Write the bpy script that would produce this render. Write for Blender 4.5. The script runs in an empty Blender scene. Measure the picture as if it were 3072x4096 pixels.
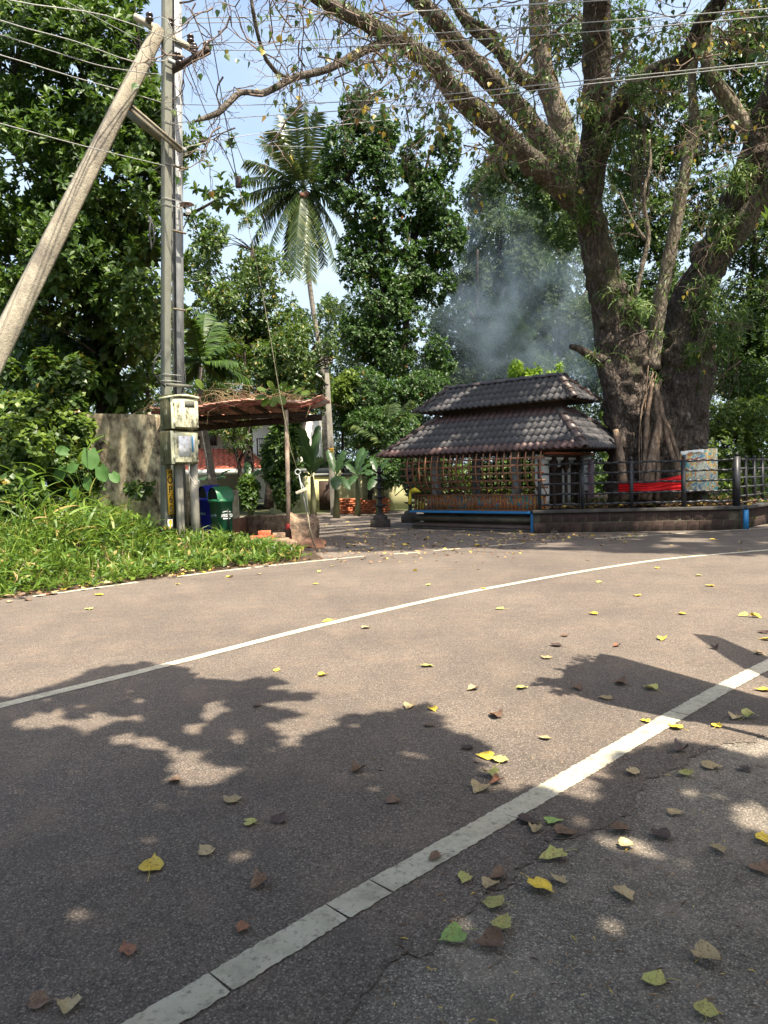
import bpy, math, random
import numpy as np
from mathutils import Vector, Matrix

# ---------------------------------------------------------------- camera, light, exposure
scene = bpy.context.scene
COL = scene.collection
FPX, EYE = 2838.0, 1.30
PITCH, ROLL = math.radians(2.75), math.radians(1.5)
_f = np.array([0, math.cos(PITCH), -math.sin(PITCH)])
_u = np.array([0, math.sin(PITCH), math.cos(PITCH)])
_r = np.array([1.0, 0, 0])
CR = math.cos(ROLL) * _r - math.sin(ROLL) * _u
CU = math.sin(ROLL) * _r + math.cos(ROLL) * _u
EYEP = np.array([0, 0, EYE])
cam_data = bpy.data.cameras.new('camera')
cam = bpy.data.objects.new('camera', cam_data)
COL.objects.link(cam)
cam.matrix_world = Matrix(((CR[0], CU[0], -_f[0], 0), (CR[1], CU[1], -_f[1], 0), (CR[2], CU[2], -_f[2], EYE), (0, 0, 0, 1)))
cam_data.sensor_fit = 'VERTICAL'
cam_data.sensor_height = 24.0
cam_data.lens = 24.0 * FPX / 4096.0
cam_data.clip_start = 0.05
cam_data.clip_end = 3000
scene.camera = cam

SUN_EL, SUN_AZ = math.radians(61), math.radians(40)      # azimuth measured to the right of straight behind the camera
SUN = np.array([math.sin(SUN_AZ) * math.cos(SUN_EL), -math.cos(SUN_AZ) * math.cos(SUN_EL), math.sin(SUN_EL)])
world = bpy.data.worlds.new('World'); scene.world = world
world.use_nodes = True
wn = world.node_tree
sky = wn.nodes.new('ShaderNodeTexSky'); sky.sky_type = 'NISHITA'; sky.sun_disc = False
sky.sun_elevation = SUN_EL
sky.sun_rotation = math.atan2(SUN[0], SUN[1])
sky.air_density = 1.0; sky.dust_density = 4.0; sky.ozone_density = 1.2
bg = wn.nodes['Background']; bg.inputs['Strength'].default_value = 0.132
tcw = wn.nodes.new('ShaderNodeTexCoord'); sxyz = wn.nodes.new('ShaderNodeSeparateXYZ'); wn.links.new(tcw.outputs['Generated'], sxyz.inputs[0])
mpw = wn.nodes.new('ShaderNodeMapping'); mpw.inputs['Scale'].default_value = (1, 1, 2.2); wn.links.new(tcw.outputs['Generated'], mpw.inputs[0])
nw = wn.nodes.new('ShaderNodeTexNoise'); nw.inputs['Scale'].default_value = 2.6; nw.inputs['Detail'].default_value = 6; nw.inputs['Roughness'].default_value = .55; wn.links.new(mpw.outputs[0], nw.inputs['Vector'])
elv = wn.nodes.new('ShaderNodeMapRange'); elv.inputs[1].default_value = .05; elv.inputs[2].default_value = .75; elv.inputs[3].default_value = .85; elv.inputs[4].default_value = -.15; wn.links.new(sxyz.outputs['Z'], elv.inputs[0])
nsw = wn.nodes.new('ShaderNodeMapRange'); nsw.inputs[1].default_value = .35; nsw.inputs[2].default_value = .65; nsw.inputs[3].default_value = -.1; nsw.inputs[4].default_value = .45; wn.links.new(nw.outputs['Fac'], nsw.inputs[0])
adw = wn.nodes.new('ShaderNodeMath'); adw.operation = 'ADD'; adw.use_clamp = True; wn.links.new(elv.outputs[0], adw.inputs[0]); wn.links.new(nsw.outputs[0], adw.inputs[1])
mxw = wn.nodes.new('ShaderNodeMix'); mxw.data_type = 'RGBA'; wn.links.new(adw.outputs[0], mxw.inputs[0]); wn.links.new(sky.outputs['Color'], mxw.inputs[6]); mxw.inputs[7].default_value = (2.4, 2.9, 3.3, 1)   # thin bright haze cloud
wn.links.new(mxw.outputs[2], bg.inputs['Color'])
sl = bpy.data.lights.new('sun', 'SUN'); sl.energy = 5.0; sl.angle = math.radians(0.55); sl.color = (1.0, 0.90, 0.75)
sun = bpy.data.objects.new('sun', sl); COL.objects.link(sun)
sun.rotation_euler = Vector(SUN).to_track_quat('Z', 'Y').to_euler()
scene.view_settings.view_transform = 'Standard'; scene.view_settings.look = 'None'
scene.view_settings.gamma = 1.0; scene.view_settings.use_curve_mapping = False
scene.view_settings.exposure = 1.52
scene.render.engine = 'CYCLES'
cy = scene.cycles
cy.max_bounces = 7; cy.diffuse_bounces = 3; cy.glossy_bounces = 2; cy.transmission_bounces = 4; cy.volume_bounces = 1
cy.transparent_max_bounces = 8; cy.volume_step_rate = 3.0; cy.volume_max_steps = 64
cy.use_denoising = True

# ---------------------------------------------------------------- helpers
RNG = np.random.default_rng(7)
random.seed(7)
def ray(x, y):
    return _f + CR * (x - 1536) / FPX + CU * (2048 - y) / FPX
def gnd(x, y, z=0.0):                      # where the view through source pixel x, y meets the height z
    d = ray(x, y); t = (z - EYE) / d[2]
    return EYEP + d * t
def at(x, y, Y):                           # the point seen at source pixel x, y at the distance Y
    d = ray(x, y)
    return EYEP + d * (Y / d[1])
def to_px(q):
    v = np.asarray(q) - EYEP
    z = v @ _f
    return 1536 + FPX * (v @ CR) / z, 2048 - FPX * (v @ CU) / z
def nrm(v):
    v = np.asarray(v, float)
    return v / (np.linalg.norm(v, axis=-1, keepdims=True) + 1e-12)

def base_of(parent):
    p = np.zeros(3)
    while parent is not None:
        p += np.array(parent.location); parent = parent.parent
    return p
def props(o, label=None, cat=None, group=None, kind=None):
    if label: o['label'] = label
    if cat: o['category'] = cat
    if group: o['group'] = group
    if kind: o['kind'] = kind
    return o
def thing(name, label, cat, loc=(0, 0, 0), group=None, kind=None):
    o = bpy.data.objects.new(name, None); COL.objects.link(o)
    o.location = [float(c) for c in loc]; o.empty_display_size = .1
    return props(o, label, cat, group, kind)
def link(name, me, parent=None, loc=(0, 0, 0)):
    o = bpy.data.objects.new(name, me); COL.objects.link(o)
    o.location = [float(c) for c in loc]
    if parent is not None: o.parent = parent
    return o
def mesh_np(name, V, Fc, mat, smooth=False):
    """V (n,3); Fc a list of arrays of faces (each m x k)"""
    me = bpy.data.meshes.new(name)
    V = np.ascontiguousarray(V, np.float32)
    me.vertices.add(len(V)); me.vertices.foreach_set('co', V.ravel())
    loops = np.concatenate([f.ravel() for f in Fc]).astype(np.int32)
    tot = np.concatenate([np.full(len(f), f.shape[1]) for f in Fc]).astype(np.int32)
    st = np.concatenate([[0], np.cumsum(tot)[:-1]]).astype(np.int32)
    me.loops.add(len(loops)); me.loops.foreach_set('vertex_index', loops)
    me.polygons.add(len(tot)); me.polygons.foreach_set('loop_start', st); me.polygons.foreach_set('loop_total', tot)
    if smooth: me.polygons.foreach_set('use_smooth', np.ones(len(tot), bool))
    me.materials.append(mat)
    me.update(calc_edges=True)
    return me

class MB:
    """collects boxes, beams, tubes and lathes given in world coordinates; build() links them as ONE mesh object"""
    def __init__(s): s.V = []; s.F3 = []; s.F4 = []; s.n = 0; s.NG = []
    def add(s, V, F):
        V = np.asarray(V, float); F = np.asarray(F, int)
        (s.F3 if F.shape[1] == 3 else s.F4).append(F + s.n)
        s.V.append(V); s.n += len(V); return s
    def box(s, c, size, ax=None):
        hx, hy, hz = np.array(size) / 2
        P_ = np.array([[x, y, z] for x in (-hx, hx) for y in (-hy, hy) for z in (-hz, hz)])
        if ax is not None: P_ = P_ @ np.asarray(ax)
        P_ = P_ + np.asarray(c)
        return s.add(P_, [[0, 1, 3, 2], [4, 6, 7, 5], [0, 4, 5, 1], [2, 3, 7, 6], [0, 2, 6, 4], [1, 5, 7, 3]])
    def hexa(s, P_):                       # 8 corners: bottom 4 ccw, top 4 ccw
        return s.add(P_, [[3, 2, 1, 0], [4, 5, 6, 7], [0, 1, 5, 4], [1, 2, 6, 5], [2, 3, 7, 6], [3, 0, 4, 7]])
    def beam(s, p, q, w, h, up=(0, 0, 1), w2=None, h2=None):
        p = np.asarray(p, float); q = np.asarray(q, float)
        d = nrm(q - p); a = nrm(np.cross(d, up)); b = np.cross(a, d)
        w2 = w2 or w; h2 = h2 or h
        P_ = []
        for o, ww, hh in ((p, w, h), (q, w2, h2)):
            for i, j in ((-1, -1), (1, -1), (1, 1), (-1, 1)):
                P_.append(o + a * i * ww / 2 + b * j * hh / 2)
        return s.hexa(P_)
    def tube(s, pts, rad, n=8, noise=0, nscale=1.0, cap=True, oval=None):
        V, F4, F3 = tube_arrays(pts, rad, n, noise, nscale, cap)
        s.add(V, F4)
        if len(F3): s.F3.append(F3 + s.n - len(V))
        return s
    def lathe(s, prof, c, n=24):
        prof = np.array(prof, float); c = np.asarray(c, float)
        a = np.arange(n) * 2 * math.pi / n
        V = np.zeros((len(prof), n, 3))
        V[:, :, 0] = prof[:, :1] * np.cos(a); V[:, :, 1] = prof[:, :1] * np.sin(a); V[:, :, 2] = prof[:, 1:2]
        V = V.reshape(-1, 3) + c
        F = []
        for i in range(len(prof) - 1):
            for j in range(n):
                k = (j + 1) % n
                F.append([i * n + j, i * n + k, (i + 1) * n + k, (i + 1) * n + j])
        return s.add(V, F)
    def poly_prism(s, P2, z0, z1):         # convex or simple outline, fan-free ngon faces
        P2 = np.asarray(P2, float); n = len(P2)
        V = np.concatenate([np.c_[P2, np.full(n, z0)], np.c_[P2, np.full(n, z1)]])
        s.add(V, [[i, (i + 1) % n, n + (i + 1) % n, n + i] for i in range(n)])
        s.NG.append(np.arange(n) + n + s.n - 2 * n); s.NG.append(np.arange(n)[::-1] + s.n - 2 * n)
        return s
    def mesh(s, name, mat, base=(0, 0, 0), smooth=False):
        V = np.concatenate(s.V) - np.asarray(base)
        Fc = []
        if s.F3: Fc.append(np.concatenate(s.F3))
        if s.F4: Fc.append(np.concatenate(s.F4))
        for g in s.NG: Fc.append(g[None, :])
        return mesh_np(name, V, Fc, mat, smooth)
    def build(s, name, mat, parent=None, smooth=False, bevel=0):
        o = link(name, s.mesh(name, mat, base_of(parent), smooth), parent)
        if bevel:
            m = o.modifiers.new('bevel', 'BEVEL'); m.width = bevel; m.segments = 2; m.limit_method = 'ANGLE'
        return o

def hash3(i, j, k):
    h = (i * 374761393 + j * 668265263 + k * 2147483647 + 1013904223) & 0xffffffff
    h = ((h ^ (h >> 13)) * 1274126177) & 0xffffffff
    return ((h ^ (h >> 16)) & 0xffff) / 65535.0
def vnoise(P_):                            # value noise, about -1..1
    P_ = np.asarray(P_, float); i = np.floor(P_).astype(np.int64); f = P_ - i; f = f * f * (3 - 2 * f)
    r = 0
    for a in (0, 1):
        for b in (0, 1):
            for c in (0, 1):
                w = (f[..., 0] if a else 1 - f[..., 0]) * (f[..., 1] if b else 1 - f[..., 1]) * (f[..., 2] if c else 1 - f[..., 2])
                r = r + w * hash3(i[..., 0] + a, i[..., 1] + b, i[..., 2] + c)
    return r * 2 - 1
def fbm(P_, o=3):
    return sum(vnoise(np.asarray(P_) * 2 ** k + 17.3 * k) * .5 ** k for k in range(o))
def smooth_path(pts, rad, step):
    pts = np.asarray(pts, float); rad = np.asarray(rad, float)
    if len(pts) < 3: 
        n = max(2, int(np.linalg.norm(pts[-1] - pts[0]) / step)); t = np.linspace(0, 1, n + 1)[:, None]
        return pts[0] * (1 - t) + pts[-1] * t, (rad[0] * (1 - t) + rad[-1] * t)[:, 0]
    Q = np.concatenate([[2 * pts[0] - pts[1]], pts, [2 * pts[-1] - pts[-2]]])
    O = []; R = []
    for i in range(len(pts) - 1):
        p0, p1, p2, p3 = Q[i:i + 4]
        n = max(1, int(np.linalg.norm(p2 - p1) / step))
        for t in np.arange(n) / n:
            O.append(.5 * (2 * p1 + (p2 - p0) * t + (2 * p0 - 5 * p1 + 4 * p2 - p3) * t * t + (3 * p1 - p0 - 3 * p2 + p3) * t ** 3))
            R.append(rad[i] * (1 - t) + rad[i + 1] * t)
    O.append(pts[-1]); R.append(rad[-1])
    return np.array(O), np.array(R)
def tube_arrays(pts, rad, n=8, noise=0, nscale=1.0, cap=True):
    pts = np.asarray(pts, float); rad = np.broadcast_to(np.asarray(rad, float), (len(pts),))
    T = nrm(np.gradient(pts, axis=0))
    ref = np.array([0, 0, 1.]) if abs(T[0][2]) < .9 else np.array([1., 0, 0])
    N = np.zeros_like(pts); v = nrm(np.cross(T[0], ref))
    for i in range(len(pts)):
        v = nrm(v - T[i] * (v @ T[i])); N[i] = v
    B = np.cross(T, N)
    a = np.arange(n) * 2 * math.pi / n
    D = N[:, None] * np.cos(a)[None, :, None] + B[:, None] * np.sin(a)[None, :, None]
    R = rad[:, None] * np.ones((1, n))
    if noise:
        P0 = pts[:, None] + D * rad[:, None, None]
        R = R * (1 + noise * fbm(P0 * nscale, 4))
    V = (pts[:, None] + D * R[..., None]).reshape(-1, 3)
    m = len(pts); i = np.arange(m - 1)[:, None]; j = np.arange(n)[None]; k = (j + 1) % n
    F4 = np.stack([i * n + j, i * n + k, (i + 1) * n + k, (i + 1) * n + j], -1).reshape(-1, 4)
    F3 = np.zeros((0, 3), int)
    if cap:
        c0, c1 = len(V), len(V) + 1
        V = np.concatenate([V, [pts[0]], [pts[-1]]])
        jj = np.arange(n); kk = (jj + 1) % n
        F3 = np.concatenate([np.stack([kk, jj, np.full(n, c0)], -1), np.stack([(m - 1) * n + jj, (m - 1) * n + kk, np.full(n, c1)], -1)])
    return V, F4, F3

# leaf templates: x across, y along, z up; triangles
T_LEAF = (np.array([[0, 0, 0], [-.5, .42, .10], [.5, .42, .10], [0, .5, 0], [0, 1, -.08]]), np.array([[0, 3, 1], [0, 2, 3], [3, 4, 1], [3, 2, 4]]))
T_OVAL = (np.array([[0, 0, 0], [-.34, .28, .07], [-.5, .62, .10], [0, 1, -.06], [.5, .62, .10], [.34, .28, .07], [0, .45, 0]]), np.array([[0, 6, 1], [1, 6, 2], [2, 6, 3], [3, 6, 4], [4, 6, 5], [5, 6, 0]]))
T_KITE = (np.array([[0, 0, 0], [-.5, .5, .12], [.5, .5, .12], [0, 1, 0]]), np.array([[0, 3, 1], [0, 2, 3]]))
T_HEART = (np.array([[0, .06, 0], [-.28, 0, .05], [-.5, .3, .1], [-.28, .62, .05], [0, 1.05, -.05], [.28, .62, .05], [.5, .3, .1], [.28, 0, .05], [0, .45, -.02], [0, -.35, .1], [.018, .06, .0]]),
           np.array([[0, 8, 1], [1, 8, 2], [2, 8, 3], [3, 8, 4], [4, 8, 5], [5, 8, 6], [6, 8, 7], [7, 8, 0], [9, 10, 0]]))
def strap(n=4, droop=.5):
    V = []; F = []
    for i in range(n + 1):
        t = i / n; w = .5 * math.sin(math.pi * min(1, .12 + .88 * t) ** .8) if t < 1 else 0
        w = .5 * (1 - t ** 2.2) * (.55 + .45 * min(1, 3 * t))
        V += [[-w, t * (1 - droop * .25 * t), -droop * t * t + .0], [w, t * (1 - droop * .25 * t), -droop * t * t]]
        if i: a = 2 * i; F += [[a - 2, a - 1, a], [a - 1, a + 1, a]]
    return np.array(V), np.array(F)
T_STRAP = strap(4, .5); T_STRAP3 = strap(3, .35); T_BLADE = strap(2, .3)
def scatter(tpl, P_, axis, normal, length, width):
    """one copy of the template at each point: returns V, F"""
    tv, tf = tpl; n = len(P_); m = len(tv)
    axis = nrm(axis); side = nrm(np.cross(axis, normal)); nz = np.cross(side, axis)
    length = np.broadcast_to(np.asarray(length, float), (n,))[:, None, None]; width = np.broadcast_to(np.asarray(width, float), (n,))[:, None, None]
    V = P_[:, None] + side[:, None] * tv[None, :, 0:1] * width + axis[:, None] * tv[None, :, 1:2] * length + nz[:, None] * tv[None, :, 2:3] * length
    F = tf[None] + (np.arange(n) * m)[:, None, None]
    return V.reshape(-1, 3), F.reshape(-1, tf.shape[1])
def join(parts):
    V = []; F = []; n = 0
    for v, f in parts:
        V.append(v); F.append(f + n); n += len(v)
    return np.concatenate(V), np.concatenate(F)
def rnd_dir(n): return nrm(RNG.normal(size=(n, 3)))
def whorls(P_, D, k, l, w, tpl=T_LEAF, spread=.9, jit=.25, droop=0.):
    """k leaves around each point P_ about the direction D"""
    n = len(P_); D = nrm(D)
    a = nrm(np.cross(D, rnd_dir(n))); b = np.cross(D, a)
    out = []
    for i in range(k):
        ph = 2 * math.pi * (i / k) + RNG.uniform(-.5, .5, n)
        rad = a * np.cos(ph)[:, None] + b * np.sin(ph)[:, None]
        ax = nrm(rad * spread + D * RNG.uniform(.2, 1.0, n)[:, None] + rnd_dir(n) * jit + np.array([0, 0, -droop]))
        nr = nrm(D + np.array([0, 0, .6]) + rnd_dir(n) * .45)
        s = RNG.uniform(.7, 1.15, n)
        out.append(scatter(tpl, P_ + D * (RNG.uniform(-.6, .2, n) * l)[:, None], ax, nr, l * s, w * s))
    return join(out)
def blob_pts(blobs, n, fill=.55, thin=.0, nsc=1.0):
    """points in pixel-placed ellipsoids (x, y, distance, rx px, ry px, depth m); returns points and outward directions"""
    wts = np.array([b[3] * b[4] * (b[6] if len(b) > 6 else 1) for b in blobs], float); wts /= wts.sum()
    P_ = []; D = []
    for b, c in zip(blobs, np.maximum(1, (wts * n).astype(int))):
        d = rnd_dir(c); r = RNG.uniform(fill ** 3, 1, c) ** (1 / 3.)
        C = at(b[0], b[1], b[2]); s = b[2] / FPX
        off = d * r[:, None] * np.array([b[3] * s, b[5], b[4] * s])
        P_.append(C + off); D.append(nrm(d * np.array([1, 1, .9]) + np.array([0, 0, .45])))
    P_ = np.concatenate(P_); D = np.concatenate(D)
    if thin:
        k = fbm(P_ * nsc, 2) > -1 + thin * 1.0
        P_, D = P_[k], D[k]
    return P_, D

def in_poly(pts, poly):
    x, y = pts[:, 0], pts[:, 1]; r = np.zeros(len(pts), bool); n = len(poly)
    for i in range(n):
        x1, y1 = poly[i]; x2, y2 = poly[(i + 1) % n]
        c = ((y1 > y) != (y2 > y)) & (x < (x2 - x1) * (y - y1) / (y2 - y1 + 1e-12) + x1)
        r ^= c
    return r

# ---------------------------------------------------------------- materials
def newmat(name):
    m = bpy.data.materials.new(name); m.use_nodes = True
    nt = m.node_tree; b = nt.nodes['Principled BSDF']
    return m, nt, b
def nd(nt, t, **kw):
    n = nt.nodes.new(t)
    for k, v in kw.items():
        if k in n.inputs.keys() if hasattr(n.inputs, 'keys') else False: n.inputs[k].default_value = v
        else: setattr(n, k, v)
    return n
def ramp(nt, src, stops, interp='LINEAR'):
    r = nt.nodes.new('ShaderNodeValToRGB'); r.color_ramp.interpolation = interp
    e = r.color_ramp.elements
    while len(e) < len(stops): e.new(.5)
    for i, (p, c) in enumerate(stops):
        e[i].position = p
        e[i].color = (*c, 1) if len(c) == 3 else c
    nt.links.new(src, r.inputs[0]); return r.outputs[0]
def texco(nt, scale=(1, 1, 1), which='Object'):
    t = nt.nodes.new('ShaderNodeTexCoord'); mp = nt.nodes.new('ShaderNodeMapping')
    mp.inputs['Scale'].default_value = scale
    nt.links.new(t.outputs[which], mp.inputs[0]); return mp.outputs[0]
def noise_tex(nt, vec, scale, detail=4, rough=.6):
    n = nt.nodes.new('ShaderNodeTexNoise'); n.inputs['Scale'].default_value = scale; n.inputs['Detail'].default_value = detail
    n.inputs['Roughness'].default_value = rough
    nt.links.new(vec, n.inputs['Vector']); return n.outputs['Fac']
def mixc(nt, fac, a, b, mode='MIX'):
    m = nt.nodes.new('ShaderNodeMix'); m.data_type = 'RGBA'; m.blend_type = mode
    for s, v in ((m.inputs[0], fac), (m.inputs[6], a), (m.inputs[7], b)):
        if hasattr(v, 'node'): nt.links.new(v, s)
        elif isinstance(v, (int, float)): s.default_value = v
        else: s.default_value = (*v, 1)
    return m.outputs[2]
def bump(nt, b, h, strength=.4, dist=.01):
    n = nt.nodes.new('ShaderNodeBump'); n.inputs['Strength'].default_value = strength; n.inputs['Distance'].default_value = dist
    nt.links.new(h, n.inputs['Height']); nt.links.new(n.outputs[0], b.inputs['Normal'])
    return n
def surf(name, c1, c2, scale=4, rough=.7, spec=.3, bmp=.3, bdist=.01, stretch=(1, 1, 1), c3=None, scale2=None, f2=(.45, .65), metal=0, bscale=None, world_co=False):
    """two colours mixed by noise, a third laid over as patches of dirt or wear, relief from finer noise"""
    m, nt, b = newmat(name)
    v = texco(nt, stretch)
    col = ramp(nt, noise_tex(nt, v, scale, 6, .65), [(.32, c1), (.68, c2)])
    if c3 is not None:
        fac = ramp(nt, noise_tex(nt, v, scale2 or scale * .35, 7, .7), [(f2[0], (0, 0, 0)), (f2[1], (1, 1, 1))])
        col = mixc(nt, fac, col, c3)
    oi = nt.nodes.new('ShaderNodeObjectInfo')
    mr = nt.nodes.new('ShaderNodeMapRange'); mr.inputs[3].default_value = .86; mr.inputs[4].default_value = 1.12
    nt.links.new(oi.outputs['Random'], mr.inputs[0])
    col = mixc(nt, 1.0, col, mr.outputs[0], 'MULTIPLY')
    nt.links.new(col, b.inputs['Base Color'])
    b.inputs['Roughness'].default_value = rough; b.inputs['Specular IOR Level'].default_value = spec; b.inputs['Metallic'].default_value = metal
    if bmp: bump(nt, b, noise_tex(nt, v, bscale or scale * 5, 5, .7), bmp, bdist)
    return m
def plain(name, c, rough=.5, spec=.4, metal=0):
    return surf(name, tuple(x * .9 for x in c), tuple(min(1, x * 1.1) for x in c), 6, rough, spec, .1, .003, metal=metal)
def leafmat(name, stops, rough=.42, trans=.35, spec=.45, tcol=(.25, .45, .05)):
    m, nt, b = newmat(name)
    g = nt.nodes.new('ShaderNodeNewGeometry')
    col = ramp(nt, g.outputs['Random Per Island'], stops)
    b.inputs['Roughness'].default_value = rough; b.inputs['Specular IOR Level'].default_value = spec
    nt.links.new(col, b.inputs['Base Color'])
    t = nt.nodes.new('ShaderNodeBsdfTranslucent')
    nt.links.new(mixc(nt, .55, col, tcol, 'ADD') if False else mixc(nt, .35, col, tcol), t.inputs['Color'])
    mx = nt.nodes.new('ShaderNodeMixShader'); mx.inputs[0].default_value = trans
    nt.links.new(b.outputs[0], mx.inputs[1]); nt.links.new(t.outputs[0], mx.inputs[2])
    nt.links.new(mx.outputs[0], nt.nodes['Material Output'].inputs['Surface'])
    return m

M = {}
# leaves
M['leaf_dark'] = leafmat('leaf_dark', [(0, (0.025, 0.051, 0.010)), (.5, (0.038, 0.080, 0.013)), (.85, (0.065, 0.121, 0.018)), (1, (0.130, 0.186, 0.028))], .48, .28, .36, (0.152, 0.279, 0.021))
M['leaf_mid'] = leafmat('leaf_mid', [(0, (0.027, 0.058, 0.011)), (.6, (0.050, 0.096, 0.017)), (.95, (0.099, 0.151, 0.024)), (1, (0.298, 0.167, 0.021))], .42, .3, .45, (0.198, 0.335, 0.028))
M['leaf_centre'] = leafmat('leaf_centre', [(0, (0.018, 0.047, 0.011)), (.6, (0.038, 0.081, 0.016)), (.993, (0.065, 0.121, 0.022)), (1, (0.372, 0.096, 0.019))], .48, .28, .36, (0.111, 0.257, 0.025))
M['leaf_fine'] = leafmat('leaf_fine', [(0, (0.020, 0.041, 0.014)), (.6, (0.036, 0.067, 0.019)), (1, (0.067, 0.102, 0.028))], .55, .3, .3, (0.102, 0.174, 0.037))
M['banana_stem'] = surf('banana_stem', (.10, .11, .05), (.22, .22, .12), 6, .8, .2, .3, .01, (1, 1, .2))
M['leaf_far'] = leafmat('leaf_far', [(0, (0.019, 0.037, 0.017)), (.6, (0.032, 0.055, 0.021)), (1, (0.055, 0.079, 0.029))], .6, .3, .2, (0.092, 0.157, 0.042))
M['leaf_lime'] = leafmat('leaf_lime', [(0, (.2, .34, .03)), (1, (.4, .55, .07))], .45, .5, .35, (.5, .7, .05))
M['leaf_yellowgreen'] = leafmat('leaf_yellowgreen', [(0, (0.038, 0.075, 0.015)), (1, (0.128, 0.188, 0.022))], .45, .35, .35, (0.262, 0.375, 0.038))
M['peepal'] = leafmat('peepal', [(0, (0.038, 0.085, 0.022)), (.55, (0.068, 0.123, 0.029)), (.8, (0.123, 0.168, 0.044)), (.86, (0.382, 0.275, 0.037)), (.95, (0.421, 0.306, 0.044)), (1, (0.153, 0.068, 0.029))], .4, .35, .4, (0.229, 0.306, 0.037))
M['grass'] = leafmat('grass', [(0, (0.045, 0.096, 0.014)), (.5, (0.081, 0.153, 0.020)), (.9, (0.144, 0.217, 0.032)), (.97, (0.315, 0.242, 0.079)), (1, (0.360, 0.242, 0.119))], .45, .35, .35, (0.270, 0.403, 0.040))
M['epiphyte'] = leafmat('epiphyte', [(0, (0.036, 0.077, 0.018)), (.6, (0.072, 0.135, 0.027)), (1, (0.180, 0.234, 0.054))], .45, .3, .35, (0.225, 0.360, 0.045))
M['ear'] = leafmat('ear', [(0, (.05, .12, .03)), (1, (.07, .15, .035))], .6, .3, .25, (.2, .4, .05))
M['banana'] = leafmat('banana', [(0, (0.022, 0.056, 0.022)), (1, (0.043, 0.087, 0.026))], .38, .35, .45, (0.108, 0.195, 0.035))  # leaf colour darkened to put the plants in shade
M['palm'] = leafmat('palm', [(0, (0.030, 0.054, 0.018)), (.7, (0.054, 0.084, 0.024)), (1, (0.168, 0.180, 0.060))], .35, .25, .5, (0.150, 0.210, 0.036))
M['dryvine'] = leafmat('dryvine', [(0, (.12, .08, .05)), (1, (.3, .22, .13))], .8, .1, .1, (.3, .25, .1))
M['dryleaf'] = leafmat('dryleaf', [(0, (.07, .035, .02)), (.45, (.2, .12, .07)), (.75, (.34, .22, .11)), (.85, (.6, .42, .08)), (1, (.65, .5, .1))], .6, .1, .25, (.5, .35, .1))
# wood and bark
def bark(name, c1, c2, c3, scale=5, bs=1.0, moss=None):
    m, nt, b = newmat(name)
    v = texco(nt, (1, 1, .45))
    n1 = noise_tex(nt, v, scale, 8, .75); vo = nt.nodes.new('ShaderNodeTexVoronoi'); vo.inputs['Scale'].default_value = scale * 3.2; vo.distance = 'CHEBYCHEV'
    v2 = mixc(nt, .12, v, noise_tex(nt, v, scale * 2, 3)); nt.links.new(v2, vo.inputs['Vector'])
    col = ramp(nt, n1, [(.3, c1), (.55, c2), (.75, c3)])
    col = mixc(nt, ramp(nt, vo.outputs['Distance'], [(.08, (.0, .0, .0)), (.55, (.75, .75, .75))]), col, tuple(x * .4 for x in c1))
    if moss: col = mixc(nt, ramp(nt, noise_tex(nt, v, 1.3, 5), [(.55, (0, 0, 0)), (.72, (.6, .6, .6))]), col, moss)
    nt.links.new(col, b.inputs['Base Color']); b.inputs['Roughness'].default_value = .85; b.inputs['Specular IOR Level'].default_value = .15
    h = nt.nodes.new('ShaderNodeMath'); h.operation = 'ADD'; nt.links.new(n1, h.inputs[0]); nt.links.new(vo.outputs['Distance'], h.inputs[1])
    bump(nt, b, h.outputs[0], 1.0 * bs, .09)
    return m
M['bark_big'] = bark('bark_big', (.07, .055, .045), (.17, .135, .11), (.42, .35, .29), 6, 1, (.10, .12, .05))
M['bark_limb'] = bark('bark_limb', (.09, .075, .06), (.21, .18, .145), (.38, .34, .28), 6, .8, (.1, .11, .05))
M['bark_pale'] = bark('bark_pale', (.16, .13, .10), (.3, .26, .2), (.5, .46, .38), 5, .5)
M['bark_root'] = bark('bark_root', (.16, .11, .08), (.32, .23, .16), (.45, .36, .27), 5, .35)
M['bark_dark'] = bark('bark_dark', (.03, .024, .02), (.07, .055, .042), (.14, .11, .09), 5, .6)
M['twig'] = plain('twig', (.13, .10, .08), .8, .1)
M['palm_trunk'] = surf('palm_trunk', (.11, .10, .085), (.24, .22, .19), 3, .85, .1, .6, .03, (1, 1, 4))
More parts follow.
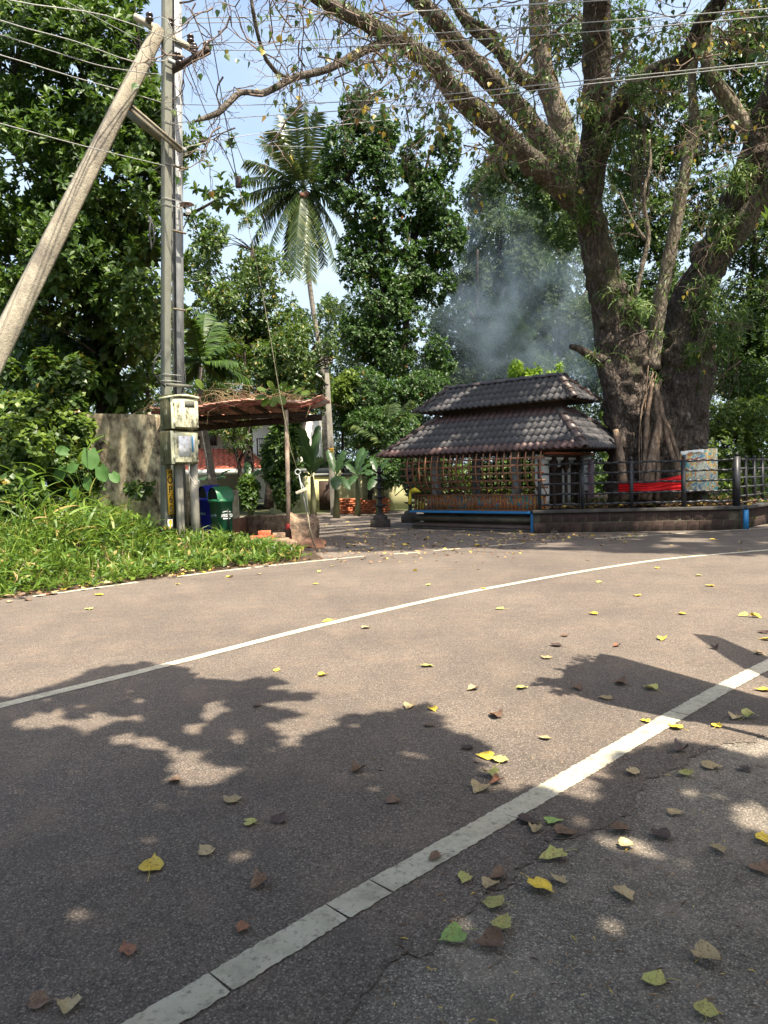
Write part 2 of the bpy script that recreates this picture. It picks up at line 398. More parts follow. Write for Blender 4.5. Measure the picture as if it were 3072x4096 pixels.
# ground
def ground(name, c1, c2, c3, dust, sp_scale, sp_amt, bstr=.5, patch=.5, cracks=False, bdist=.004, darkp=(.5, .5, .5)):
    m, nt, b = newmat(name)
    v = texco(nt)
    base = ramp(nt, noise_tex(nt, v, .75, 7, .66), [(.36, c1), (.64, c2)])
    vo = nt.nodes.new('ShaderNodeTexVoronoi'); vo.inputs['Scale'].default_value = sp_scale; nt.links.new(v, vo.inputs['Vector'])
    sep = nt.nodes.new('ShaderNodeSeparateColor'); nt.links.new(vo.outputs['Color'], sep.inputs[0])
    sp = ramp(nt, sep.outputs[0], [(0, (1 - sp_amt,) * 3), (.6, (1, 1, 1)), (.85, (1 + sp_amt * .5,) * 3), (1, (1 + sp_amt * 2.4,) * 3)])
    col = mixc(nt, 1., base, sp, 'MULTIPLY')
    gap = ramp(nt, vo.outputs['Distance'], [(.35, (1, 1, 1)), (.75, (.55, .55, .55))])
    col = mixc(nt, 1., col, gap, 'MULTIPLY')
    d = ramp(nt, noise_tex(nt, v, 3.1, 8, .72), [(.5, (0, 0, 0)), (.75, (patch,) * 3)])
    col = mixc(nt, d, col, dust)
    dk = ramp(nt, noise_tex(nt, texco(nt, (1.3, 1.3, 1)), 2.6, 3, .5), [(.60, (0, 0, 0)), (.72, darkp)])
    col = mixc(nt, dk, col, c3)
    if cracks:
        w = mixc(nt, .25, v, noise_tex(nt, v, 4, 4))
        vc = nt.nodes.new('ShaderNodeTexVoronoi'); vc.feature = 'DISTANCE_TO_EDGE'; vc.inputs['Scale'].default_value = 2.6; nt.links.new(w, vc.inputs['Vector'])
        cr = ramp(nt, vc.outputs['Distance'], [(.0, (.5,) * 3), (.012, (0, 0, 0))])
        col = mixc(nt, cr, col, tuple(x * .4 for x in c3))
    nt.links.new(col, b.inputs['Base Color']); b.inputs['Roughness'].default_value = .8; b.inputs['Specular IOR Level'].default_value = .25
    h = mixc(nt, .35, vo.outputs['Distance'], noise_tex(nt, v, sp_scale * .35, 4, .7))
    bn = bump(nt, b, h, bstr, bdist); bn.invert = True
    return m
M['asphalt'] = ground('asphalt', (.118, .098, .081), (.168, .138, .112), (.09, .077, .066), (.20, .145, .103), 165, .4, .7, .5)
M['concrete_shoulder'] = ground('concrete_shoulder', (.145, .126, .102), (.245, .213, .174), (.10, .084, .066), (.32, .26, .20), 190, .45, .8, .55, False, .005, (.7,) * 3)
M['courtyard'] = ground('courtyard', (.12, .10, .085), (.18, .15, .12), (.2, .11, .07), (.24, .19, .14), 60, .35, .6, .55)
M['soil'] = ground('soil', (.05, .035, .022), (.10, .07, .045), (.03, .02, .015), (.14, .08, .05), 30, .5, .9, .5, False, .02)
M['farground'] = surf('farground', (.04, .055, .025), (.08, .08, .045), .3, .95, .1, .3, .05)
def paint_mat():
    m, nt, b = newmat('road_paint')
    v = texco(nt)
    c = ramp(nt, noise_tex(nt, v, 9, 8, .7), [(.3, (.3, .27, .2)), (.5, (.48, .44, .33)), (.75, (.58, .54, .43))])
    ch = ramp(nt, noise_tex(nt, v, 42, 8, .8), [(.53, (0, 0, 0)), (.62, (.8, .8, .8))])
    c = mixc(nt, ch, c, (.15, .13, .11))
    d = ramp(nt, noise_tex(nt, v, 2.2, 5, .6), [(.55, (0, 0, 0)), (.8, (.55, .55, .55))]); c = mixc(nt, d, c, (.42, .31, .2))
    nt.links.new(c, b.inputs['Base Color']); b.inputs['Roughness'].default_value = .65
    bump(nt, b, noise_tex(nt, v, 160, 5, .8), .9, .006)
    return m
M['paint'] = paint_mat()
# built things
M['pole_concrete'] = surf('pole_concrete', (.17, .16, .135), (.31, .29, .24), 3, .85, .2, .5, .01, (1, 1, .5), (.09, .085, .075), 2.2, (.5, .75))
M['pole_mossy'] = surf('pole_mossy', (.10, .105, .085), (.22, .225, .19), 3, .85, .2, .5, .01, (1, 1, .4), (.06, .055, .04), 3, (.45, .7))
M['strut'] = surf('strut', (.21, .185, .14), (.34, .305, .235), 2.6, .9, .15, 1.0, .02, (1, 1, .7), (.13, .115, .095), 1.6, (.45, .62), bscale=30)
M['galv'] = surf('galv', (.16, .17, .17), (.34, .35, .35), 5, .6, .4, .1, .003, (1, 1, .4), metal=.2)
M['galv_dark'] = surf('galv_dark', (.10, .105, .10), (.2, .2, .19), 5, .55, .4, .1, .003, metal=.4)
M['iron_black'] = surf('iron_black', (.012, .013, .015), (.035, .035, .038), 12, .45, .4, .2, .003)
M['angle_iron'] = surf('angle_iron', (.12, .10, .07), (.25, .22, .15), 8, .7, .3, .3, .004)
M['timber_arm'] = surf('timber_arm', (.3, .27, .2), (.45, .41, .32), 8, .8, .2, .3, .004)
M['porcelain'] = surf('porcelain', (.02, .012, .01), (.05, .03, .025), 8, .25, .6, 0)
M['wire_grey'] = surf('wire_grey', (.2, .2, .19), (.32, .32, .3), 20, .5, .4, 0)
M['wire_black'] = surf('wire_black', (.01, .01, .012), (.03, .03, .03), 20, .6, .3, 0)
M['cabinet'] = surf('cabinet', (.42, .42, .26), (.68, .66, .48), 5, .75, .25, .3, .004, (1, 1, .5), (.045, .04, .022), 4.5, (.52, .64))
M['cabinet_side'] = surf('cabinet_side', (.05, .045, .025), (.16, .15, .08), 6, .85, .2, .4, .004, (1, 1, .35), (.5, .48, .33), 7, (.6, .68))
M['poster'] = surf('poster', (.5, .5, .5), (.75, .76, .78), 18, .7, .2, .1, .002, c3=(.25, .24, .18), scale2=7, f2=(.55, .62))
M['blue_paper'] = plain('blue_paper', (.08, .3, .55), .6)
M['plate_yellow'] = surf('plate_yellow', (.75, .42, .03), (.85, .5, .04), 6, .5, .4, 0)
M['letter_black'] = plain('letter_black', (.015, .015, .015), .6)
M['white_paint'] = plain('white_paint', (.78, .77, .72), .6)
M['bin_green'] = surf('bin_green', (.012, .12, .05), (.018, .16, .065), 2, .35, .5, .05, .002, c3=(.05, .13, .07), scale2=5)
M['bin_blue'] = surf('bin_blue', (.01, .02, .26), (.015, .03, .36), 2, .35, .5, .05, .002)
M['bin_inside'] = plain('bin_inside', (.01, .012, .012), .7)
M['logo_white'] = plain('logo_white', (.75, .75, .75), .5)
M['logo_faint'] = plain('logo_faint', (.12, .2, .22), .5)
M['old_wall'] = surf('old_wall', (.17, .13, .085), (.62, .55, .36), 5.5, .92, .15, .6, .014, (1, 1, .8), (.05, .04, .03), 3.0, (.48, .64))
M['laterite'] = surf('laterite', (.16, .075, .045), (.3, .16, .10), 6, .92, .1, .9, .02, c3=(.07, .05, .04), scale2=3)
M['laterite_pale'] = surf('laterite_pale', (.26, .17, .11), (.42, .3, .2), 6, .92, .1, .9, .03, c3=(.09, .07, .055), scale2=4)
M['laterite_shaded'] = surf('laterite_shaded', (.035, .023, .019), (.085, .055, .044), 7, .9, .15, .9, .02, c3=(.02, .017, .014), scale2=4)  # albedo lowered to put the shade on the terrace wall into its colour
M['mortar'] = surf('mortar', (.06, .052, .035), (.12, .105, .075), 7, .95, .1, .5, .01)
M['brick_red'] = surf('brick_red', (.34, .10, .05), (.5, .18, .09), 9, .9, .1, .5, .004)
M['roof_red'] = surf('roof_red', (.42, .10, .06), (.6, .2, .13), 4, .75, .2, .3, .01, c3=(.25, .13, .09), scale2=5)
M['tile_pink'] = surf('tile_pink', (.55, .26, .19), (.75, .42, .33), 5, .75, .2, .3, .006, c3=(.16, .09, .07), scale2=3, f2=(.52, .7))
M['roof_tile'] = surf('roof_tile', (.045, .043, .045), (.10, .096, .098), 4, .75, .25, .3, .006, (1, 1, 1), (.19, .18, .16), 5, (.62, .8))
M['roof_tile_brown'] = surf('roof_tile_brown', (.05, .028, .025), (.11, .058, .05), 4, .5, .4, .3, .006, (1, 1, 1), (.16, .13, .11), 4, (.64, .8))
M['ridge_tile'] = surf('ridge_tile', (.045, .032, .03), (.1, .068, .058), 5, .42, .45, .25, .006, c3=(.2, .15, .12), scale2=2.5, f2=(.58, .75))
M['dark_wood'] = surf('dark_wood', (.025, .015, .011), (.06, .036, .025), 5, .7, .3, .3, .004)
M['lattice_wood'] = surf('lattice_wood', (.12, .052, .026), (.22, .10, .05), 6, .55, .35, .3, .003)
M['blue_ledge'] = surf('blue_ledge', (.01, .13, .32), (.02, .19, .42), 6, .5, .4, .15, .003, c3=(.03, .06, .09), scale2=4, f2=(.6, .7))
M['plinth'] = surf('plinth', (.05, .045, .035), (.10, .09, .065), 3, .6, .35, .3, .006, c3=(.14, .12, .08), scale2=2.5)
M['plinth_brown'] = surf('plinth_brown', (.05, .033, .026), (.095, .065, .05), 3, .6, .35, .3, .006)
M['stone_black'] = surf('stone_black', (.012, .012, .013), (.035, .034, .034), 9, .55, .4, .4, .006)
M['stone_lamp_base'] = surf('stone_lamp_base', (.045, .04, .036), (.08, .07, .06), 6, .8, .2, .4, .006)
M['concrete_pillar'] = surf('concrete_pillar', (.17, .18, .175), (.26, .27, .26), 5, .85, .2, .3, .005)
M['shrine_white'] = surf('shrine_white', (.62, .62, .56), (.76, .75, .7), 4, .8, .2, .15, .003)
M['house_white'] = surf('house_white', (.68, .66, .58), (.8, .78, .7), 1.5, .8, .2, .1, .005)
M['house_cream'] = surf('house_cream', (.42, .37, .27), (.52, .46, .34), 1.5, .8, .2, .1, .005)
M['compound_wall'] = surf('compound_wall', (.45, .43, .22), (.6, .57, .33), 2, .85, .2, .3, .005, c3=(.2, .2, .1), scale2=2)
M['window_dark'] = surf('window_dark', (.03, .02, .018), (.06, .04, .035), 4, .4, .5, 0)
M['glass'] = surf('glass', (.02, .025, .03), (.05, .055, .06), 2, .1, .8, 0)
M['red_cloth'] = surf('red_cloth', (.5, .01, .012), (.66, .02, .025), 5, .75, .2, .25, .01)
M['yellow_cloth'] = surf('yellow_cloth', (.5, .42, .03), (.65, .55, .06), 5, .8, .2, .25, .01)
M['rope_red'] = plain('rope_red', (.38, .03, .03), .6)
M['rust_pole'] = surf('rust_pole', (.2, .14, .10), (.36, .28, .22), 7, .7, .3, .3, .003)
M['bulb'] = plain('bulb', (.8, .82, .85), .2, .6)
M['grey_plastic'] = plain('grey_plastic', (.25, .2, .19), .5)
M['pink_board'] = plain('pink_board', (.55, .32, .38), .7)
M['moss'] = leafmat('moss', [(0, (.05, .06, .02)), (1, (.14, .13, .04))], .9, .1, .1)
M['conifer'] = M['leaf_fine']

# ---------------------------------------------------------------- the ground, the road and its markings
def sheet(name, pts, z, mat, kind='structure'):
    pts = [(p[0], p[1]) for p in pts]
    me = bpy.data.meshes.new(name)
    me.from_pydata([(x, y, z) for x, y in pts], [], [list(range(len(pts)))])
    me.materials.append(mat); me.update()
    o = link(name, me); o['kind'] = kind
    if me.polygons[0].normal.z < 0: me.flip_normals()
    return o
def rag(pts, step, amp, seed=0):           # subdivide an open line and make it uneven
    r = np.random.default_rng(seed); out = []
    pts = [np.array(p[:2], float) for p in pts]
    for a, b in zip(pts[:-1], pts[1:]):
        L = np.linalg.norm(b - a); n = max(1, int(L / step)); d = (b - a) / L; nn = np.array([-d[1], d[0]])
        for i in range(n):
            q = a + (b - a) * i / n
            out.append(q + nn * (amp * (vnoise(np.array([q[0] * 3, q[1] * 3, seed])) + .5 * vnoise(np.array([q[0] * 14, q[1] * 14, seed])) + .22 * r.uniform(-1, 1))))
    out.append(pts[-1]); return out
def smooth2(pts, step=.25):
    p = np.array([[q[0], q[1], 0] for q in pts]); s, _ = smooth_path(p, np.ones(len(p)), step); return s[:, :2]
far_line = smooth2([(-16, -4.5), (-9, 3.4), (-4.45, 8.12), (-2.44, 10.27), (-.33, 11.82), (.25, 12.06), (3.15, 13.5), (8.3, 15.31), (14, 17.6), (30, 23)])
mid_line = smooth2([(-13, -7.5), (-6.2, .1), (-2.32, 4.18), (-.49, 6.38), (1.21, 8.13), (3.78, 10.16), (5.99, 11.16), (10.5, 13.0), (22, 17.5)])
near_line = smooth2([(-9, -7), (-3.2, -1.0), (-.59, 1.65), (-.06, 2.18), (.65, 2.86), (2.51, 4.63), (5, 6.7), (9, 9.2), (18, 13)])
base = sheet('ground', [(-400, -60), (400, -60), (400, 700), (-400, 700)], -.016, M['farground'])
sheet('verge_soil', [(-16, -5), (-9, 3.2), (-4.45, 8.1), (-2.44, 10.27), (-1.0, 11.6), (-1.4, 13.2), (-2.8, 15.5), (-3.4, 18), (-4.5, 24), (-16, 26), (-22, 5)], -.004, M['soil'])
sheet('courtyard', [(-3.2, 9), (14, 9), (16, 30), (6, 30), (3, 28), (-4, 27.5), (-7, 26), (-6, 20), (-3.2, 16)], -.008, M['courtyard'])
edge_px = [(3500, 2790), (3072, 2930), (2850, 2975), (2684, 3063), (2540, 3180), (2400, 3300), (2163, 3357), (2068, 3490), (1955, 3603), (1737, 3774), (1600, 3812), (1480, 3900), (1400, 4096), (1330, 4400)]
edge = rag([gnd(*p) for p in edge_px], .018, .05, 3)
sheet('road_shoulder', [(-9, -9), (12, -9), (14, 8), (7.5, 8.2), (3.8, 5.4), (2.2, 4.4), (.2, 3.0), (-.6, 1.6), (-4, -2)], -.004, M['concrete_shoulder'])
off = np.array([-.09, .12])
farside = rag([p + off for p in far_line], .08, .05, 5)
road = [tuple(p) for p in farside] + [(30, 18), (18, 11.5), (9, 8.0), (5.2, 5.9), (3.9, 4.75)] + [tuple(p) for p in edge] + [(-.8, .6), (-4.2, -3.4), (-9, -8.5), (-18, -9)]
sheet('road', road, 0.0, M['asphalt'])
def stripe(name, line, w, spans, seed):
    """painted line: for each span (arc-length from, to) a strip with uneven edges, cut across by cracks"""
    line = np.asarray(line); s = np.concatenate([[0], np.cumsum(np.linalg.norm(np.diff(line, axis=0), axis=1))])
    r = np.random.default_rng(seed); V = []; F = []
    for a, b in spans:
        q = a; n0 = len(V)
        seg = []
        while q < b: seg.append(q); q += .014
        for i, q in enumerate(seg):
            p = np.array([np.interp(q, s, line[:, 0]), np.interp(q, s, line[:, 1])])
            p2 = np.array([np.interp(q + .05, s, line[:, 0]), np.interp(q + .05, s, line[:, 1])])
            d = nrm(p2 - p); nn = np.array([-d[1], d[0]])
            e1, e2 = r.uniform(-.0035, .0035, 2)
            V += [(*(p + nn * (w / 2 + e1) + nn * .0), .004), (*(p - nn * (w / 2 + e2) + nn * .0), .004)]
            if i and r.random() > .012: 
                k = len(V); F.append([k - 4, k - 3, k - 1, k - 2])
            elif i:
                V.append((V[-2][0] + d[0] * .004, V[-2][1] + d[1] * .004, .004)); V.append((V[-2][0] + d[0] * .009, V[-2][1] + d[1] * .009, .004))
                k = len(V); F.append([k - 6, k - 5, k - 3, k - 4])
    me = bpy.data.meshes.new(name); me.from_pydata(V, [], F); me.materials.append(M['paint']); me.update()
    o = link(name, me); o['kind'] = 'structure'; return o
def arc_at(line, x):
    line = np.asarray(line); s = np.concatenate([[0], np.cumsum(np.linalg.norm(np.diff(line, axis=0), axis=1))])
    return float(np.interp(x, line[:, 0], s))
stripe('white_edge_line', near_line, .105, [(0, arc_at(near_line, 15))], 1)
stripe('white_centre_line', mid_line, .10, [(0, arc_at(mid_line, 20))], 2)
A = lambda x: arc_at(far_line, x)
stripe('white_far_edge_line', far_line, .09, [(A(-9), A(-4.9)), (A(-4.2), A(-3.3)), (A(-2.9), A(-.33)), (A(.15), A(.62)), (A(.85), A(1.35)), (A(1.9), A(2.6)), (A(4.1), A(14))], 3)

# ---------------------------------------------------------------- the shrine pavilion
SL = gnd(1650, 2113); SU = np.array([.771, -.638, 0]); SU /= np.linalg.norm(SU); SV = np.array([-SU[1], SU[0], 0])
def W(u, v, z): return np.array([SL[0], SL[1], 0]) + SU * u + SV * v + np.array([0, 0, z])
SAX = np.array([SU, SV, [0, 0, 1]])
shrine = thing('shrine_pavilion', 'small open shrine with two-tier dark tiled roof, curved brown lattice and painted panel', 'shrine', W(1.9, 1.3, 0))
def sbox(mb, u0, u1, v0, v1, z0, z1): return mb.box(W((u0 + u1) / 2, (v0 + v1) / 2, (z0 + z1) / 2), (u1 - u0, v1 - v0, z1 - z0), SAX)
def soft_course(u0, u1, v0, v1, z0, z1, n=7):       # a rounded moulding running round the plinth
    mb = MB(); prev = None; V = []; hz = (z1 - z0) / 2
    for i in range(n):
        a = -math.pi / 2 + math.pi * i / (n - 1)
        o = hz * .8 * math.cos(a); z = (z0 + z1) / 2 + hz * math.sin(a)
        V += [W(u0 - o, v0 - o, z), W(u1 + o, v0 - o, z), W(u1 + o, v1 + o, z), W(u0 - o, v1 + o, z)]
    F = [[4 * i + j, 4 * i + (j + 1) % 4, 4 * i + 4 + (j + 1) % 4, 4 * i + 4 + j] for i in range(n - 1) for j in range(4)]
    mb.add(V, F + [[4 * n - 4, 4 * n - 3, 4 * n - 2, 4 * n - 1]])
    return mb
soft_course(.12, 3.8, .12, 2.7, .185, .345).build('plinth_moulding', M['plinth'], shrine, True)
soft_course(.04, 3.86, .04, 2.76, .03, .14).build('plinth_moulding', M['plinth_brown'], shrine, True)
m = MB(); sbox(m, .22, 3.7, .2, 2.6, -.02, .41); m.build('plinth_core', M['plinth_brown'], shrine)
m = MB(); sbox(m, -.03, 3.95, -.02, 2.8, -.02, .045); m.build('plinth_base', M['stone_lamp_base'], shrine)
m = MB(); sbox(m, -.04, 3.37, -.06, 2.8, .405, .46); sbox(m, 3.37, 3.84, .0, 2.8, .405, .455); m.build('floor_ledge', M['blue_ledge'], shrine, bevel=.006)
m = MB(); sbox(m, 3.37, 3.44, -.062, .03, 0, .404); m.build('ledge_end_strip', M['blue_ledge'], shrine, bevel=.004)
# pillars
for (u, v) in ((.42, .5), (2.72, .5), (.42, 2.4), (2.72, 2.4)):
    m = MB(); sbox(m, u - .085, u + .085, v - .085, v + .085, .46, 1.98); m.build('pillar', M['concrete_pillar'], shrine, bevel=.01)
# balustrade: front, left side and right side
def run(p, q, n, fn):
    for i in range(n): fn(p + (q - p) * (i + .5) / n, i)
bal_me = None
def balusters(u0, v0, u1, v1, n):
    global bal_me
    P0, P1 = np.array([u0, v0]), np.array([u1, v1])
    if bal_me is None:
        bm_ = MB(); bm_.box((0, 0, 0), (.030, .03, .335), SAX); bal_me = bm_.mesh('baluster', M['lattice_wood'])
    for i in range(n):
        q = P0 + (P1 - P0) * (i + .5) / n
        o = link('baluster', bal_me, shrine, W(q[0], q[1], .652) - base_of(shrine))
    for z, h in ((.475, .03), (.835, .035)):
        m = MB(); m.beam(W(u0, v0, z), W(u1, v1, z), .05, h); m.build('balustrade_rail', M['lattice_wood'], shrine)
balusters(.04, .03, 3.72, .03, 38); balusters(.02, .08, .02, 2.6, 20); balusters(.1, 2.62, 3.6, 2.62, 24)
# painted panel behind the balusters: bands of swirling colour
def mural():
    m, nt, b = newmat('mural'); v = texco(nt)
    w = nt.nodes.new('ShaderNodeTexNoise'); w.inputs['Scale'].default_value = 5; w.inputs['Distortion'].default_value = 2.6; nt.links.new(v, w.inputs['Vector'])
    s = nt.nodes.new('ShaderNodeTexNoise'); s.inputs['Scale'].default_value = 9; s.inputs['Distortion'].default_value = 3.5; nt.links.new(v, s.inputs['Vector'])
    c1 = ramp(nt, w.outputs['Fac'], [(.3, (.08, .45, .32)), (.38, (.04, .2, .6)), (.44, (.75, .5, .06)), (.5, (.85, .28, .05)), (.56, (.65, .08, .05)), (.62, (.8, .6, .1)), (.7, (.5, .65, .75))], 'CONSTANT')
    c2 = ramp(nt, s.outputs['Fac'], [(.0, (0, 0, 0)), (.46, (0, 0, 0)), (.49, (1, 1, 1)), (.51, (1, 1, 1)), (.54, (0, 0, 0))])
    c = mixc(nt, c2, c1, (.03, .025, .02))
    nt.links.new(c, b.inputs['Base Color']); b.inputs['Roughness'].default_value = .6; return m
m = MB(); sbox(m, .42, 3.65, .13, .155, .47, .82); m.build('painted_panel', mural(), shrine)
m = MB(); sbox(m, .16, .30, .10, .16, .47, .66); m.build('offering_bundle', M['yellow_cloth'], shrine, bevel=.02)
# bulging lattice
RIB = [(.85, .06), (.95, -.04), (1.08, -.15), (1.24, -.225), (1.42, -.25), (1.6, -.235), (1.80, -.18)]
def rib_out(z): return float(np.interp(z, [a for a, _ in RIB], [b for _, b in RIB]))
def strip(name, P_, N_, w, t, mat):        # a flat bar following points P_ with outward directions N_
    P_ = np.array(P_); N_ = nrm(np.array(N_)); T = nrm(np.gradient(P_, axis=0)); S = np.cross(T, N_)
    V = []; 
    for p, n_, s_ in zip(P_, N_, S):
        V += [p - s_ * w / 2, p + s_ * w / 2, p + s_ * w / 2 - n_ * t, p - s_ * w / 2 - n_ * t]
    k = len(P_); F = [[4 * i + j, 4 * i + (j + 1) % 4, 4 * i + 4 + (j + 1) % 4, 4 * i + 4 + j] for i in range(k - 1) for j in range(4)]
    F += [[3, 2, 1, 0], [4 * k - 4, 4 * k - 3, 4 * k - 2, 4 * k - 1]]
    mb = MB(); mb.add(V, F); return mb.build(name, mat, shrine)
for i in range(21):
    u = .05 + i * .183
    strip('lattice_rib', [W(u, b + .0, z) for z, b in RIB], [-SV] * 7, .032, .022, M['lattice_wood'])
for z in (1.0, 1.16, 1.33, 1.5, 1.66):
    o = rib_out(z) + .024
    strip('lattice_bar', [W(.05 + o * .8, o, z), W(1.9, o, z), W(3.8, o, z)], [-SV] * 3, .042, .02, M['lattice_wood'])
for i in range(11):                         # left side of the lattice
    v = .1 + i * .23
    strip('lattice_rib', [W(b - .0, v, z) for z, b in RIB], [-SU] * 7, .036, .022, M['lattice_wood'])
for z in (1.0, 1.16, 1.33, 1.5, 1.66):
    o = rib_out(z) + .024
    strip('lattice_bar', [W(o, o * .8, z), W(o, 1.3, z), W(o, 2.6, z)], [-SU] * 3, .034, .02, M['lattice_wood'])
for i in range(16): m = MB(); m.beam(W(.15 + i * .22, 2.66, .85), W(.15 + i * .22, 2.72, 1.8), .035, .03, SV); m.build('lattice_rib', M['dark_wood'], shrine)
for z in (1.0, 1.2, 1.4, 1.6): m = MB(); m.beam(W(.05, 2.70, z), W(3.6, 2.70, z), .03, .035); m.build('lattice_bar', M['dark_wood'], shrine)
# yellow cloth tied at the corner
m = MB(); m.tube([W(.02, -.06, .98), W(.0, -.07, .8), W(-.02, -.07, .62)], [.03, .035, .05], 6, .3, 9); m.tube([W(.02, -.05, .93), W(.2, -.12, .98), W(.33, -.08, .93)], [.04, .06, .02], 7, .4, 9); m.build('tied_cloth', M['yellow_cloth'], shrine)
# sanctum wall on the right side: white with dark door and pillars
m = MB(); sbox(m, 3.42, 3.50, .35, 2.75, .456, 1.72); m.build('sanctum_wall', M['shrine_white'], shrine)
m = MB(); sbox(m, 3.28, 3.418, .35, .43, .456, 1.72); m.build('sanctum_wall', M['shrine_white'], shrine)
m = MB(); sbox(m, 3.5, 3.54, .62, 1.2, .456, 1.45); m.build('door', M['dark_wood'], shrine)
m = MB(); sbox(m, 3.5, 3.53, 1.75, 2.1, .456, 1.5); m.build('niche', M['dark_wood'], shrine)
for v in (.62, 1.24, 1.92):
    m = MB(); c = W(3.62, v, 0)
    prof = [(.065, .456), (.065, .56), (.04, .58), (.04, 1.36), (.05, 1.38), (.085, 1.44), (.09, 1.50), (.105, 1.52), (.105, 1.58), (.07, 1.6), (.07, 1.72)]
    m.lathe(prof, c, 8); m.build('carved_pillar', M['dark_wood'], shrine)
for z, d, mt in ((1.62, .10, 'shrine_white'), (1.685, .14, 'window_dark'), (1.74, .18, 'brick_red')):
    m = MB(); sbox(m, 3.5, 3.5 + d, .35, 2.75, z, z + .05); m.build('cornice', M[mt], shrine)
m = MB(); sbox(m, 3.7, 3.73, 2.28, 2.62, .5, 1.62); m.build('notice_board', M['pink_board'], shrine)
# roofs
E0, E1 = (-.92, 4.78), (-.17, 2.85)         # lower eave u and v
def hip_roof(u0, u1, v0, v1, z0, rise, run_, cols, exposure, mats):
    """four slopes of wavy tiles: every tile in the front and side slopes is one object"""
    sl = math.hypot(rise, run_); rows = cols
    corners = [W(u0, v0, z0), W(u1, v0, z0), W(u1, v1, z0), W(u0, v1, z0)]
    tops = [W(u0 + run_, v0 + run_, z0 + rise), W(u1 - run_, v0 + run_, z0 + rise), W(u1 - run_, v1 - run_, z0 + rise), W(u0 + run_, v1 - run_, z0 + rise)]
    dn = np.array([0, 0, .035]); cc = (corners[0] + corners[2]) / 2; corners_ = corners; corners = [c + nrm((cc - c) * [1, 1, 0]) * .12 + [0, 0, .06] for c in corners]
    V = [c - dn for c in corners] + [t - dn for t in tops] + [c - 2 * dn for c in corners] + [t - 2 * dn for t in tops]
    mb = MB(); mb.add(V, [[0, 1, 5, 4], [1, 2, 6, 5], [2, 3, 7, 6], [3, 0, 4, 7], [9, 8, 12, 13], [10, 9, 13, 14], [11, 10, 14, 15], [8, 11, 15, 12], [8, 9, 1, 0], [9, 10, 2, 1], [10, 11, 3, 2], [11, 8, 0, 3]])
    mb.build('roof_boarding', M['dark_wood'], shrine); corners = corners_
    WV = .165
    for side, (a0, a1, dirA, inw) in enumerate(((corners[0], corners[1], SU, SV), (corners[1], corners[2], SV, -SU), (corners[3], corners[0], -SV, SU), (corners[2], corners[3], -SU, -SV))):
        L = np.linalg.norm(a1 - a0); up = nrm(inw * run_ + np.array([0, 0, rise])); nn = nrm(np.cross(dirA, up))
        for r in range(rows):
            s0 = r * sl / rows; inset = s0 / sl * run_ + .02
            x0 = math.ceil((inset - .03) / WV) * WV; n = int((L - inset + .03 - x0) / WV)
            k = 0
            while k < n:
                two = k + 1 < n
                key = (2 if two else 1, round(sl / rows, 3), (0 if (r + side) % 7 or rows < 5 else 1))
                if r == rows - 1 and rows >= 5: key = (key[0], key[1], 1)
                if key not in TILES: TILES[key] = make_tile(key[0] * WV, key[0], sl / rows + .05, mats[key[2]])
                o = link('roof_tile', TILES[key], shrine)
                p = a0 + dirA * (x0 + k * WV) + up * (s0 + RNG.uniform(-.005, .005)) + nn * (.012 + RNG.uniform(0, .004)) - base_of(shrine)
                tw = RNG.uniform(-.012, .012)
                a_ = nrm(dirA + nn * tw); n_ = nrm(np.cross(a_, up))
                # front edge of each tile rides on the one below
                up2 = nrm(up - n_ * .085); n2 = np.cross(a_, up2)
                p = p + n_ * .038
                o.matrix_local = Matrix(((a_[0], up2[0], n2[0], p[0]), (a_[1], up2[1], n2[1], p[1]), (a_[2], up2[2], n2[2], p[2]), (0, 0, 0, 1)))
                k += 2 if two else 1
        if side == 2: pass
    for c, t in zip(corners, tops):
        hip_tiles(c, t)
    return corners, tops
TILES = {}
def make_tile(w, waves, l, mat):
    n = 6 * waves + 1; V = []; F = []
    for j, y in enumerate((0, l)):
        for i in range(n):
            x = w * i / (n - 1); z = .023 * math.cos(2 * math.pi * waves * i / (n - 1))
            V.append((x, y, z))
    for i in range(n): x, y, z = V[i]; V.append((x, y, z - .024))
    for i in range(n - 1):
        F.append([i, i + 1, n + i + 1, n + i]); F.append([2 * n + i, 2 * n + i + 1, i + 1, i])
    mb = MB(); mb.add(V, F); return mb.mesh('roof_tile', mat, smooth=True)
def hip_tiles(c, t, r=.095):
    d = t - c; L = np.linalg.norm(d); n = max(2, int(round(L / .36))); d = d / L
    side = nrm(np.cross(d, [0, 0, 1])); up = np.cross(side, d)
    for i in range(n):
        p = c + d * (L * i / n - .03); q = c + d * (L * (i + 1) / n + .03)
        V = []
        for o, rr, lift in ((p, r * 1.08, .035), (q, r * .92, .012)):
            for k in range(9):
                a = math.pi * k / 8
                V.append(o + side * math.cos(a) * rr + up * (math.sin(a) * rr * .75 + lift))
            for k in range(9):
                a = math.pi * k / 8
                V.append(o + side * math.cos(a) * (rr - .018) + up * (math.sin(a) * (rr - .018) * .75 + lift - .004))
        F = [[k, k + 1, 19 + k, 18 + k] for k in range(8)] + [[9 + k, 10 + k, 1 + k, k] for k in range(8)]
        mb = MB(); mb.add(V, F); mb.build('ridge_tile', M['ridge_tile'], shrine, True)
hip_roof(-.92, 4.72, -.17, 2.7, 1.82, .98, 1.12, 6, .25, (M['roof_tile'], M['roof_tile_brown']))
cs, ts = hip_roof(-.33, 4.13, .66, 2.0, 2.96, .62, .655, 4, .23, (M['roof_tile'], M['roof_tile_brown']))
rl, rr_ = (ts[0] + ts[3]) / 2, (ts[1] + ts[2]) / 2
hip_tiles(rl - SU * .08, rr_ + SU * .08, .10)
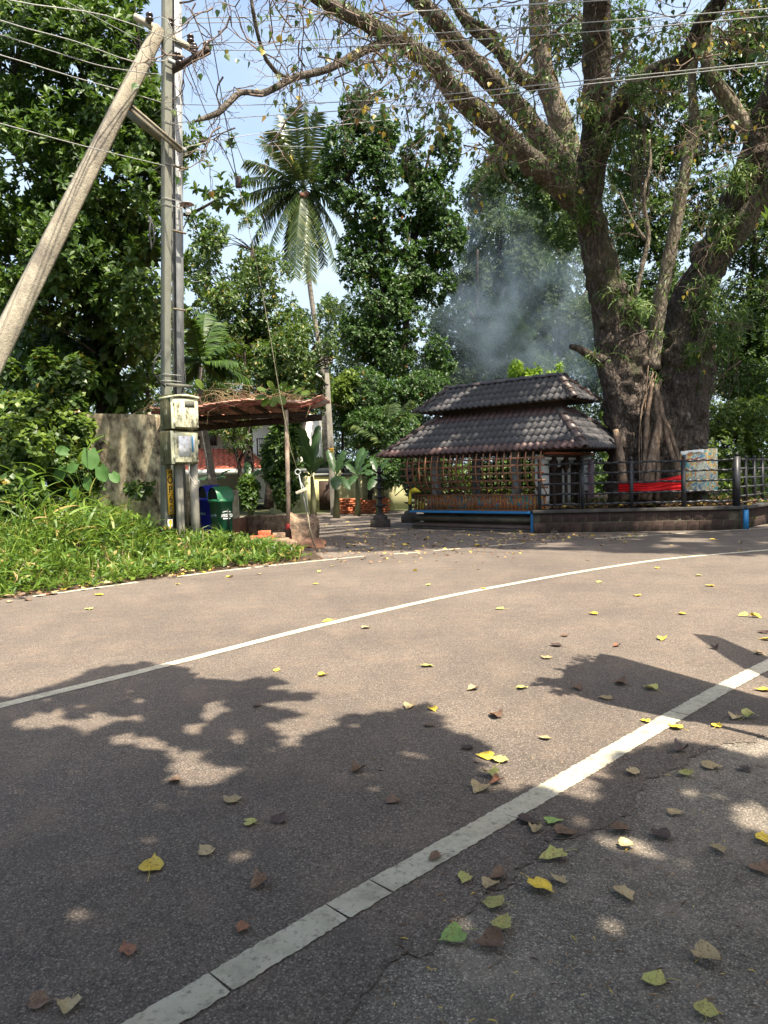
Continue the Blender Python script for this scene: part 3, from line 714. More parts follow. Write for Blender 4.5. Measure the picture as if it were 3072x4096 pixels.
m = MB(); sbox(m, .3, 3.5, 1.05, 1.6, 2.55, 3.1); m.build('roof_neck', M['dark_wood'], shrine)
for v in (.5, 2.2): m = MB(); sbox(m, -.3, 4.1, v - .05, v + .05, 1.99, 2.1); m.build('wall_plate', M['dark_wood'], shrine)
for u in (.42, 2.72, 3.5): m = MB(); sbox(m, u - .05, u + .05, .1, 2.6, 1.88, 1.985); m.build('roof_beam', M['dark_wood'], shrine)

# tiered oil lamps
def oil_lamp(loc, label):
    t = thing('oil_lamp', label, 'oil lamp', loc, 'tiered stone oil lamps before the shrine')
    b = MB(); a = [math.pi / 6 + k * math.pi / 3 for k in range(6)]
    b.poly_prism([(loc[0] + .31 * math.cos(x), loc[1] + .31 * math.sin(x)) for x in a], -.01, .19); b.build('base', M['stone_lamp_base'], t, bevel=.01)
    b = MB(); b.lathe([(.2, .19), (.2, .21), (.185, .25), (.17, .30), (.12, .33), (.07, .345), (.07, .36)], loc); b.build('dome', M['stone_lamp_base'], t, True)
    b = MB(); b.lathe([(.065, .345), (.05, .42), (.058, .5), (.05, .56), (.05, 1.5), (.0, 1.51)], loc, 16); b.build('stem', M['stone_black'], t, True)
    for z, r in ((.57, .18), (.80, .165), (1.04, .15), (1.27, .135), (1.47, .12)):
        b = MB(); b.lathe([(.05, z - .06), (r * .7, z - .035), (r, z - .01), (r, z + .012), (r * .9, z + .004), (.06, z), (.05, z + .03)], loc); b.build('plate', M['stone_black'], t, True)
    b = MB(); b.lathe([(.045, 1.5), (.06, 1.52), (.045, 1.55), (.03, 1.58), (.035, 1.6), (.0, 1.66)], loc, 14); b.build('finial', M['stone_black'], t, True)
oil_lamp(gnd(1522, 2106), 'black tiered stone oil lamp standing out in the open yard, clear of the shrine')
oil_lamp(gnd(1642, 2088), 'black tiered stone oil lamp half hidden behind the left corner of the shrine')

# ---------------------------------------------------------------- terrace wall, bed and fence round the big tree
zt = .50
WA = np.array([3.30, 15.60, 0]); WB = np.array([at(2957, 2030, 15.15)[0], 15.15, 0]); WC = WB + np.array([2.6, 2.75, 0]) * 2.2
wall = thing('terrace_wall', 'low laterite block wall, darkened to look shaded, with concrete coping round the tree bed', 'wall', WA)
def block_wall(P0, P1, courses, bw, parent, mat, h):
    d = nrm(P1 - P0); nn = np.array([d[1], -d[0], 0]); L = np.linalg.norm(P1 - P0)
    m = MB(); m.beam(P0 + [0, 0, h / 2 - .01] - nn * .14, P1 + [0, 0, h / 2 - .01] - nn * .14, .22, h - .02); m.build('mortar_core', M['mortar'], parent)
    mats = []
    for k in range(5):
        mb = MB(); V = []; n = 3
        hw, hh = bw / 2 - .007, h / courses / 2 - .007; r = np.random.default_rng(k)
        G = [[(-hw + 2 * hw * i / 4, -hh + 2 * hh * j / 3, (0 if (i in (0, 4) or j in (0, 3)) else .02 + r.uniform(-.008, .012))) for i in range(5)] for j in range(4)]
        V = [g for row in G for g in row] + [(g[0], g[1], -.03) for g in (G[0][0], G[0][4], G[3][4], G[3][0])]
        F = [[j * 5 + i, j * 5 + i + 1, j * 5 + i + 6, j * 5 + i + 5] for j in range(3) for i in range(4)]
        mb.add([(a, -c, b) for a, b, c in V], F); mb.add([(V[i][0], -V[i][2], V[i][1]) for i in (0, 4, 19, 15)] + [(V[i][0], -V[i][2], V[i][1]) for i in (20, 21, 22, 23)], [[0, 4, 5, 1], [1, 5, 6, 2], [2, 6, 7, 3], [3, 7, 4, 0]])
        mats.append(mb.mesh('laterite_block', mat))
    ang = math.atan2(d[1], d[0])
    for c in range(courses):
        x = bw * (.5 if c % 2 else 1.0)
        z = h * (c + .5) / courses
        x = bw / 2 + (0 if c % 2 == 0 else -.0) + (.5 * bw if c % 2 else 0)
        while x < L - bw * .3:
            p = P0 + d * x + [0, 0, z] + nn * (-.028 + random.uniform(-.004, .006)) - base_of(parent)
            o = link('laterite_block', random.choice(mats), parent, p); o.rotation_euler = (random.uniform(-.01, .01), random.uniform(-.012, .012), ang)
            x += bw
block_wall(WA, WB, 2, .25, wall, M['laterite_shaded'], .43)
block_wall(WB + [.06, 0, 0], WC, 2, .25, wall, M['laterite_shaded'], .43)
m = MB(); m.beam(WA + [-.02, .12, .465], WB + [.1, .12, .465], .34, .07); m.beam(WB + [.05, .10, .465], WC + [.05, .10, .465], .34, .066); m.build('coping', surf('coping_mat', (.03, .028, .026), (.075, .068, .06), 5, .8, .2, .5, .01, c3=(.02, .07, .13), scale2=2.2, f2=(.60, .66)), wall, bevel=.01)
m = MB(); m.beam(WB + [.10, -.08, 0], WB + [.10, -.08, .42], .10, .05, (0, 1, 0)); m.build('corner_strip', M['blue_ledge'], wall)
bed = sheet('tree_bed_soil', [WA[:2] + [.1, .25], WB[:2] + [0, .2], WC[:2] + [0, .2], (14, 27), (6, 27), (4.6, 19.5)], .485, M['soil'])
fence = thing('railing_fence', 'black iron railing with five rails and ball-topped posts on the terrace wall', 'fence', WA + [0, .12, zt])
def post(p, w, h):
    m = MB(); m.box(p + np.array([0, 0, h / 2 + .0]), (w, w, h)); m.lathe([(.0, h), (.02, h), (.02, h + .015), (.036, h + .03), (.042, h + .055), (.034, h + .08), (.0, h + .095)], p, 12); m.build('post', M['iron_black'], fence)
FO = np.array([0, .12, zt])
def along(px):                              # the point of the front wall seen at pixel column px
    best = min(np.linspace(0, 1, 800), key=lambda t: abs(to_px(WA + (WB - WA) * t + [0, .12, 1])[0] - px)); return WA + (WB - WA) * best + FO
for px, w in ((2157, .062), (2329, .062), (2525, .07), (2734, .075), (2955, .12)): post(along(px), w, 1.03 if w < .1 else 1.06)
RH = (1.0, .785, .565, .335, .11)
for z in RH:
    m = MB(); a, b = along(2150) + [0, 0, z], along(2955) + [0, 0, z + .0]
    n = 24
    for i in range(n):                      # rails are flat bars, a little bent
        p, q = a + (b - a) * i / n, a + (b - a) * (i + 1) / n
        f = lambda s: np.array([0, 0, .008 * math.sin(s * 1.9 + z * 7) + .004 * math.sin(s * 5.1)])
        m.beam(p + f(i), q + f(i + 1), .035, .045)
    m.build('rail', M['iron_black'], fence)
dC = nrm(WC - WB); pB = along(2955)
for k in range(1, 9): post(pB + dC * (.62 * k), .06, 1.0)
for z in (1.0, .8, .6, .4, .2, .06):
    m = MB(); m.beam(pB + [0, 0, z], pB + dC * 5.2 + [0, 0, z], .03, .04); m.build('rail', M['iron_black'], fence)

# ---------------------------------------------------------------- the great peepal tree
tree_loc = np.array([at(2610, 1960, 16.9)[0], 16.9, .48])
peepal = thing('peepal_tree', 'huge old spreading tree with a cleft scaly trunk behind the railing', 'tree', tree_loc)
def TY(Y): return 10 + (Y - 10) * .75 if Y > 10 else Y
def limb(name, pts, mat='bark_limb', n=20, noise=.16, nsc=3.5, step=.14, parent=None):
    if parent is None: pts = [(a, b, TY(c), w * (.72 if name == 'aerial_root' else .98)) for a, b, c, w in pts]
    """pts: (x px, y px, distance, width px)"""
    P_ = np.array([at(a, b, c) for a, b, c, w in pts]); R = np.array([w / 2 * c / FPX for a, b, c, w in pts])
    P_, R = smooth_path(P_, R, step)
    V, F4, F3 = tube_arrays(P_, R, n, noise, nsc)
    mb = MB(); mb.add(V, F4); mb.F3.append(F3)
    LIMBS.append((P_, R)); 
    return mb.build(name, M[mat], parent or peepal, True)
LIMBS = []
# left stem, built of two merging strands, and the right stem
limb('trunk', [(2555, 2010, 19.2, 250), (2545, 1900, 19.2, 215), (2530, 1700, 19.3, 200), (2505, 1500, 19.3, 185), (2475, 1300, 19.2, 165), (2420, 1130, 19.0, 130), (2375, 950, 18.8, 112), (2335, 800, 18.6, 115)], 'bark_big', 72, .22, 4.2, .05)
limb('trunk', [(2480, 2010, 18.9, 95), (2478, 1850, 18.9, 80), (2490, 1650, 19.0, 90), (2445, 1480, 19.2, 110), (2430, 1300, 19.3, 105), (2400, 1150, 19.3, 90), (2360, 1000, 19.1, 70)], 'bark_big', 32, .2, 3.2, .07)
limb('trunk', [(2620, 2010, 18.8, 150), (2600, 1850, 18.9, 120), (2590, 1700, 19.2, 130), (2570, 1520, 19.4, 120)], 'bark_big', 32, .2, 3.2, .07)
limb('trunk', [(2645, 2010, 19.25, 250), (2645, 1850, 19.3, 225), (2640, 1700, 19.4, 200), (2635, 1600, 19.5, 160), (2625, 1520, 19.7, 90)], 'bark_big', 56, .22, 4.2, .06)
limb('trunk', [(2715, 2010, 19.3, 230), (2710, 1850, 19.3, 200), (2705, 1700, 19.4, 200), (2705, 1550, 19.5, 195), (2715, 1420, 19.6, 180), (2740, 1290, 19.7, 150), (2785, 1150, 19.6, 145), (2850, 1020, 19.4, 140), (2925, 870, 19.1, 120), (2995, 700, 18.8, 125), (3070, 480, 18.4, 115), (3140, 250, 18, 100)], 'bark_big', 72, .22, 4.2, .05)
limb('trunk', [(2760, 2010, 19.9, 150), (2765, 1800, 19.9, 120), (2785, 1620, 20, 105), (2800, 1480, 20, 100), (2810, 1380, 19.9, 90), (2800, 1280, 19.8, 80)], 'bark_big', 30, .2, 3.2, .07)
LM = 'limb'
limb(LM, [(2330, 830, 18.7, 120), (2240, 735, 18, 100), (2113, 640, 17, 92), (1965, 496, 15.8, 85), (1870, 415, 15, 78), (1795, 340, 14.4, 72), (1740, 255, 13.9, 68), (1651, 200, 13.2, 68), (1564, 145, 12.6, 66), (1434, 75, 11.9, 60), (1300, 10, 11.2, 54), (1180, -70, 10.6, 48), (1000, -220, 10, 36)], n=24, step=.1)
limb(LM, [(2340, 880, 18.7, 120), (2360, 700, 18.3, 112), (2378, 537, 17.8, 110), (2388, 350, 17.2, 112), (2388, 150, 16.6, 108), (2385, -30, 16, 100), (2350, -400, 15, 80)], 'bark_big', n=24, step=.1)
limb(LM, [(2395, 620, 18.0, 75), (2444, 480, 17.7, 82), (2519, 365, 17.4, 76), (2610, 295, 17.1, 66), (2709, 258, 16.8, 62), (2760, 200, 16.6, 60), (2800, 110, 16.4, 58), (2883, -10, 16, 54), (2960, -200, 15.6, 46)], 'bark_dark', n=22, step=.1)
limb(LM, [(2320, 740, 19.3, 110), (2275, 600, 19.2, 108), (2225, 440, 19, 92), (2180, 300, 18.8, 78), (2163, 190, 18.6, 74), (2152, 0, 18.3, 72), (2140, -200, 18, 60)], 'bark_pale', n=22, step=.1)
limb(LM, [(2310, 720, 19.0, 80), (2200, 590, 18.6, 85), (2113, 480, 18.2, 82), (2040, 400, 17.8, 80), (1985, 340, 17.4, 78), (1865, 225, 16.6, 76), (1760, 90, 15.8, 72), (1670, 0, 15.2, 64), (1560, -120, 14.6, 55)], n=24, step=.1)
limb(LM, [(2145, 345, 18.9, 58), (2060, 290, 18.6, 54), (1989, 195, 18.2, 52), (1900, 120, 17.8, 48), (1850, 60, 17.5, 45), (1800, -20, 17.2, 40), (1700, -160, 16.5, 34)], n=16)
limb(LM, [(1600, 165, 12.9, 36), (1564, 162, 12.6, 34), (1470, 197, 12.2, 33), (1376, 244, 11.8, 31), (1289, 284, 11.4, 30), (1181, 309, 11.1, 29), (1094, 354, 10.8, 27), (1043, 374, 10.6, 26), (964, 370, 10.4, 25), (904, 422, 10.2, 24), (872, 452, 10.1, 22), (808, 476, 9.9, 17), (780, 486, 9.8, 8)], n=14, step=.08)
limb(LM, [(1145, 313, 11.0, 20), (1105, 290, 10.8, 18), (1065, 240, 10.6, 17), (1036, 159, 10.4, 16), (1015, 60, 10.2, 15), (1002, -20, 10, 13)], n=10)
limb(LM, [(1510, 195, 12.4, 16), (1490, 235, 12.3, 13), (1500, 265, 12.3, 12), (1528, 300, 12.3, 10), (1530, 312, 12.3, 9)], n=8)
limb(LM, [(2612, 1480, 19.3, 60), (2624, 1330, 19.3, 60), (2643, 1199, 19.2, 60), (2684, 992, 19, 55), (2725, 786, 18.8, 48), (2752, 620, 18.7, 42), (2780, 520, 18.6, 42), (2775, 430, 18.5, 36), (2767, 331, 18.4, 30), (2785, 200, 18.2, 28)], 'bark_pale', n=16)
limb(LM, [(2540, 1190, 19.4, 22), (2565, 1080, 19.3, 20), (2593, 951, 19.2, 18), (2580, 850, 19.1, 17), (2577, 760, 19, 15), (2601, 662, 19, 12), (2598, 560, 19, 8)], 'bark_pale', n=8)
limb(LM, [(2580, 960, 19.2, 14), (2540, 900, 19.2, 12), (2505, 830, 19.2, 9), (2480, 770, 19.2, 6)], 'bark_pale', n=8)
limb('broken_stub', [(2450, 1450, 19.1, 58), (2400, 1438, 19, 48), (2358, 1420, 18.9, 38), (2315, 1395, 18.8, 30), (2282, 1386, 18.7, 20)], 'bark_big', n=16, noise=.25)
limb(LM, [(2860, 1010, 19.2, 80), (2940, 930, 18.8, 100), (3023, 830, 18.4, 92), (3100, 740, 18, 90), (3250, 600, 17.4, 80)], n=20, step=.1)
limb(LM, [(3010, 560, 18.6, 64), (2960, 470, 18.5, 60), (2905, 390, 18.4, 56), (2850, 310, 18.2, 50), (2820, 200, 18.1, 46), (2830, 60, 18, 40)], 'bark_pale', n=16)
limb(LM, [(2000, 150, 17.0, 20), (1960, 120, 16.8, 18), (1830, 40, 16.4, 16), (1815, -30, 16.2, 14)], n=8)
limb(LM, [(2300, 60, 16.2, 10), (2240, 110, 16, 12), (2130, 200, 15.8, 14), (2060, 290, 15.8, 13), (2010, 380, 15.8, 9)], 'bark_pale', n=8)
# pale aerial roots down the cleft
RT = 'aerial_root'
limb(RT, [(2640, 1520, 18.42, 20), (2625, 1600, 18.32, 30), (2640, 1680, 18.22, 42), (2618, 1780, 18.12, 50), (2600, 1880, 18.02, 56), (2585, 2000, 17.92, 60)], 'bark_root', n=14, noise=.08)
limb(RT, [(2612, 1530, 18.42, 14), (2600, 1600, 18.32, 20), (2590, 1660, 18.22, 24), (2585, 1760, 18.17, 26), (2575, 1900, 18.12, 26), (2560, 2000, 18.02, 28)], 'bark_root', n=12, noise=.08)
limb(RT, [(2622, 1540, 18.32, 20), (2640, 1600, 18.22, 24), (2650, 1660, 18.12, 26), (2678, 1720, 18.07, 24), (2695, 1770, 18.02, 22), (2712, 1830, 18.02, 20), (2718, 1930, 18.02, 16)], 'bark_root', n=12, noise=.08)
limb(RT, [(2660, 1700, 18.12, 20), (2672, 1760, 18.02, 26), (2690, 1820, 17.97, 28), (2712, 1880, 17.92, 24), (2718, 1990, 17.92, 24)], 'bark_root', n=12, noise=.08)
limb(RT, [(2630, 1780, 18.07, 20), (2632, 1860, 18.02, 26), (2628, 2000, 17.92, 26)], 'bark_root', n=10, noise=.08)
limb(RT, [(2462, 1720, 18.42, 30), (2478, 1800, 18.22, 44), (2490, 1900, 18.12, 48), (2500, 2000, 18.02, 54)], 'bark_root', n=14, noise=.08)
for k in range(8):
    x = 2560 + 50 * k / 8 + random.uniform(-8, 8)
    limb(RT, [(2610 + random.uniform(-18, 18), 1500 + random.uniform(-40, 60), 18.7, 4), (x, 1640, 18.32, 6), (x - 5 + random.uniform(-10, 10), 1800, 18.22, 6), (x - 5, 1985, 18.12, 7)], 'bark_root', n=5, noise=.0, step=.25)
# hanging threads
mb = MB()
for k in range(150):
    if k < 45: x, y, Yd, ln = random.uniform(2790, 2960), random.uniform(1150, 1400), 18.6, random.uniform(100, 350)
    elif k < 80: x, y, Yd, ln = random.uniform(2520, 2600), random.uniform(380, 700), 17, random.uniform(150, 400)
    else:
        P_, R = random.choice(LIMBS[5:9]); q = P_[random.randrange(len(P_))]; x, y = to_px(q); Yd = q[1] - .1; ln = random.uniform(40, 200)
    Yd = TY(Yd) if k < 80 else Yd; a = at(x, y, Yd); L = ln * Yd / FPX
    mb.tube([a, a + [random.uniform(-.1, .1), 0, -L * .5], a + [random.uniform(-.15, .15), 0, -L]], .006, 3, cap=False)
o = mb.build('hanging_root', M['twig'], peepal); o['kind'] = 'stuff'

# epiphyte tufts along the limbs
def tufts(P_, D, k, l, w):
    return whorls(P_, D, k, l, w, T_STRAP, 1.0, .35, .1)
EP = []
for i, (P_, R) in enumerate(LIMBS):
    if R.max() < .12: continue
    d = .32 if i in (0, 1, 3) else 1.0
    n = int(len(P_) * 1.0 * d)
    for _ in range(n):
        j = random.randrange(len(P_)); x, y = to_px(P_[j])
        if y > 1560: continue
        dr = nrm(np.array([random.uniform(-1, 1), random.uniform(-1.2, .1), random.uniform(-.3, 1)]))
        EP.append((P_[j] + dr * R[j] * .95, dr))
for cx, cy, Yd, r, k in ((2250, 660, 17.6, 130, 40), (2450, 560, 17.4, 90, 40), (2330, 850, 18.2, 80, 40), (2560, 330, 16.8, 70, 25), (2880, 900, 18.6, 80, 60), (2840, 1200, 18.9, 100, 50), (2470, 1150, 18.9, 60, 22), (2540, 1240, 18.9, 60, 40), (2880, 1330, 18.6, 100, 45), (2780, 1400, 18.7, 60, 20), (2950, 700, 18.2, 80, 40), (2350, 430, 17, 60, 20), (2960, 1260, 18.6, 60, 20)):
    for _ in range(k):
        a = random.uniform(0, 6.3); rr = random.uniform(0, r) 
        EP.append((at(cx + rr * math.cos(a), cy + rr * math.sin(a), TY(Yd) - .1 + random.uniform(-.3, .3)), nrm(np.array([random.uniform(-1, 1), -.6, random.uniform(-.2, 1)]))))
P_ = np.array([e[0] for e in EP]); D = np.array([e[1] for e in EP])
V, F = tufts(P_, D, 11, .27, .028)
link('epiphyte', mesh_np('epiphyte', V - base_of(peepal), [F], M['epiphyte']), peepal)['kind'] = 'stuff'

# twigs and heart-shaped leaves
tw = MB(); LV = []; LD = []
def spray(p0, d0, L, lvl, leafp):
    """a forking twig with hanging leaves"""
    n = 4; pts = [p0]; d = d0
    for i in range(n):
        d = nrm(d + np.array([random.gauss(0, .28), random.gauss(0, .28), random.gauss(-.05, .22)])); pts.append(pts[-1] + d * L / n)
    tw.tube(pts, np.linspace(.004 + .006 * lvl, .003 + .002 * lvl, n + 1), 3, cap=False)
    if lvl > 0:
        for i in range(2, n + 1):
            for _ in range(2 if i == n else 1):
                dd = nrm(d + np.array([random.gauss(0, .8), random.gauss(0, .8), random.gauss(0, .6)])); spray(pts[i], dd, L * .62, lvl - 1, leafp)
    else:
        for i in range(1, n + 1):
            if random.random() < leafp * .30: LV.append(pts[i] + np.array([0, 0, -.06])); LD.append(np.array([random.gauss(0, .35), random.gauss(0, .35), -1]))
def add_sprays(region, n, Yr, L, leafp, lvl=2):
    for _ in range(n):
        x, y = random.uniform(region[0], region[2]), random.uniform(region[1], region[3])
        spray(at(x, y, TY(random.uniform(*Yr))), nrm(np.array([random.gauss(0, 1), random.gauss(0, .6), random.gauss(-.2, .6)])), L, lvl, leafp)
add_sprays((1060, -60, 1560, 230), 20, (10.5, 12.5), .75, .55)
add_sprays((1000, 0, 1560, 420), 15, (10.5, 12.5), .7, .28)
add_sprays((1500, 120, 1900, 520), 17, (11.5, 14.5), .75, .5)
add_sprays((1560, -60, 2150, 330), 28, (12.5, 16), .85, .6)
add_sprays((1900, 200, 2300, 620), 16, (14, 17), .8, .5)
add_sprays((2200, -60, 3072, 350), 34, (13, 17), .85, .85)
add_sprays((2450, 350, 3072, 900), 16, (15, 18), .8, .35)
add_sprays((2500, 900, 2950, 1400), 5, (17, 19), .7, .4)
add_sprays((1850, 450, 2200, 760), 6, (13, 15), .6, .4)
add_sprays((700, 0, 1060, 520), 11, (9.5, 10.5), .55, .07)
add_sprays((2950, 200, 3150, 1500), 14, (16, 19), .8, .5)
o = tw.build('twigs', M['twig'], peepal); o['kind'] = 'stuff'
LV = np.array(LV); LD = np.array(LD)
s = RNG.uniform(.75, 1.2, len(LV))
V, F = scatter(T_HEART, LV, LD, nrm(np.stack([RNG.normal(size=len(LV)), RNG.normal(size=len(LV)) - .4, RNG.normal(size=len(LV)) * .2], 1)), .105 * s, .088 * s)
crownparts = [(V, F)]
# the high canopy above the frame, whose dappled shade lies over the shrine and the yard
def shade_pts(poly_ground, n, h0, h1):
    poly = np.array(poly_ground); lo, hi = poly.min(0), poly.max(0); out = []
    q = np.stack([RNG.uniform(lo[0], hi[0], n), RNG.uniform(lo[1], hi[1], n)], 1); q = q[in_poly(q, poly)]
    h = RNG.uniform(h0, h1, len(q))
    return q, np.c_[q, np.zeros(len(q))] + SUN[None] * (h / SUN[2])[:, None]
def canopy(poly, n, h0, h1, thr, nsc, seed, k=5, l=.16, holes=None):
    q, P_ = shade_pts(poly, n, h0, h1)
    keep = fbm(np.c_[q * nsc, np.full(len(q), seed)], 3) > thr
    if holes is not None: keep &= ~holes(q)
    P_ = P_[keep]
    px_, py_ = np.array([to_px(p_) for p_ in P_]).T; fr = (P_ - EYEP) @ _f > .2
    P_ = P_[~(fr & (px_ > -60) & (px_ < 3130) & (py_ > -70))]
    sk = np.concatenate([q_[0][::5] for q_ in LIMBS if q_[0][:, 2].max() > 5 and q_[0][:, 0].min() < 4.2])
    sk = sk[(sk[:, 2] > 4) & (sk[:, 0] < 5.5)]; rel = P_[:, None] - sk[None]; al = rel @ SUN; pd = np.sqrt(np.maximum(0, (rel ** 2).sum(-1) - al ** 2)); P_ = P_[~((pd < .5) & (al > 0)).any(1)]
    return whorls(P_, rnd_dir(len(P_)) + [0, 0, .3], k, l, l * .8, T_KITE, 1, .3)
shade_poly = [(1.0, 12.9), (2.6, 12.2), (5.2, 10.6), (9, 10.9), (20, 14), (22, 27), (10, 30), (1.5, 30), (-1.5, 24), (-1.6, 16), (-.9, 13.6)]
crownparts.append(canopy(shade_poly, 26000, 8, 22, -.20, .7, 5.5, 5, .26))
yard_poly = [(-1.4, 12.9), (2.6, 12.3), (2.6, 14.6), (-.5, 16.5), (-2.5, 27), (-4.5, 27), (-3.0, 17.5)]
crownparts.append(canopy(yard_poly, 5000, 9, 22, -.08, .8, 9.1, 5, .26))
V, F = join(crownparts)
link('crown', mesh_np('crown', V - base_of(peepal), [F], M['peepal']), peepal)['kind'] = 'stuff'

# red cloth tied round the foot of the tree
mb = MB(); V = []; N = 60; K = 14
for i in range(N + 1):
    t = i / N; x = 2474 + (2730 - 2474) * t
    top = 1934 - 3 * math.sin(t * 5) - (0 if t < .45 else 38 * ((t - .45) / .55) ** .8); bot = 1968 - 8 * t
    Yd = 15.62 + .30 * (2 * t - 1) ** 2 - .05 * t
    for j in range(K + 1):
        s = j / K; p = at(x, top + (bot - top) * s, Yd - .03 * math.sin(s * 22 + t * 3 + math.sin(t * 9)) - .012 * math.sin(s * 50 + t * 11)); V.append(p)
F = [[i * (K + 1) + j, (i + 1) * (K + 1) + j, (i + 1) * (K + 1) + j + 1, i * (K + 1) + j + 1] for i in range(N) for j in range(K)]
mb.add(V, F); o = mb.build('red_cloth', M['red_cloth'], None, True); props(o, 'red pleated cloth tied round the foot of the huge tree', 'cloth')
sol = o.modifiers.new('thickness', 'SOLIDIFY'); sol.thickness = .012

# wrapped block beside the tree, covered with a printed sheet
def tarp():
    m, nt, b = newmat('printed_sheet'); v = texco(nt)
    w = nt.nodes.new('ShaderNodeTexNoise'); w.inputs['Scale'].default_value = 3.6; w.inputs['Distortion'].default_value = 1.2; nt.links.new(v, w.inputs['Vector'])
    c = ramp(nt, w.outputs['Fac'], [(.0, (.6, .7, .55)), (.38, (.75, .74, .55)), (.43, (.04, .25, .42)), (.47, (.7, .74, .62)), (.52, (.8, .6, .14)), (.56, (.75, .22, .06)), (.6, (.65, .72, .5)), (.66, (.08, .42, .45))], 'EASE')
    c = mixc(nt, ramp(nt, noise_tex(nt, v, 14, 5), [(.55, (0, 0, 0)), (.65, (.5, .5, .5))]), c, (.2, .19, .14))
    nt.links.new(c, b.inputs['Base Color']); b.inputs['Roughness'].default_value = .45; b.inputs['Specular IOR Level'].default_value = .5
    bump(nt, b, noise_tex(nt, texco(nt, (1, 1, .3)), 9, 5, .65), .8, .05); return m
bt = thing('wrapped_block', 'stone block beside the tree wrapped in a crumpled, colourfully printed plastic sheet', 'block', at(2790, 1985, 16.4))
b0, b1, b2 = at(2722, 1965, 16.2), at(2813, 1966, 15.95), at(2871, 1963, 16.4)
h0, h1, h2 = at(2722, 1808, 16.2)[2] - b0[2], at(2813, 1798, 15.95)[2] - b1[2], at(2871, 1792, 16.4)[2] - b2[2]
V = []; ring = []
cs = [b0, b1, b2, b0 + (b2 - b1) * 1.0]; hs = [h0, h1, h2, h2]
NX, NZ = 10, 12; mb = MB()
for a in range(4):
    A0, A1 = cs[a], cs[(a + 1) % 4]; H0, H1 = hs[a], hs[(a + 1) % 4]; nn = nrm(np.cross(A1 - A0, [0, 0, 1]))
    V = []
    for i in range(NX + 1):
        for j in range(NZ + 1):
            t, s = i / NX, j / NZ; p = A0 + (A1 - A0) * t + np.array([0, 0, (H0 + (H1 - H0) * t) * s])
            e = min(t, 1 - t) * 4; e = min(1, e)
            V.append(p + nn * (.02 * e * vnoise(p * 9) + .03 * e * math.sin(math.pi * s)))
    mb.add(V, [[i * (NZ + 1) + j, (i + 1) * (NZ + 1) + j, (i + 1) * (NZ + 1) + j + 1, i * (NZ + 1) + j + 1] for i in range(NX) for j in range(NZ)])
T4 = [c + np.array([0, 0, h]) for c, h in zip(cs, hs)]
mb.add(T4, [[0, 1, 2, 3]])
mb.build('printed_sheet', tarp(), bt, True)
mb = MB(); V = []
for i in range(13):
    t = i / 12; p = T4[0] + (T4[1] - T4[0]) * t + nrm(np.array([0, -1, 0])) * .03
    V += [p + [0, .06, .012], p + [0, 0, .008], p + [0, -.015, -.05 - .03 * math.sin(t * 11) * math.sin(t * 5)]]
mb.add(V, [[3 * i + j, 3 * i + 3 + j, 3 * i + 4 + j, 3 * i + 1 + j] for i in range(12) for j in range(2)]); mb.build('sheet_fringe', M['white_paint'], bt)
def text(body, size, mat, parent, origin, right, up, name='lettering', ext=.002, sx=1.0):
    c = bpy.data.curves.new(name, 'FONT'); c.body = body; c.size = size; c.extrude = ext; c.align_x = 'CENTER'; c.align_y = 'CENTER'
    c.resolution_u = 3; c.offset = size * .012
    c.materials.append(mat); tmp = bpy.data.objects.new(name, c); COL.objects.link(tmp); dg = bpy.context.evaluated_depsgraph_get(); dg.update()
    me = bpy.data.meshes.new_from_object(tmp.evaluated_get(dg)); me.name = name; bpy.data.objects.remove(tmp); bpy.data.curves.remove(c)
    o = bpy.data.objects.new(name, me); COL.objects.link(o); o.parent = parent
    r = nrm(right); u = nrm(np.array(up) - r * np.dot(up, r)); n = np.cross(r, u); p = np.array(origin) - base_of(parent)
    o.matrix_local = Matrix(((r[0] * sx, u[0], n[0], p[0]), (r[1] * sx, u[1], n[1], p[1]), (r[2] * sx, u[2], n[2], p[2]), (0, 0, 0, 1)))
    return o
fr = b1 - b0
text('Comfort', .155, M['letter_black'] and surf('red_print', (.45, .06, .02), (.6, .1, .04), 8, .6, .3, 0), bt, b0 + fr * .55 + np.array([0, -.075, h0 * .80]), fr, (0, 0, 1), ext=.001)
def rock(name, c, r, mat, parent=None, seed=0, sq=(1, 1, .7)):
    n = 12; th = np.linspace(0, math.pi, 8); V = []
    for t in th:
        for k in range(n):
            a = 2 * math.pi * k / n; d = np.array([math.sin(t) * math.cos(a), math.sin(t) * math.sin(a), math.cos(t)])
            V.append(np.asarray(c) + d * np.array(sq) * r * (1 + .28 * vnoise(d * 1.7 + seed * 5.3) + .12 * vnoise(d * 4 + seed)))
    F = [[i * n + j, i * n + (j + 1) % n, (i + 1) * n + (j + 1) % n, (i + 1) * n + j] for i in range(7) for j in range(n)]
    mb = MB(); mb.add(V, F); return mb.build(name, mat, parent, False)
for k, (px, r, lab) in enumerate(((2772, .07, 'left, paler and taller one'), (2780, .085, 'middle one'), (2818, .085, 'right, flatter one'))):
    p = at(px, 1790 if k else 1794, 16.3); o = rock('stone', p, r, M['stone_lamp_base'], seed=k + 2, sq=(1.1, .9, .8 if k < 2 else .5))
    props(o, 'small grey stone on top of the wrapped block, ' + lab, 'stone', 'stones weighing down the printed sheet')

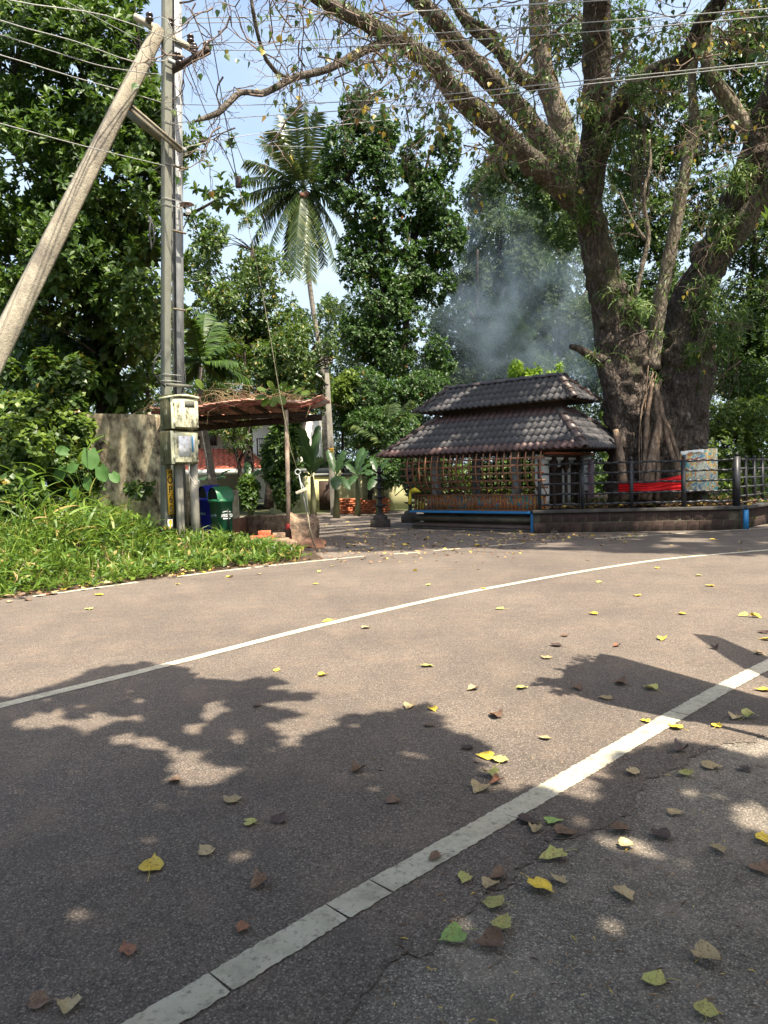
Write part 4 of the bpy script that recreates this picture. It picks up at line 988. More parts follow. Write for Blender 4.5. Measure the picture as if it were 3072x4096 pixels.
# ---------------------------------------------------------------- poles, cabinets and wires
RX = np.array([.7071, .7071, 0]); RN = np.array([.7071, -.7071, 0]); PAX = np.array([RX, -RN, [0, 0, 1]])   # aligned with the road
def pole_at(px_top, px_bot, Y, y_top, w_top, w_bot, d_top, d_bot):
    b = at(px_bot, 2050, Y); t = at(px_top, y_top, Y); dirv = (t - b) / (t[2] - b[2]); b = b - dirv * (b[2] + .1)
    V = []
    for c, w, d in ((b, w_bot, d_bot), (t, w_top, d_top)):
        for i, j in ((-1, 1), (1, 1), (1, -1), (-1, -1)):
            V.append(c + RX * i * w / 2 + RN * j * d / 2)
    mb = MB(); mb.hexa(V); return mb, b, t
PY = 13.3
mp = thing('utility_pole', 'tall square concrete pole carrying the two-arm crossarms and a yellow number plate', 'utility pole', (at(664, 2050, PY)[0], PY, 0))
mb, pb, pt = pole_at(668, 662, PY, -260, .15, .125, .15, .18); mb.build('pole', M['pole_mossy'], mp, bevel=.012)
def on_pole(y, Y=PY): return at(664, y, Y)
sp = thing('utility_pole', 'grey I-section steel pole standing close behind the square concrete pole', 'utility pole', (at(712, 2050, PY + .35)[0], PY + .35, 0))
b = at(712, 2050, PY + .3); b[2] = -.1; t = at(701, -260, PY + .3)
for k, (o1, w, d) in enumerate(((RN * .075, .15, .02), (-RN * .075, .15, .02), (RN * 0, .02, .13))):
    mb = MB(); V = []
    for c in (b, t):
        for i, j in ((-1, 1), (1, 1), (1, -1), (-1, -1)): V.append(c + o1 + RX * i * w / 2 + RN * j * d / 2)
    mb.hexa(V); mb.build('flange' if k < 2 else 'web', M['galv'] if k == 0 else M['galv_dark'], sp)
for y in (672, 930, 1240):                 # step irons welded across the pole
    q = at(694, y, PY); m = MB(); m.beam(q - RX * .06 + RN * .09, q + RX * .2 + RN * .09, .05, .022); m.build('step_iron', M['angle_iron'], mp)
q = at(700, 1545, PY); m = MB(); m.beam(q - RX * .22 + RN * .12, q + RX * .28 + RN * .12, .09, .05); m.build('bracket', M['pole_mossy'], mp)
# leaning strut
st_t = at(637, 118, PY - .05); st_m = at(0, 1385, 11.5); dr = (st_m - st_t) / (st_t[2] - st_m[2]); st_b = st_m + dr * (st_m[2] + .1)
st = thing('strut_pole', 'leaning rough concrete strut pole propping the tall pole from the left', 'pole', (st_b[0], st_b[1], 0))
m = MB(); nseg = 16
ax = nrm(st_b - st_t); sd = nrm(np.cross(ax, RN)); ft = np.cross(sd, ax)
V = []
for i in range(nseg + 1):
    c = st_t + (st_b - st_t) * i / nseg; f = i / nseg
    w, d = (.235 + f * .165) * (1 + .012 * vnoise(c * 2)), .17 + f * .09
    ch = .035
    for (i_, j_) in ((-w / 2 + ch, d / 2), (w / 2 - ch, d / 2), (w / 2, d / 2 - ch), (w / 2, -d / 2), (-w / 2, -d / 2), (-w / 2, d / 2 - ch)): V.append(c + sd * i_ + ft * j_)
F = [[6 * i + j, 6 * i + (j + 1) % 6, 6 * i + 6 + (j + 1) % 6, 6 * i + 6 + j] for i in range(nseg) for j in range(6)]
m.add(V, F); m.add(V[:6], [[0, 1, 2, 3], [0, 3, 4, 5]]); m.build('shaft', M['strut'], st)
# cross brackets between strut and pole
s1 = at(478, 392, 12.9) ; s2 = at(728, 606, PY - .15)
m = MB(); m.beam(s1, s2, .12, .03, RN); m.beam(s1 + [0, 0, .04] , s2 + [0, 0, .04], .03, .07, RN); m.build('brace_channel', M['angle_iron'], mp)
s1 = at(452, 408, 13.3); s2 = at(672, 578, PY + .15)
m = MB(); m.beam(s1, s2, .03, .15, RN); m.build('brace_channel', M['pole_mossy'], mp)
q = at(690, 596, PY - .02); m = MB(); m.beam(q - RX * .12 + RN * .1, q + RX * .22 + RN * .1, .03, .09); m.build('clamp', M['galv'], mp)
q = at(690, 262, PY - .02); m = MB(); m.beam(q - RX * .14 + RN * .1, q + RX * .2 + RN * .1, .03, .08); m.build('clamp', M['galv_dark'], mp)
def insulator(p, parent):
    m = MB(); m.lathe([(0, -.10), (.03, -.10), (.035, -.06), (.065, -.05), (.07, -.02), (.04, -.01), (.04, .02), (.065, .03), (.062, .06), (.03, .085), (0, .09)], p, 12); m.build('insulator', M['porcelain'], parent, True)
ca = thing('crossarm', 'weathered timber-coloured crossarm running from upper left down to the right at the pole top', 'crossarm', at(650, 130, PY))
m = MB(); m.beam(at(537, 66, 12.9), at(768, 196, 13.75), .075, .10); m.build('arm', M['timber_arm'], ca)
for x, y, Y in ((598, 70, 13.0), (680, 92, 13.3), (762, 156, 13.7), (775, 190, 13.7)): insulator(at(x, y, Y), ca)
cb = thing('crossarm', 'dark iron crossarm pointing up to the right from the pole', 'crossarm', at(720, 270, PY))
m = MB(); m.beam(at(690, 282, 13.35), at(836, 198, 12.75), .085, .085); m.build('arm', M['dark_wood'], cb)
for x, y, Y in ((710, 228, 13.25), (718, 244, 13.2), (778, 202, 12.95), (826, 188, 12.8)): insulator(at(x, y, Y), cb)
# pole lamp
lp = thing('pole_lamp', 'bare white bulb under a small round shade on the pole', 'lamp', at(745, 822, PY))
m = MB(); c = at(748, 815, PY); m.lathe([(.0, .03), (.05, .028), (.12, -.005), (.125, -.012), (.05, -.0), (.0, .0)], c, 20); m.build('lamp_shade', M['grey_plastic'], lp, True)
m = MB(); m.beam(at(722, 822, PY + .2), c + [0, 0, .0], .03, .05); m.lathe([(.0, .0), (.035, 0), (.033, -.08), (0, -.085)], c, 14); m.build('holder', M['grey_plastic'], lp, True)
m = MB(); m.lathe([(.0, -.07), (.03, -.08), (.055, -.12), (.06, -.15), (.045, -.185), (0, -.2)], c + [.01, 0, 0], 16); m.build('bulb', M['bulb'], lp, True)
# number plate
pl_w = .112
for a, b_ in ((1878, 2058),):
    p0, p1 = at(671.5, a, PY), at(671, b_, PY); c = (p0 + p1) / 2 + RN * .10
    H_ = p0[2] - p1[2]; m = MB(); m.box(c, (pl_w, .006, H_), PAX); plate = m.build('number_plate', M['plate_yellow'], mp)
    z = c[2] + H_ / 2
    rows = [('SN', .13, .10), ('O', .20, .19), ('P', .20, .19), ('6', .21, .20), ('5', .21, .20)]
    tot = sum(r[1] for r in rows)
    for body, hh, sz in rows:
        hr = H_ * hh / tot; zc = z - hr / 2; z -= hr
        s_ = min(hr * 1.15, .2) if body != 'SN' else .095
        text(body, s_, M['letter_black'], plate, np.array([c[0], c[1], zc]) + RN * .005, RX, (0, 0, 1), sx=.72 if body != 'SN' else .8)
        if body in ('SN', 'P'):
            m = MB(); m.box(np.array([c[0], c[1], z + .003]) + RN * .0045, (pl_w * .96, .003, .008), PAX); m.build('rule', M['letter_black'], plate)
p0 = at(671, 2098, PY) + RN * .096; m = MB(); m.box(p0, (.1, .004, .2), PAX); m.build('painted_mark', M['white_paint'], mp)
m = MB(); m.add([p0 + RN * .004 + RX * a + np.array([0, 0, z]) for a, z in ((-.045, .02), (.045, .02), (.02, .09), (-.02, .09))], [[0, 1, 2, 3]]); m.add([p0 + RN * .004 + RX * a + np.array([0, 0, z]) for a, z in ((-.015, -.07), (.015, -.07), (.015, .02), (-.015, .02))], [[0, 1, 2, 3]]); m.build('painted_mark', M['plate_yellow'], mp)
# other posts beside the cabinets
for (px, w, d, mt, lab, ytop) in ((716, .15, .12, 'pole_concrete', None, 0),):
    pass
so = thing('cabinet_post', 'pale square concrete post under the meter cabinets, next to the yellow plate', 'post', (at(717, 2050, PY + .1)[0], PY + .1, 0))
m = MB(); q = at(721, 2050, PY - .1); q[2] = 0; m.box(q + [0, 0, .9], (.12, .10, 1.9), PAX); m.build('post', M['pole_concrete'], so, bevel=.01)
so = thing('cabinet_post', 'round grey pipe post at the right end under the meter cabinets', 'post', (at(779, 2050, PY - .1)[0], PY - .1, 0))
q = at(781, 2060, PY); q[2] = -.05; q2 = at(772, 1800, PY); m = MB(); m.tube([q, q2], [.082, .074], 20); m.build('pipe', M['pole_concrete'], so, True)
so = thing('steel_ladder_post', 'thin rusty lattice post between the two concrete posts', 'post', (at(757, 2050, PY + .3)[0], PY + .3, 0))
q = at(752, 2060, PY + .3); q[2] = 0
for k in range(2): m = MB(); m.tube([q + RX * (.0 + .09 * k), q + RX * (.0 + .09 * k) + [-.03, 0, 1.75]], .014, 6); m.build('rod', M['angle_iron'], so)
for k in range(10): m = MB(); m.tube([q + [0, 0, .1 + k * .17], q + RX * .09 + [0, 0, .15 + k * .17]], .007, 5); m.build('tie', M['angle_iron'], so)
# cabinets
CXC = at(739, 1760, PY - .25)
def cabinet(y0, y1, lab, extra):
    pF = at(739, (y0 + y1) / 2, PY - .32); hh = (y1 - y0) / FPX * (PY - .32); wd, dp = .54, .42
    cen = pF - RN * (dp / 2); t = thing('meter_cabinet', lab, 'cabinet', cen - [0, 0, hh / 2], 'meter cabinets on the poles')
    def cb_(u, n, z, su, sn, sz): m = MB(); m.box(cen + RX * u + RN * n + [0, 0, z], (su, sn, sz), PAX); return m
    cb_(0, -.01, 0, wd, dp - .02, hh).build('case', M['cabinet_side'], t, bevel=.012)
    cb_(-wd / 2 + .03, dp / 2 - .01 + .004, 0, .06, .022, hh - .01).build('frame', M['cabinet'], t, bevel=.006)
    cb_(.03, dp / 2 - .01 + .012, 0, wd - .065, .04, hh - .06).build('door', M['cabinet'], t, bevel=.012)
    for z in (-.3, .32): cb_(-wd / 2 + .045, dp / 2 + .018, z * hh, .03, .02, .09).build('hinge', M['cabinet'], t)
    extra(cb_, wd, dp, hh, t, cen)
    return cen, hh
def up(cb_, wd, dp, hh, t, cen):
    cb_(.09, dp / 2 + .024, hh * .28, .2, .006, .12).build('label_plate', M['pole_mossy'], t)
    V = []; m = MB()
    for i in range(9):
        a = i / 8; z = hh / 2 + .005 + .035 * math.sin(math.pi * a); u = (a - .5) * (wd + .03)
        for n in (-dp / 2 - .02, dp / 2 + .05): V.append(cen + RX * u + RN * n + [0, 0, z + .0]); 
        for n in (-dp / 2 - .02, dp / 2 + .05): V.append(cen + RX * u + RN * n + [0, 0, z - .035])
    F = []
    for i in range(8):
        k = 4 * i; F += [[k, k + 4, k + 5, k + 1], [k + 1, k + 5, k + 7, k + 3], [k + 3, k + 7, k + 6, k + 2], [k + 2, k + 6, k + 4, k]]
    m.add(V, F + [[0, 1, 3, 2], [32, 34, 35, 33]]); m.build('hood', M['cabinet'], t)
    n = 500; q = np.stack([RNG.uniform(-wd / 2, wd / 2, n), RNG.uniform(-dp / 2, dp / 2 + .05, n)], 1)
    P_ = cen + q[:, :1] * RX + q[:, 1:] * RN + np.c_[np.zeros(n), np.zeros(n), np.full(n, hh / 2 + .03)]
    V, F = whorls(P_, np.tile([[0, 0, 1.]], (n, 1)), 2, .03, .012, T_BLADE, .8, .5)
    link('moss', mesh_np('moss', V - base_of(t), [F], M['moss']), t)['kind'] = 'stuff'
def lo(cb_, wd, dp, hh, t, cen):
    cb_(-.01, dp / 2 + .0245, .02, .24, .003, hh * .62).build('torn_poster', M['poster'], t)
    cb_(.145, dp / 2 + .026, .06, .035, .003, hh * .48).build('paper_strip', M['blue_paper'], t); cb_(.18, dp / 2 + .0262, .06, .03, .003, hh * .5).build('paper_strip', M['white_paint'], t)
    cb_(wd / 2 + .012, dp / 2, .1, .03, .03, .08).build('latch', M['cabinet'], t)
cabinet(1588, 1716, 'upper mouldy cream meter cabinet with a mossy arched hood', up)
cabinet(1724, 1856, 'lower mouldy cream meter cabinet with a torn poster and blue paper strip', lo)

def wire(label, pts, r=.006, mat='wire_grey', cat='wire', group='overhead wires', name='overhead_wire', sag=0, parent=None):
    P_ = [at(*p) for p in pts]
    if len(P_) > 2: P_, _ = smooth_path(P_, np.ones(len(P_)), .6)
    elif sag:
        a, b = np.array(P_[0]), np.array(P_[1]); P_ = [a + (b - a) * t - np.array([0, 0, sag * 4 * t * (1 - t)]) for t in np.linspace(0, 1, 14)]
    m = MB(); m.tube(P_, r, 5); o = m.build(name, M[mat], parent, True)
    if parent is None: props(o, label, cat, group)
    return o
# left side: wires that come towards the camera over the road
wire('topmost wire from the upper left corner to the insulator by the crossarm tip', [(-300, -140, 7), (36, 0, 9), (422, 62, 11.5), (705, 165, 13.3), (775, 185, 13.7)], .008)
wire('second wire from the top left, ending at the dark crossarm', [(-300, -70, 7.5), (0, 81, 9), (300, 165, 11), (543, 248, 12.9), (700, 240, 13.25)], .008)
wire('thin wire from the top edge behind the strut head to the pole', [(180, -40, 12), (330, 40, 12.5), (640, 205, 13.3)], .005)
wire('third wire from the left edge, reaching the pole just above the bracket', [(-300, 60, 7.5), (0, 139, 9), (422, 268, 12), (662, 300, 13.3)], .008)
wire('fourth wire from the left edge, passing behind the strut below the others', [(-300, 150, 8), (0, 220, 9.5), (300, 310, 11.6), (480, 360, 13.0), (662, 414, 13.35)], .008)
wire('lowest wire from the left edge, crossing in front of the strut', [(-300, 420, 7), (0, 494, 8.6), (330, 583, 10.8), (663, 664, 13.1)], .008)
# right side
RW = [((712, 72, 13.3), (1000, 68, 12.6), (1904, 33, 10.6), (2600, -30, 9.4), 'topmost thin wire running right from the pole top'),
      ((715, 93, 13.3), (1000, 87, 12.5), (1340, 65, 11.7), (2444, 0, 9.6), 'second wire from the pole top running right through the twigs'),
      ((812, 170, 12.8), (1000, 170, 12.4), (1542, 145, 11.1), (2200, 101, 10), (2700, 63, 9.2), (3200, 26, 8.6), 'upper of the two wires from the crossarm running right across the big limbs'),
      ((842, 200, 12.8), (1000, 202, 12.4), (1579, 178, 11.1), (2403, 124, 9.7), (3200, 54, 8.6), 'lower of the two wires from the crossarm tip running right'),
      ((700, 418, 13.3), (1000, 420, 12.6), (1542, 398, 11.4), (2200, 336, 10.1), (3200, 236, 8.8), 'wire running right from the pole above the brace, over the palm'),
      ((694, 492, 13.2), (1000, 467, 12.5), (1579, 427, 11.2), (2200, 354, 10), (3200, 245, 8.7), 'wire pair partner sagging from the pole below the brace to the right'),
      ((700, 600, 15), (1000, 539, 16), (1868, 448, 18), (2250, 410, 19), 'faint far wire crossing behind the coconut palm crown'),
      ((930, 560, 20), (1010, 578, 21), (1300, 590, 24), 'short faint wire ending at the coconut palm')]
for row in RW: wire(row[-1], row[:-1], .007)
# drop wires and guy
wire('black service cable dropping from the top edge to the junction box', [(812, -60, 11.8), (898, 452, 12.1), (930, 620, 12.2), (947, 712, 12.2)], .009, 'wire_black', 'cable', 'dropping cables', 'service_cable')
wire('black service cable dropping from the dark crossarm to the junction box', [(737, 232, 13.2), (844, 500, 12.8), (905, 620, 12.5), (941, 705, 12.3)], .009, 'wire_black', 'cable', 'dropping cables', 'service_cable')
wire('black service cable dropping from the crossarm tip towards the palm', [(802, 238, 12.9), (892, 446, 12.7), (980, 660, 12.5), (1050, 860, 12.4)], .007, 'wire_black', 'cable', 'dropping cables', 'service_cable')
jb = thing('junction_box', 'small dark box hanging on the cables in mid air', 'junction box', at(954, 728, 12.2))
m = MB(); m.box(at(954, 728, 12.2), (.1, .07, .19)); m.build('case', M['wire_black'], jb, bevel=.01)
m = MB(); m.box(at(954, 728, 12.16), (.04, .03, .15)); m.build('cover', M['dark_wood'], jb, bevel=.008)
gw = thing('guy_wire', 'galvanised guy wire with eye bolt and grip plate anchored beside the road', 'guy wire', gnd(1271, 2214))
m = MB(); P_, _ = smooth_path([at(952, 742, 12.2), at(975, 820, 12.2), at(1060, 1230, 12.15), at(1118, 1570, 12.1), at(1160, 1790, 12.05), at(1188, 1876, 12)], np.ones(6), .5); m.tube(P_, .0055, 5); m.build('strand', M['angle_iron'], gw, True)
m = MB(); c = at(1191, 1888, 12); m.tube([c + np.array([.045 * math.cos(a), 0, .045 * math.sin(a)]) for a in np.linspace(0, 6.28, 14)], .012, 6); m.build('eye_bolt', M['galv'], gw, True)
m = MB(); m.tube([at(1195, 1896, 12), at(1228, 2056, 12)], .012, 6); m.tube([at(1204, 1930, 12), at(1226, 1970, 12), at(1232, 2056, 12)], .009, 6); m.build('turnbuckle', M['galv'], gw, True)
m = MB(); m.beam(at(1184, 1973, 11.97), at(1226, 1955, 11.97), .05, .05); m.build('grip_plate', M['timber_arm'], gw, bevel=.005)
m = MB(); m.tube([at(1230, 2050, 12), at(1238, 2110, 12.05), at(1250, 2160, 12.1), gnd(1271, 2214, -.05)], .013, 6); m.build('anchor_rod', M['angle_iron'], gw, True)
# loose cables round the poles
for lab, pts, r, mt in (('black cable looping out left of the poles above the roof', [(650, 1400, 13.2), (618, 1440, 13), (612, 1490, 13), (640, 1530, 13.1), (660, 1545, 13.2)], .018, 'wire_black'),
                        ('bundle of black cable hanging against the big dark leaves', [(590, 860, 13), (612, 900, 13), (618, 960, 13), (606, 1000, 13), (598, 930, 13), (604, 870, 13)], .02, 'wire_black'),
                        ('thin grey cable looped beside the round post under the cabinets', [(757, 1856, 12.9), (757, 1900, 12.8), (780, 1940, 12.8), (800, 1945, 12.8), (796, 1925, 12.8), (770, 1900, 12.9)], .009, 'wire_grey'),
                        ('thin jumper wire arching over the right end of the crossarms', [(728, 152, 13.2), (770, 128, 13.2), (803, 122, 13.2), (810, 150, 13.1)], .007, 'wire_grey'),
                        ('thin jumper wire curving down the front of the pole head', [(610, 75, 12.9), (640, 66, 12.8), (670, 80, 12.8), (695, 130, 12.8), (704, 165, 12.9)], .007, 'wire_grey'),
                        ('thin cable running down the face of the pole from the lamp', [(735, 812, 12.95), (700, 780, 12.9), (676, 700, 12.95), (672, 560, 12.95), (684, 480, 12.95)], .005, 'wire_black'),
                        ('black cable down the steel pole to the cabinets', [(735, 1450, 13.4), (742, 1520, 13.4), (728, 1570, 13.3)], .014, 'wire_black')):
    wire(lab, pts, r, mt, 'cable', 'loose cables at the poles', 'loose_cable')
# bands tied round the poles
for y in (440, 496, 664, 800, 825, 1500, 1525):
    q = on_pole(y); m = MB(); c = [q + RX * a + RN * n for a, n in ((-.08, .1), (.26, .1), (.26, -.28), (-.08, -.28), (-.08, .1))]; m.tube(c, .007, 4); m.build('tie_wire', M['wire_grey'], mp)

# ---------------------------------------------------------------- bins
BW = .78
def wbin(loc, mat, label, scl=1.0, logo='logo_white', front_logo=True):
    t = thing('waste_bin', label, 'bin', loc, 'swing-top waste bins by the poles')
    # local: opening side faces a, ribbed side faces b
    a = np.array([-.7071, -.7071, 0]); b = RN
    def hull(levels, round_=.05, open_top=False):
        V = []; K = 16
        for z, w, d in levels:
            for k in range(K):
                ang = 2 * math.pi * (k + .5) / K; c, s = math.cos(ang), math.sin(ang)
                e = 5.0; r = (abs(c) ** e + abs(s) ** e) ** (-1 / e)
                V.append(np.asarray(loc) + (a * (c * r * d / 2) + b * (s * r * w / 2)) * scl * BW + np.array([0, 0, z * scl]))
        F = [[i * K + k, i * K + (k + 1) % K, (i + 1) * K + (k + 1) % K, (i + 1) * K + k] for i in range(len(levels) - 1) for k in range(K)]
        return V, F
    m = MB(); V, F = hull([(.0, .36, .36), (.02, .38, .38), (.74, .46, .46), (.745, .50, .50), (.79, .51, .51), (.80, .48, .48), (.80, .40, .40)]); m.add(V, F); body = m.build('body', M[mat], t, True)
    for off, rad in ((0, 0),):
        m = MB(); V = []; n = 14; L = 9
        for i in range(L + 1):
            u = -.23 + .46 * i / L; rr = .222 + (.008 if i % 2 else 0) - (.02 if i in (0, L) else 0)
            for k in range(n + 1):
                an = math.pi * k / n; V.append(np.asarray(loc) + a * (u * scl * BW) + b * (math.cos(an) * rr * 1.03 * scl * BW) + np.array([0, 0, (.80 + math.sin(an) * rr * 1.05) * scl]))
        F = [[i * (n + 1) + k, i * (n + 1) + k + 1, (i + 1) * (n + 1) + k + 1, (i + 1) * (n + 1) + k] for i in range(L) for k in range(n)]
        m.add(V, F); m.build('domed_lid', M[mat], t, True)
        for s in (1, -1):
            m = MB(); V = [np.asarray(loc) + a * ((.2 if s > 0 else -.215) * scl * BW) + b * (math.cos(math.pi * k / n) * .2 * scl * BW) + np.array([0, 0, (.80 + math.sin(math.pi * k / n) * .205) * scl]) for k in range(n + 1)]
            c = np.asarray(loc) + a * (.2 if s > 0 else -.215) * scl * BW + np.array([0, 0, .80 * scl]); V.append(c)
            m.add(V, [[k, k + 1, n + 1] for k in range(n)]); m.build('opening' if s > 0 else 'lid_end', M['bin_inside'] if s > 0 else M[mat], t)
    m = MB(); c = np.asarray(loc) + b * .222 * scl * BW + a * -.03 * scl + np.array([0, 0, .36 * scl]); m.box(c, (.035, .02, .62), PAX); m.build('rib', M['bin_inside'], t)
    up_ = nrm(np.array([0, 0, .74]) + b * .04)
    o = text('ARISTO', .082 * scl, M[logo], t, np.asarray(loc) + b * .2205 * scl * BW + [0, 0, .50 * scl], RX, up_, sx=.85, ext=.004); 
    m = MB(); m.box(np.asarray(loc) + b * .217 * scl * BW + [0, 0, .445 * scl], (.18, .008, .018), PAX); m.build('logo_bar', M[logo], t)
    P_ = [np.asarray(loc) + b * .223 * scl * BW + RX * x + [0, 0, (.562 + .018 * math.cos(x * 14)) * scl] for x in np.linspace(-.1, .1, 7)]; m = MB(); m.tube(P_, .006, 4); m.build('logo_arc', M[logo], t)
    ra = nrm(np.cross([0, 0, 1], a)); upa = nrm(np.array([0, 0, .74]) + a * .04)
    text('ARISTO', .065 * scl, M['logo_faint'], t, np.asarray(loc) + a * .2205 * scl * BW + [0, 0, .50 * scl], ra, upa, sx=.85, ext=.004)
g1 = at(884, 2000, 15.2); wbin((g1[0], g1[1], 0), 'bin_green', 'dark green plastic bin with a ribbed domed lid and white lettering', 1.17)
g2 = at(838, 2000, 16.0); wbin((g2[0] + .02, g2[1], 0), 'bin_blue', 'blue plastic bin with a domed lid half hidden behind the green bin', 1.2, 'logo_faint')
g2 = at(760, 2000, 16.3)
m = MB(); m.box((at(775, 2000, 17.5)[0], 17.5, .55), (2.2, .15, 1.1)); o = m.build('grey_wall', M['old_wall'], None); props(o, 'low weathered grey wall behind the two bins', 'wall')

# ---------------------------------------------------------------- shelter with red tiles, its post, the stones and bricks
sh = thing('tiled_shelter', 'sagging lean-to roof of red tiles on thin posts, dry vines on top', 'shelter', at(1150, 2170, 14.2))
edge_pts = [(600, 1639, 14.5), (700, 1636, 14.3), (792, 1634, 14.2), (850, 1622, 14.2), (930, 1607, 14.2), (1010, 1603, 14.2), (1110, 1606, 14.2), (1195, 1618, 14.1), (1245, 1603, 14.2), (1290, 1585, 14.35)]
E_ = [at(*p) for p in edge_pts]
back = [e + np.array([-.1, 3.4, .02 if i < 7 else .25]) for i, e in enumerate(E_)]
def resample(P_, n):
    P_ = np.array(P_); s = np.concatenate([[0], np.cumsum(np.linalg.norm(np.diff(P_, axis=0), axis=1))]); q = np.linspace(0, s[-1], n)
    return np.stack([np.interp(q, s, P_[:, k]) for k in range(3)], 1)
NT = 15; EE = resample(E_, NT + 1); BB = resample(back, NT + 1)
for i in range(NT):
    for r in range(5):
        f0, f1 = r / 5, (r + 1) / 5 + .03
        a0, a1 = EE[i] + (BB[i] - EE[i]) * f0, EE[i + 1] + (BB[i + 1] - EE[i + 1]) * f0
        c0, c1 = EE[i] + (BB[i] - EE[i]) * f1, EE[i + 1] + (BB[i + 1] - EE[i + 1]) * f1
        j = np.array([random.uniform(-.02, .02), random.uniform(-.03, .03), random.uniform(-.006, .01)])
        t_ = np.array([0, 0, .022]); V = []
        for lo_, hi_ in ((a0, a1), (c0, c1)):
            lift = .035 if lo_ is a0 else .0
            for k in range(5): V.append(lo_ + (hi_ - lo_) * (k / 4 * 1.06 - .03) + [0, 0, lift + (.02, .0, .012, .0, -.005)[k]] + j)
        V2 = [v - t_ for v in V]; m = MB()
        m.add(V + V2, [[k, k + 1, k + 6, k + 5] for k in range(4)] + [[k + 10, k + 15, k + 16, k + 11] for k in range(4)] + [[k + 10, k + 11, k + 1, k] for k in range(4)] + [[0, 5, 15, 10], [4, 14, 19, 9]])
        m.build('clay_tile', M['tile_pink'], sh)
m = MB(); n = len(EE)
for k in range(n - 1): m.hexa([EE[k] + [0, .05, -.08], EE[k + 1] + [0, .05, -.08], EE[k + 1] + [0, .09, -.08], EE[k] + [0, .09, -.08], EE[k] + [0, .05, -.025], EE[k + 1] + [0, .05, -.025], EE[k + 1] + [0, .09, -.025], EE[k] + [0, .09, -.025]])
m.build('fascia_board', surf('rust_board', (.12, .035, .025), (.22, .07, .05), 6, .8, .2, .3, .004), sh)
m = MB(); m.beam(EE[0] + [0, .9, -.14], EE[-3] + [0, .9, -.12], .08, .10); m.build('beam', M['dark_wood'], sh)
m = MB(); m.beam(EE[0] + [0, 3.3, -.14], EE[-1] + [-.3, 3.2, -.14], .08, .16); m.build('beam', M['dark_wood'], sh)
for k in range(1, NT, 2): m = MB(); m.beam(EE[k] + [0, .1, -.07], BB[k] + [0, 0, -.07], .06, .07); m.build('rafter', M['dark_wood'], sh)
m = MB(); m.beam(at(1150, 1612, 14.4), at(1306, 1607, 15.0), .07, .10); m.build('beam', M['rust_pole'], sh)
m = MB(); m.tube([at(1156, 2172, 14.2), at(1152, 1950, 14.2), at(1145, 1640, 14.2)], [.048, .045, .04], 14); m.build('post', M['rust_pole'], sh, True)
m = MB(); m.tube([at(600, 2100, 16.5), at(600, 1650, 16.5)], .05, 10); m.build('post', M['rust_pole'], sh, True)
m = MB()
for k in range(5): 
    c = at(1156, 2098 + k * 4, 14.2); m.tube([c + np.array([(.056 + .006 * (k % 2)) * math.cos(a), (.056) * math.sin(a), .01 * math.sin(a * 2 + k)]) for a in np.linspace(0, 6.28, 14)], .009, 5)
for k in range(4): m.tube([at(1157, 2100, 14.12), at(1172 + 2 * k, 2112, 14.08), at(1170 + 3 * k, 2135, 14.05), at(1160, 2152, 14.05), at(1130, 2158, 14)], .011, 5)
o = m.build('red_cable', M['rope_red'], None, True); props(o, 'coil of red cable tied round the rusty shelter post near its foot', 'cable')
# dry vines and grass lying on the shelter roof
mb = MB()
for k in range(620):
    t = random.random() ** .9; i = min(NT - 1, int(t * NT * .86)); p = EE[i] + (BB[i] - EE[i]) * random.uniform(0, .9) + [random.uniform(-.2, .2), 0, .02]
    d = np.array([random.gauss(0, .5), random.gauss(0, .3), random.uniform(.2, 1.1)]); L = random.uniform(.15, .6)
    q = [p, p + d * L * .5, p + d * L + [random.gauss(0, .15), 0, -L * .4], p + d * L * 1.2 + [random.gauss(0, .2), 0, -L * .9]]
    mb.tube(q, [.006, .005, .005, .003], 3, cap=False)
o = mb.build('dry_vines', M['dryvine'], None); props(o, 'mat of dry brown vines and grass lying over the shelter roof', 'dry vines', kind='stuff')
# pumpkin vine with broad leaves on the roof
def broad_leaf(name, p, ax, nr, L, W_, mat, parent, k=None):
    """a large leaf with a raised midrib and a scalloped heart outline"""
    ax = nrm(ax); sd = nrm(np.cross(ax, nr)); nz = np.cross(sd, ax); V = []; n = 9
    for i in range(n):
        t = i / (n - 1); w = .5 * (math.sin(math.pi * min(1, (t * .86 + .14))) ** .62) * (1.0 if t < .98 else 0)
        y = t - (.12 if t < .1 else 0)
        for s in (-1, -.5, 0, .5, 1):
            back_ = -.16 * abs(s) * (1 - t) ** 3
            V.append(np.asarray(p) + sd * s * w * W_ + ax * (y + back_) * L + nz * ((.10 * abs(s) - .16 * t * t + .02 * math.sin(9 * t + s * 3)) * L))
    F = [[5 * i + j, 5 * i + 5 + j, 5 * i + 6 + j, 5 * i + 1 + j] for i in range(n - 1) for j in range(4)]
    m = MB(); m.add(V, F); return m.build(name, mat, parent, True)
pv = thing('gourd_vine', 'green vine with a few broad heart-shaped leaves on the shelter roof', 'vine', at(1100, 1600, 14.2))
m = MB(); P_, _ = smooth_path([at(x, y, 14.0) for x, y in ((1050, 1592), (1090, 1566), (1118, 1560), (1150, 1572), (1170, 1566), (1200, 1570))], np.ones(6), .1); m.tube(P_, .008, 5); P_, _ = smooth_path([at(x, y, 14.0) for x, y in ((1118, 1560), (1112, 1500), (1100, 1420))], np.ones(3), .1); m.tube(P_, .004, 4)
P_, _ = smooth_path([at(x, y, 13.9) for x, y in ((1125, 1600), (1140, 1660), (1158, 1740), (1180, 1860))], np.ones(4), .1); m.tube(P_, .005, 4); m.build('stem', M['leaf_yellowgreen'], pv, True)
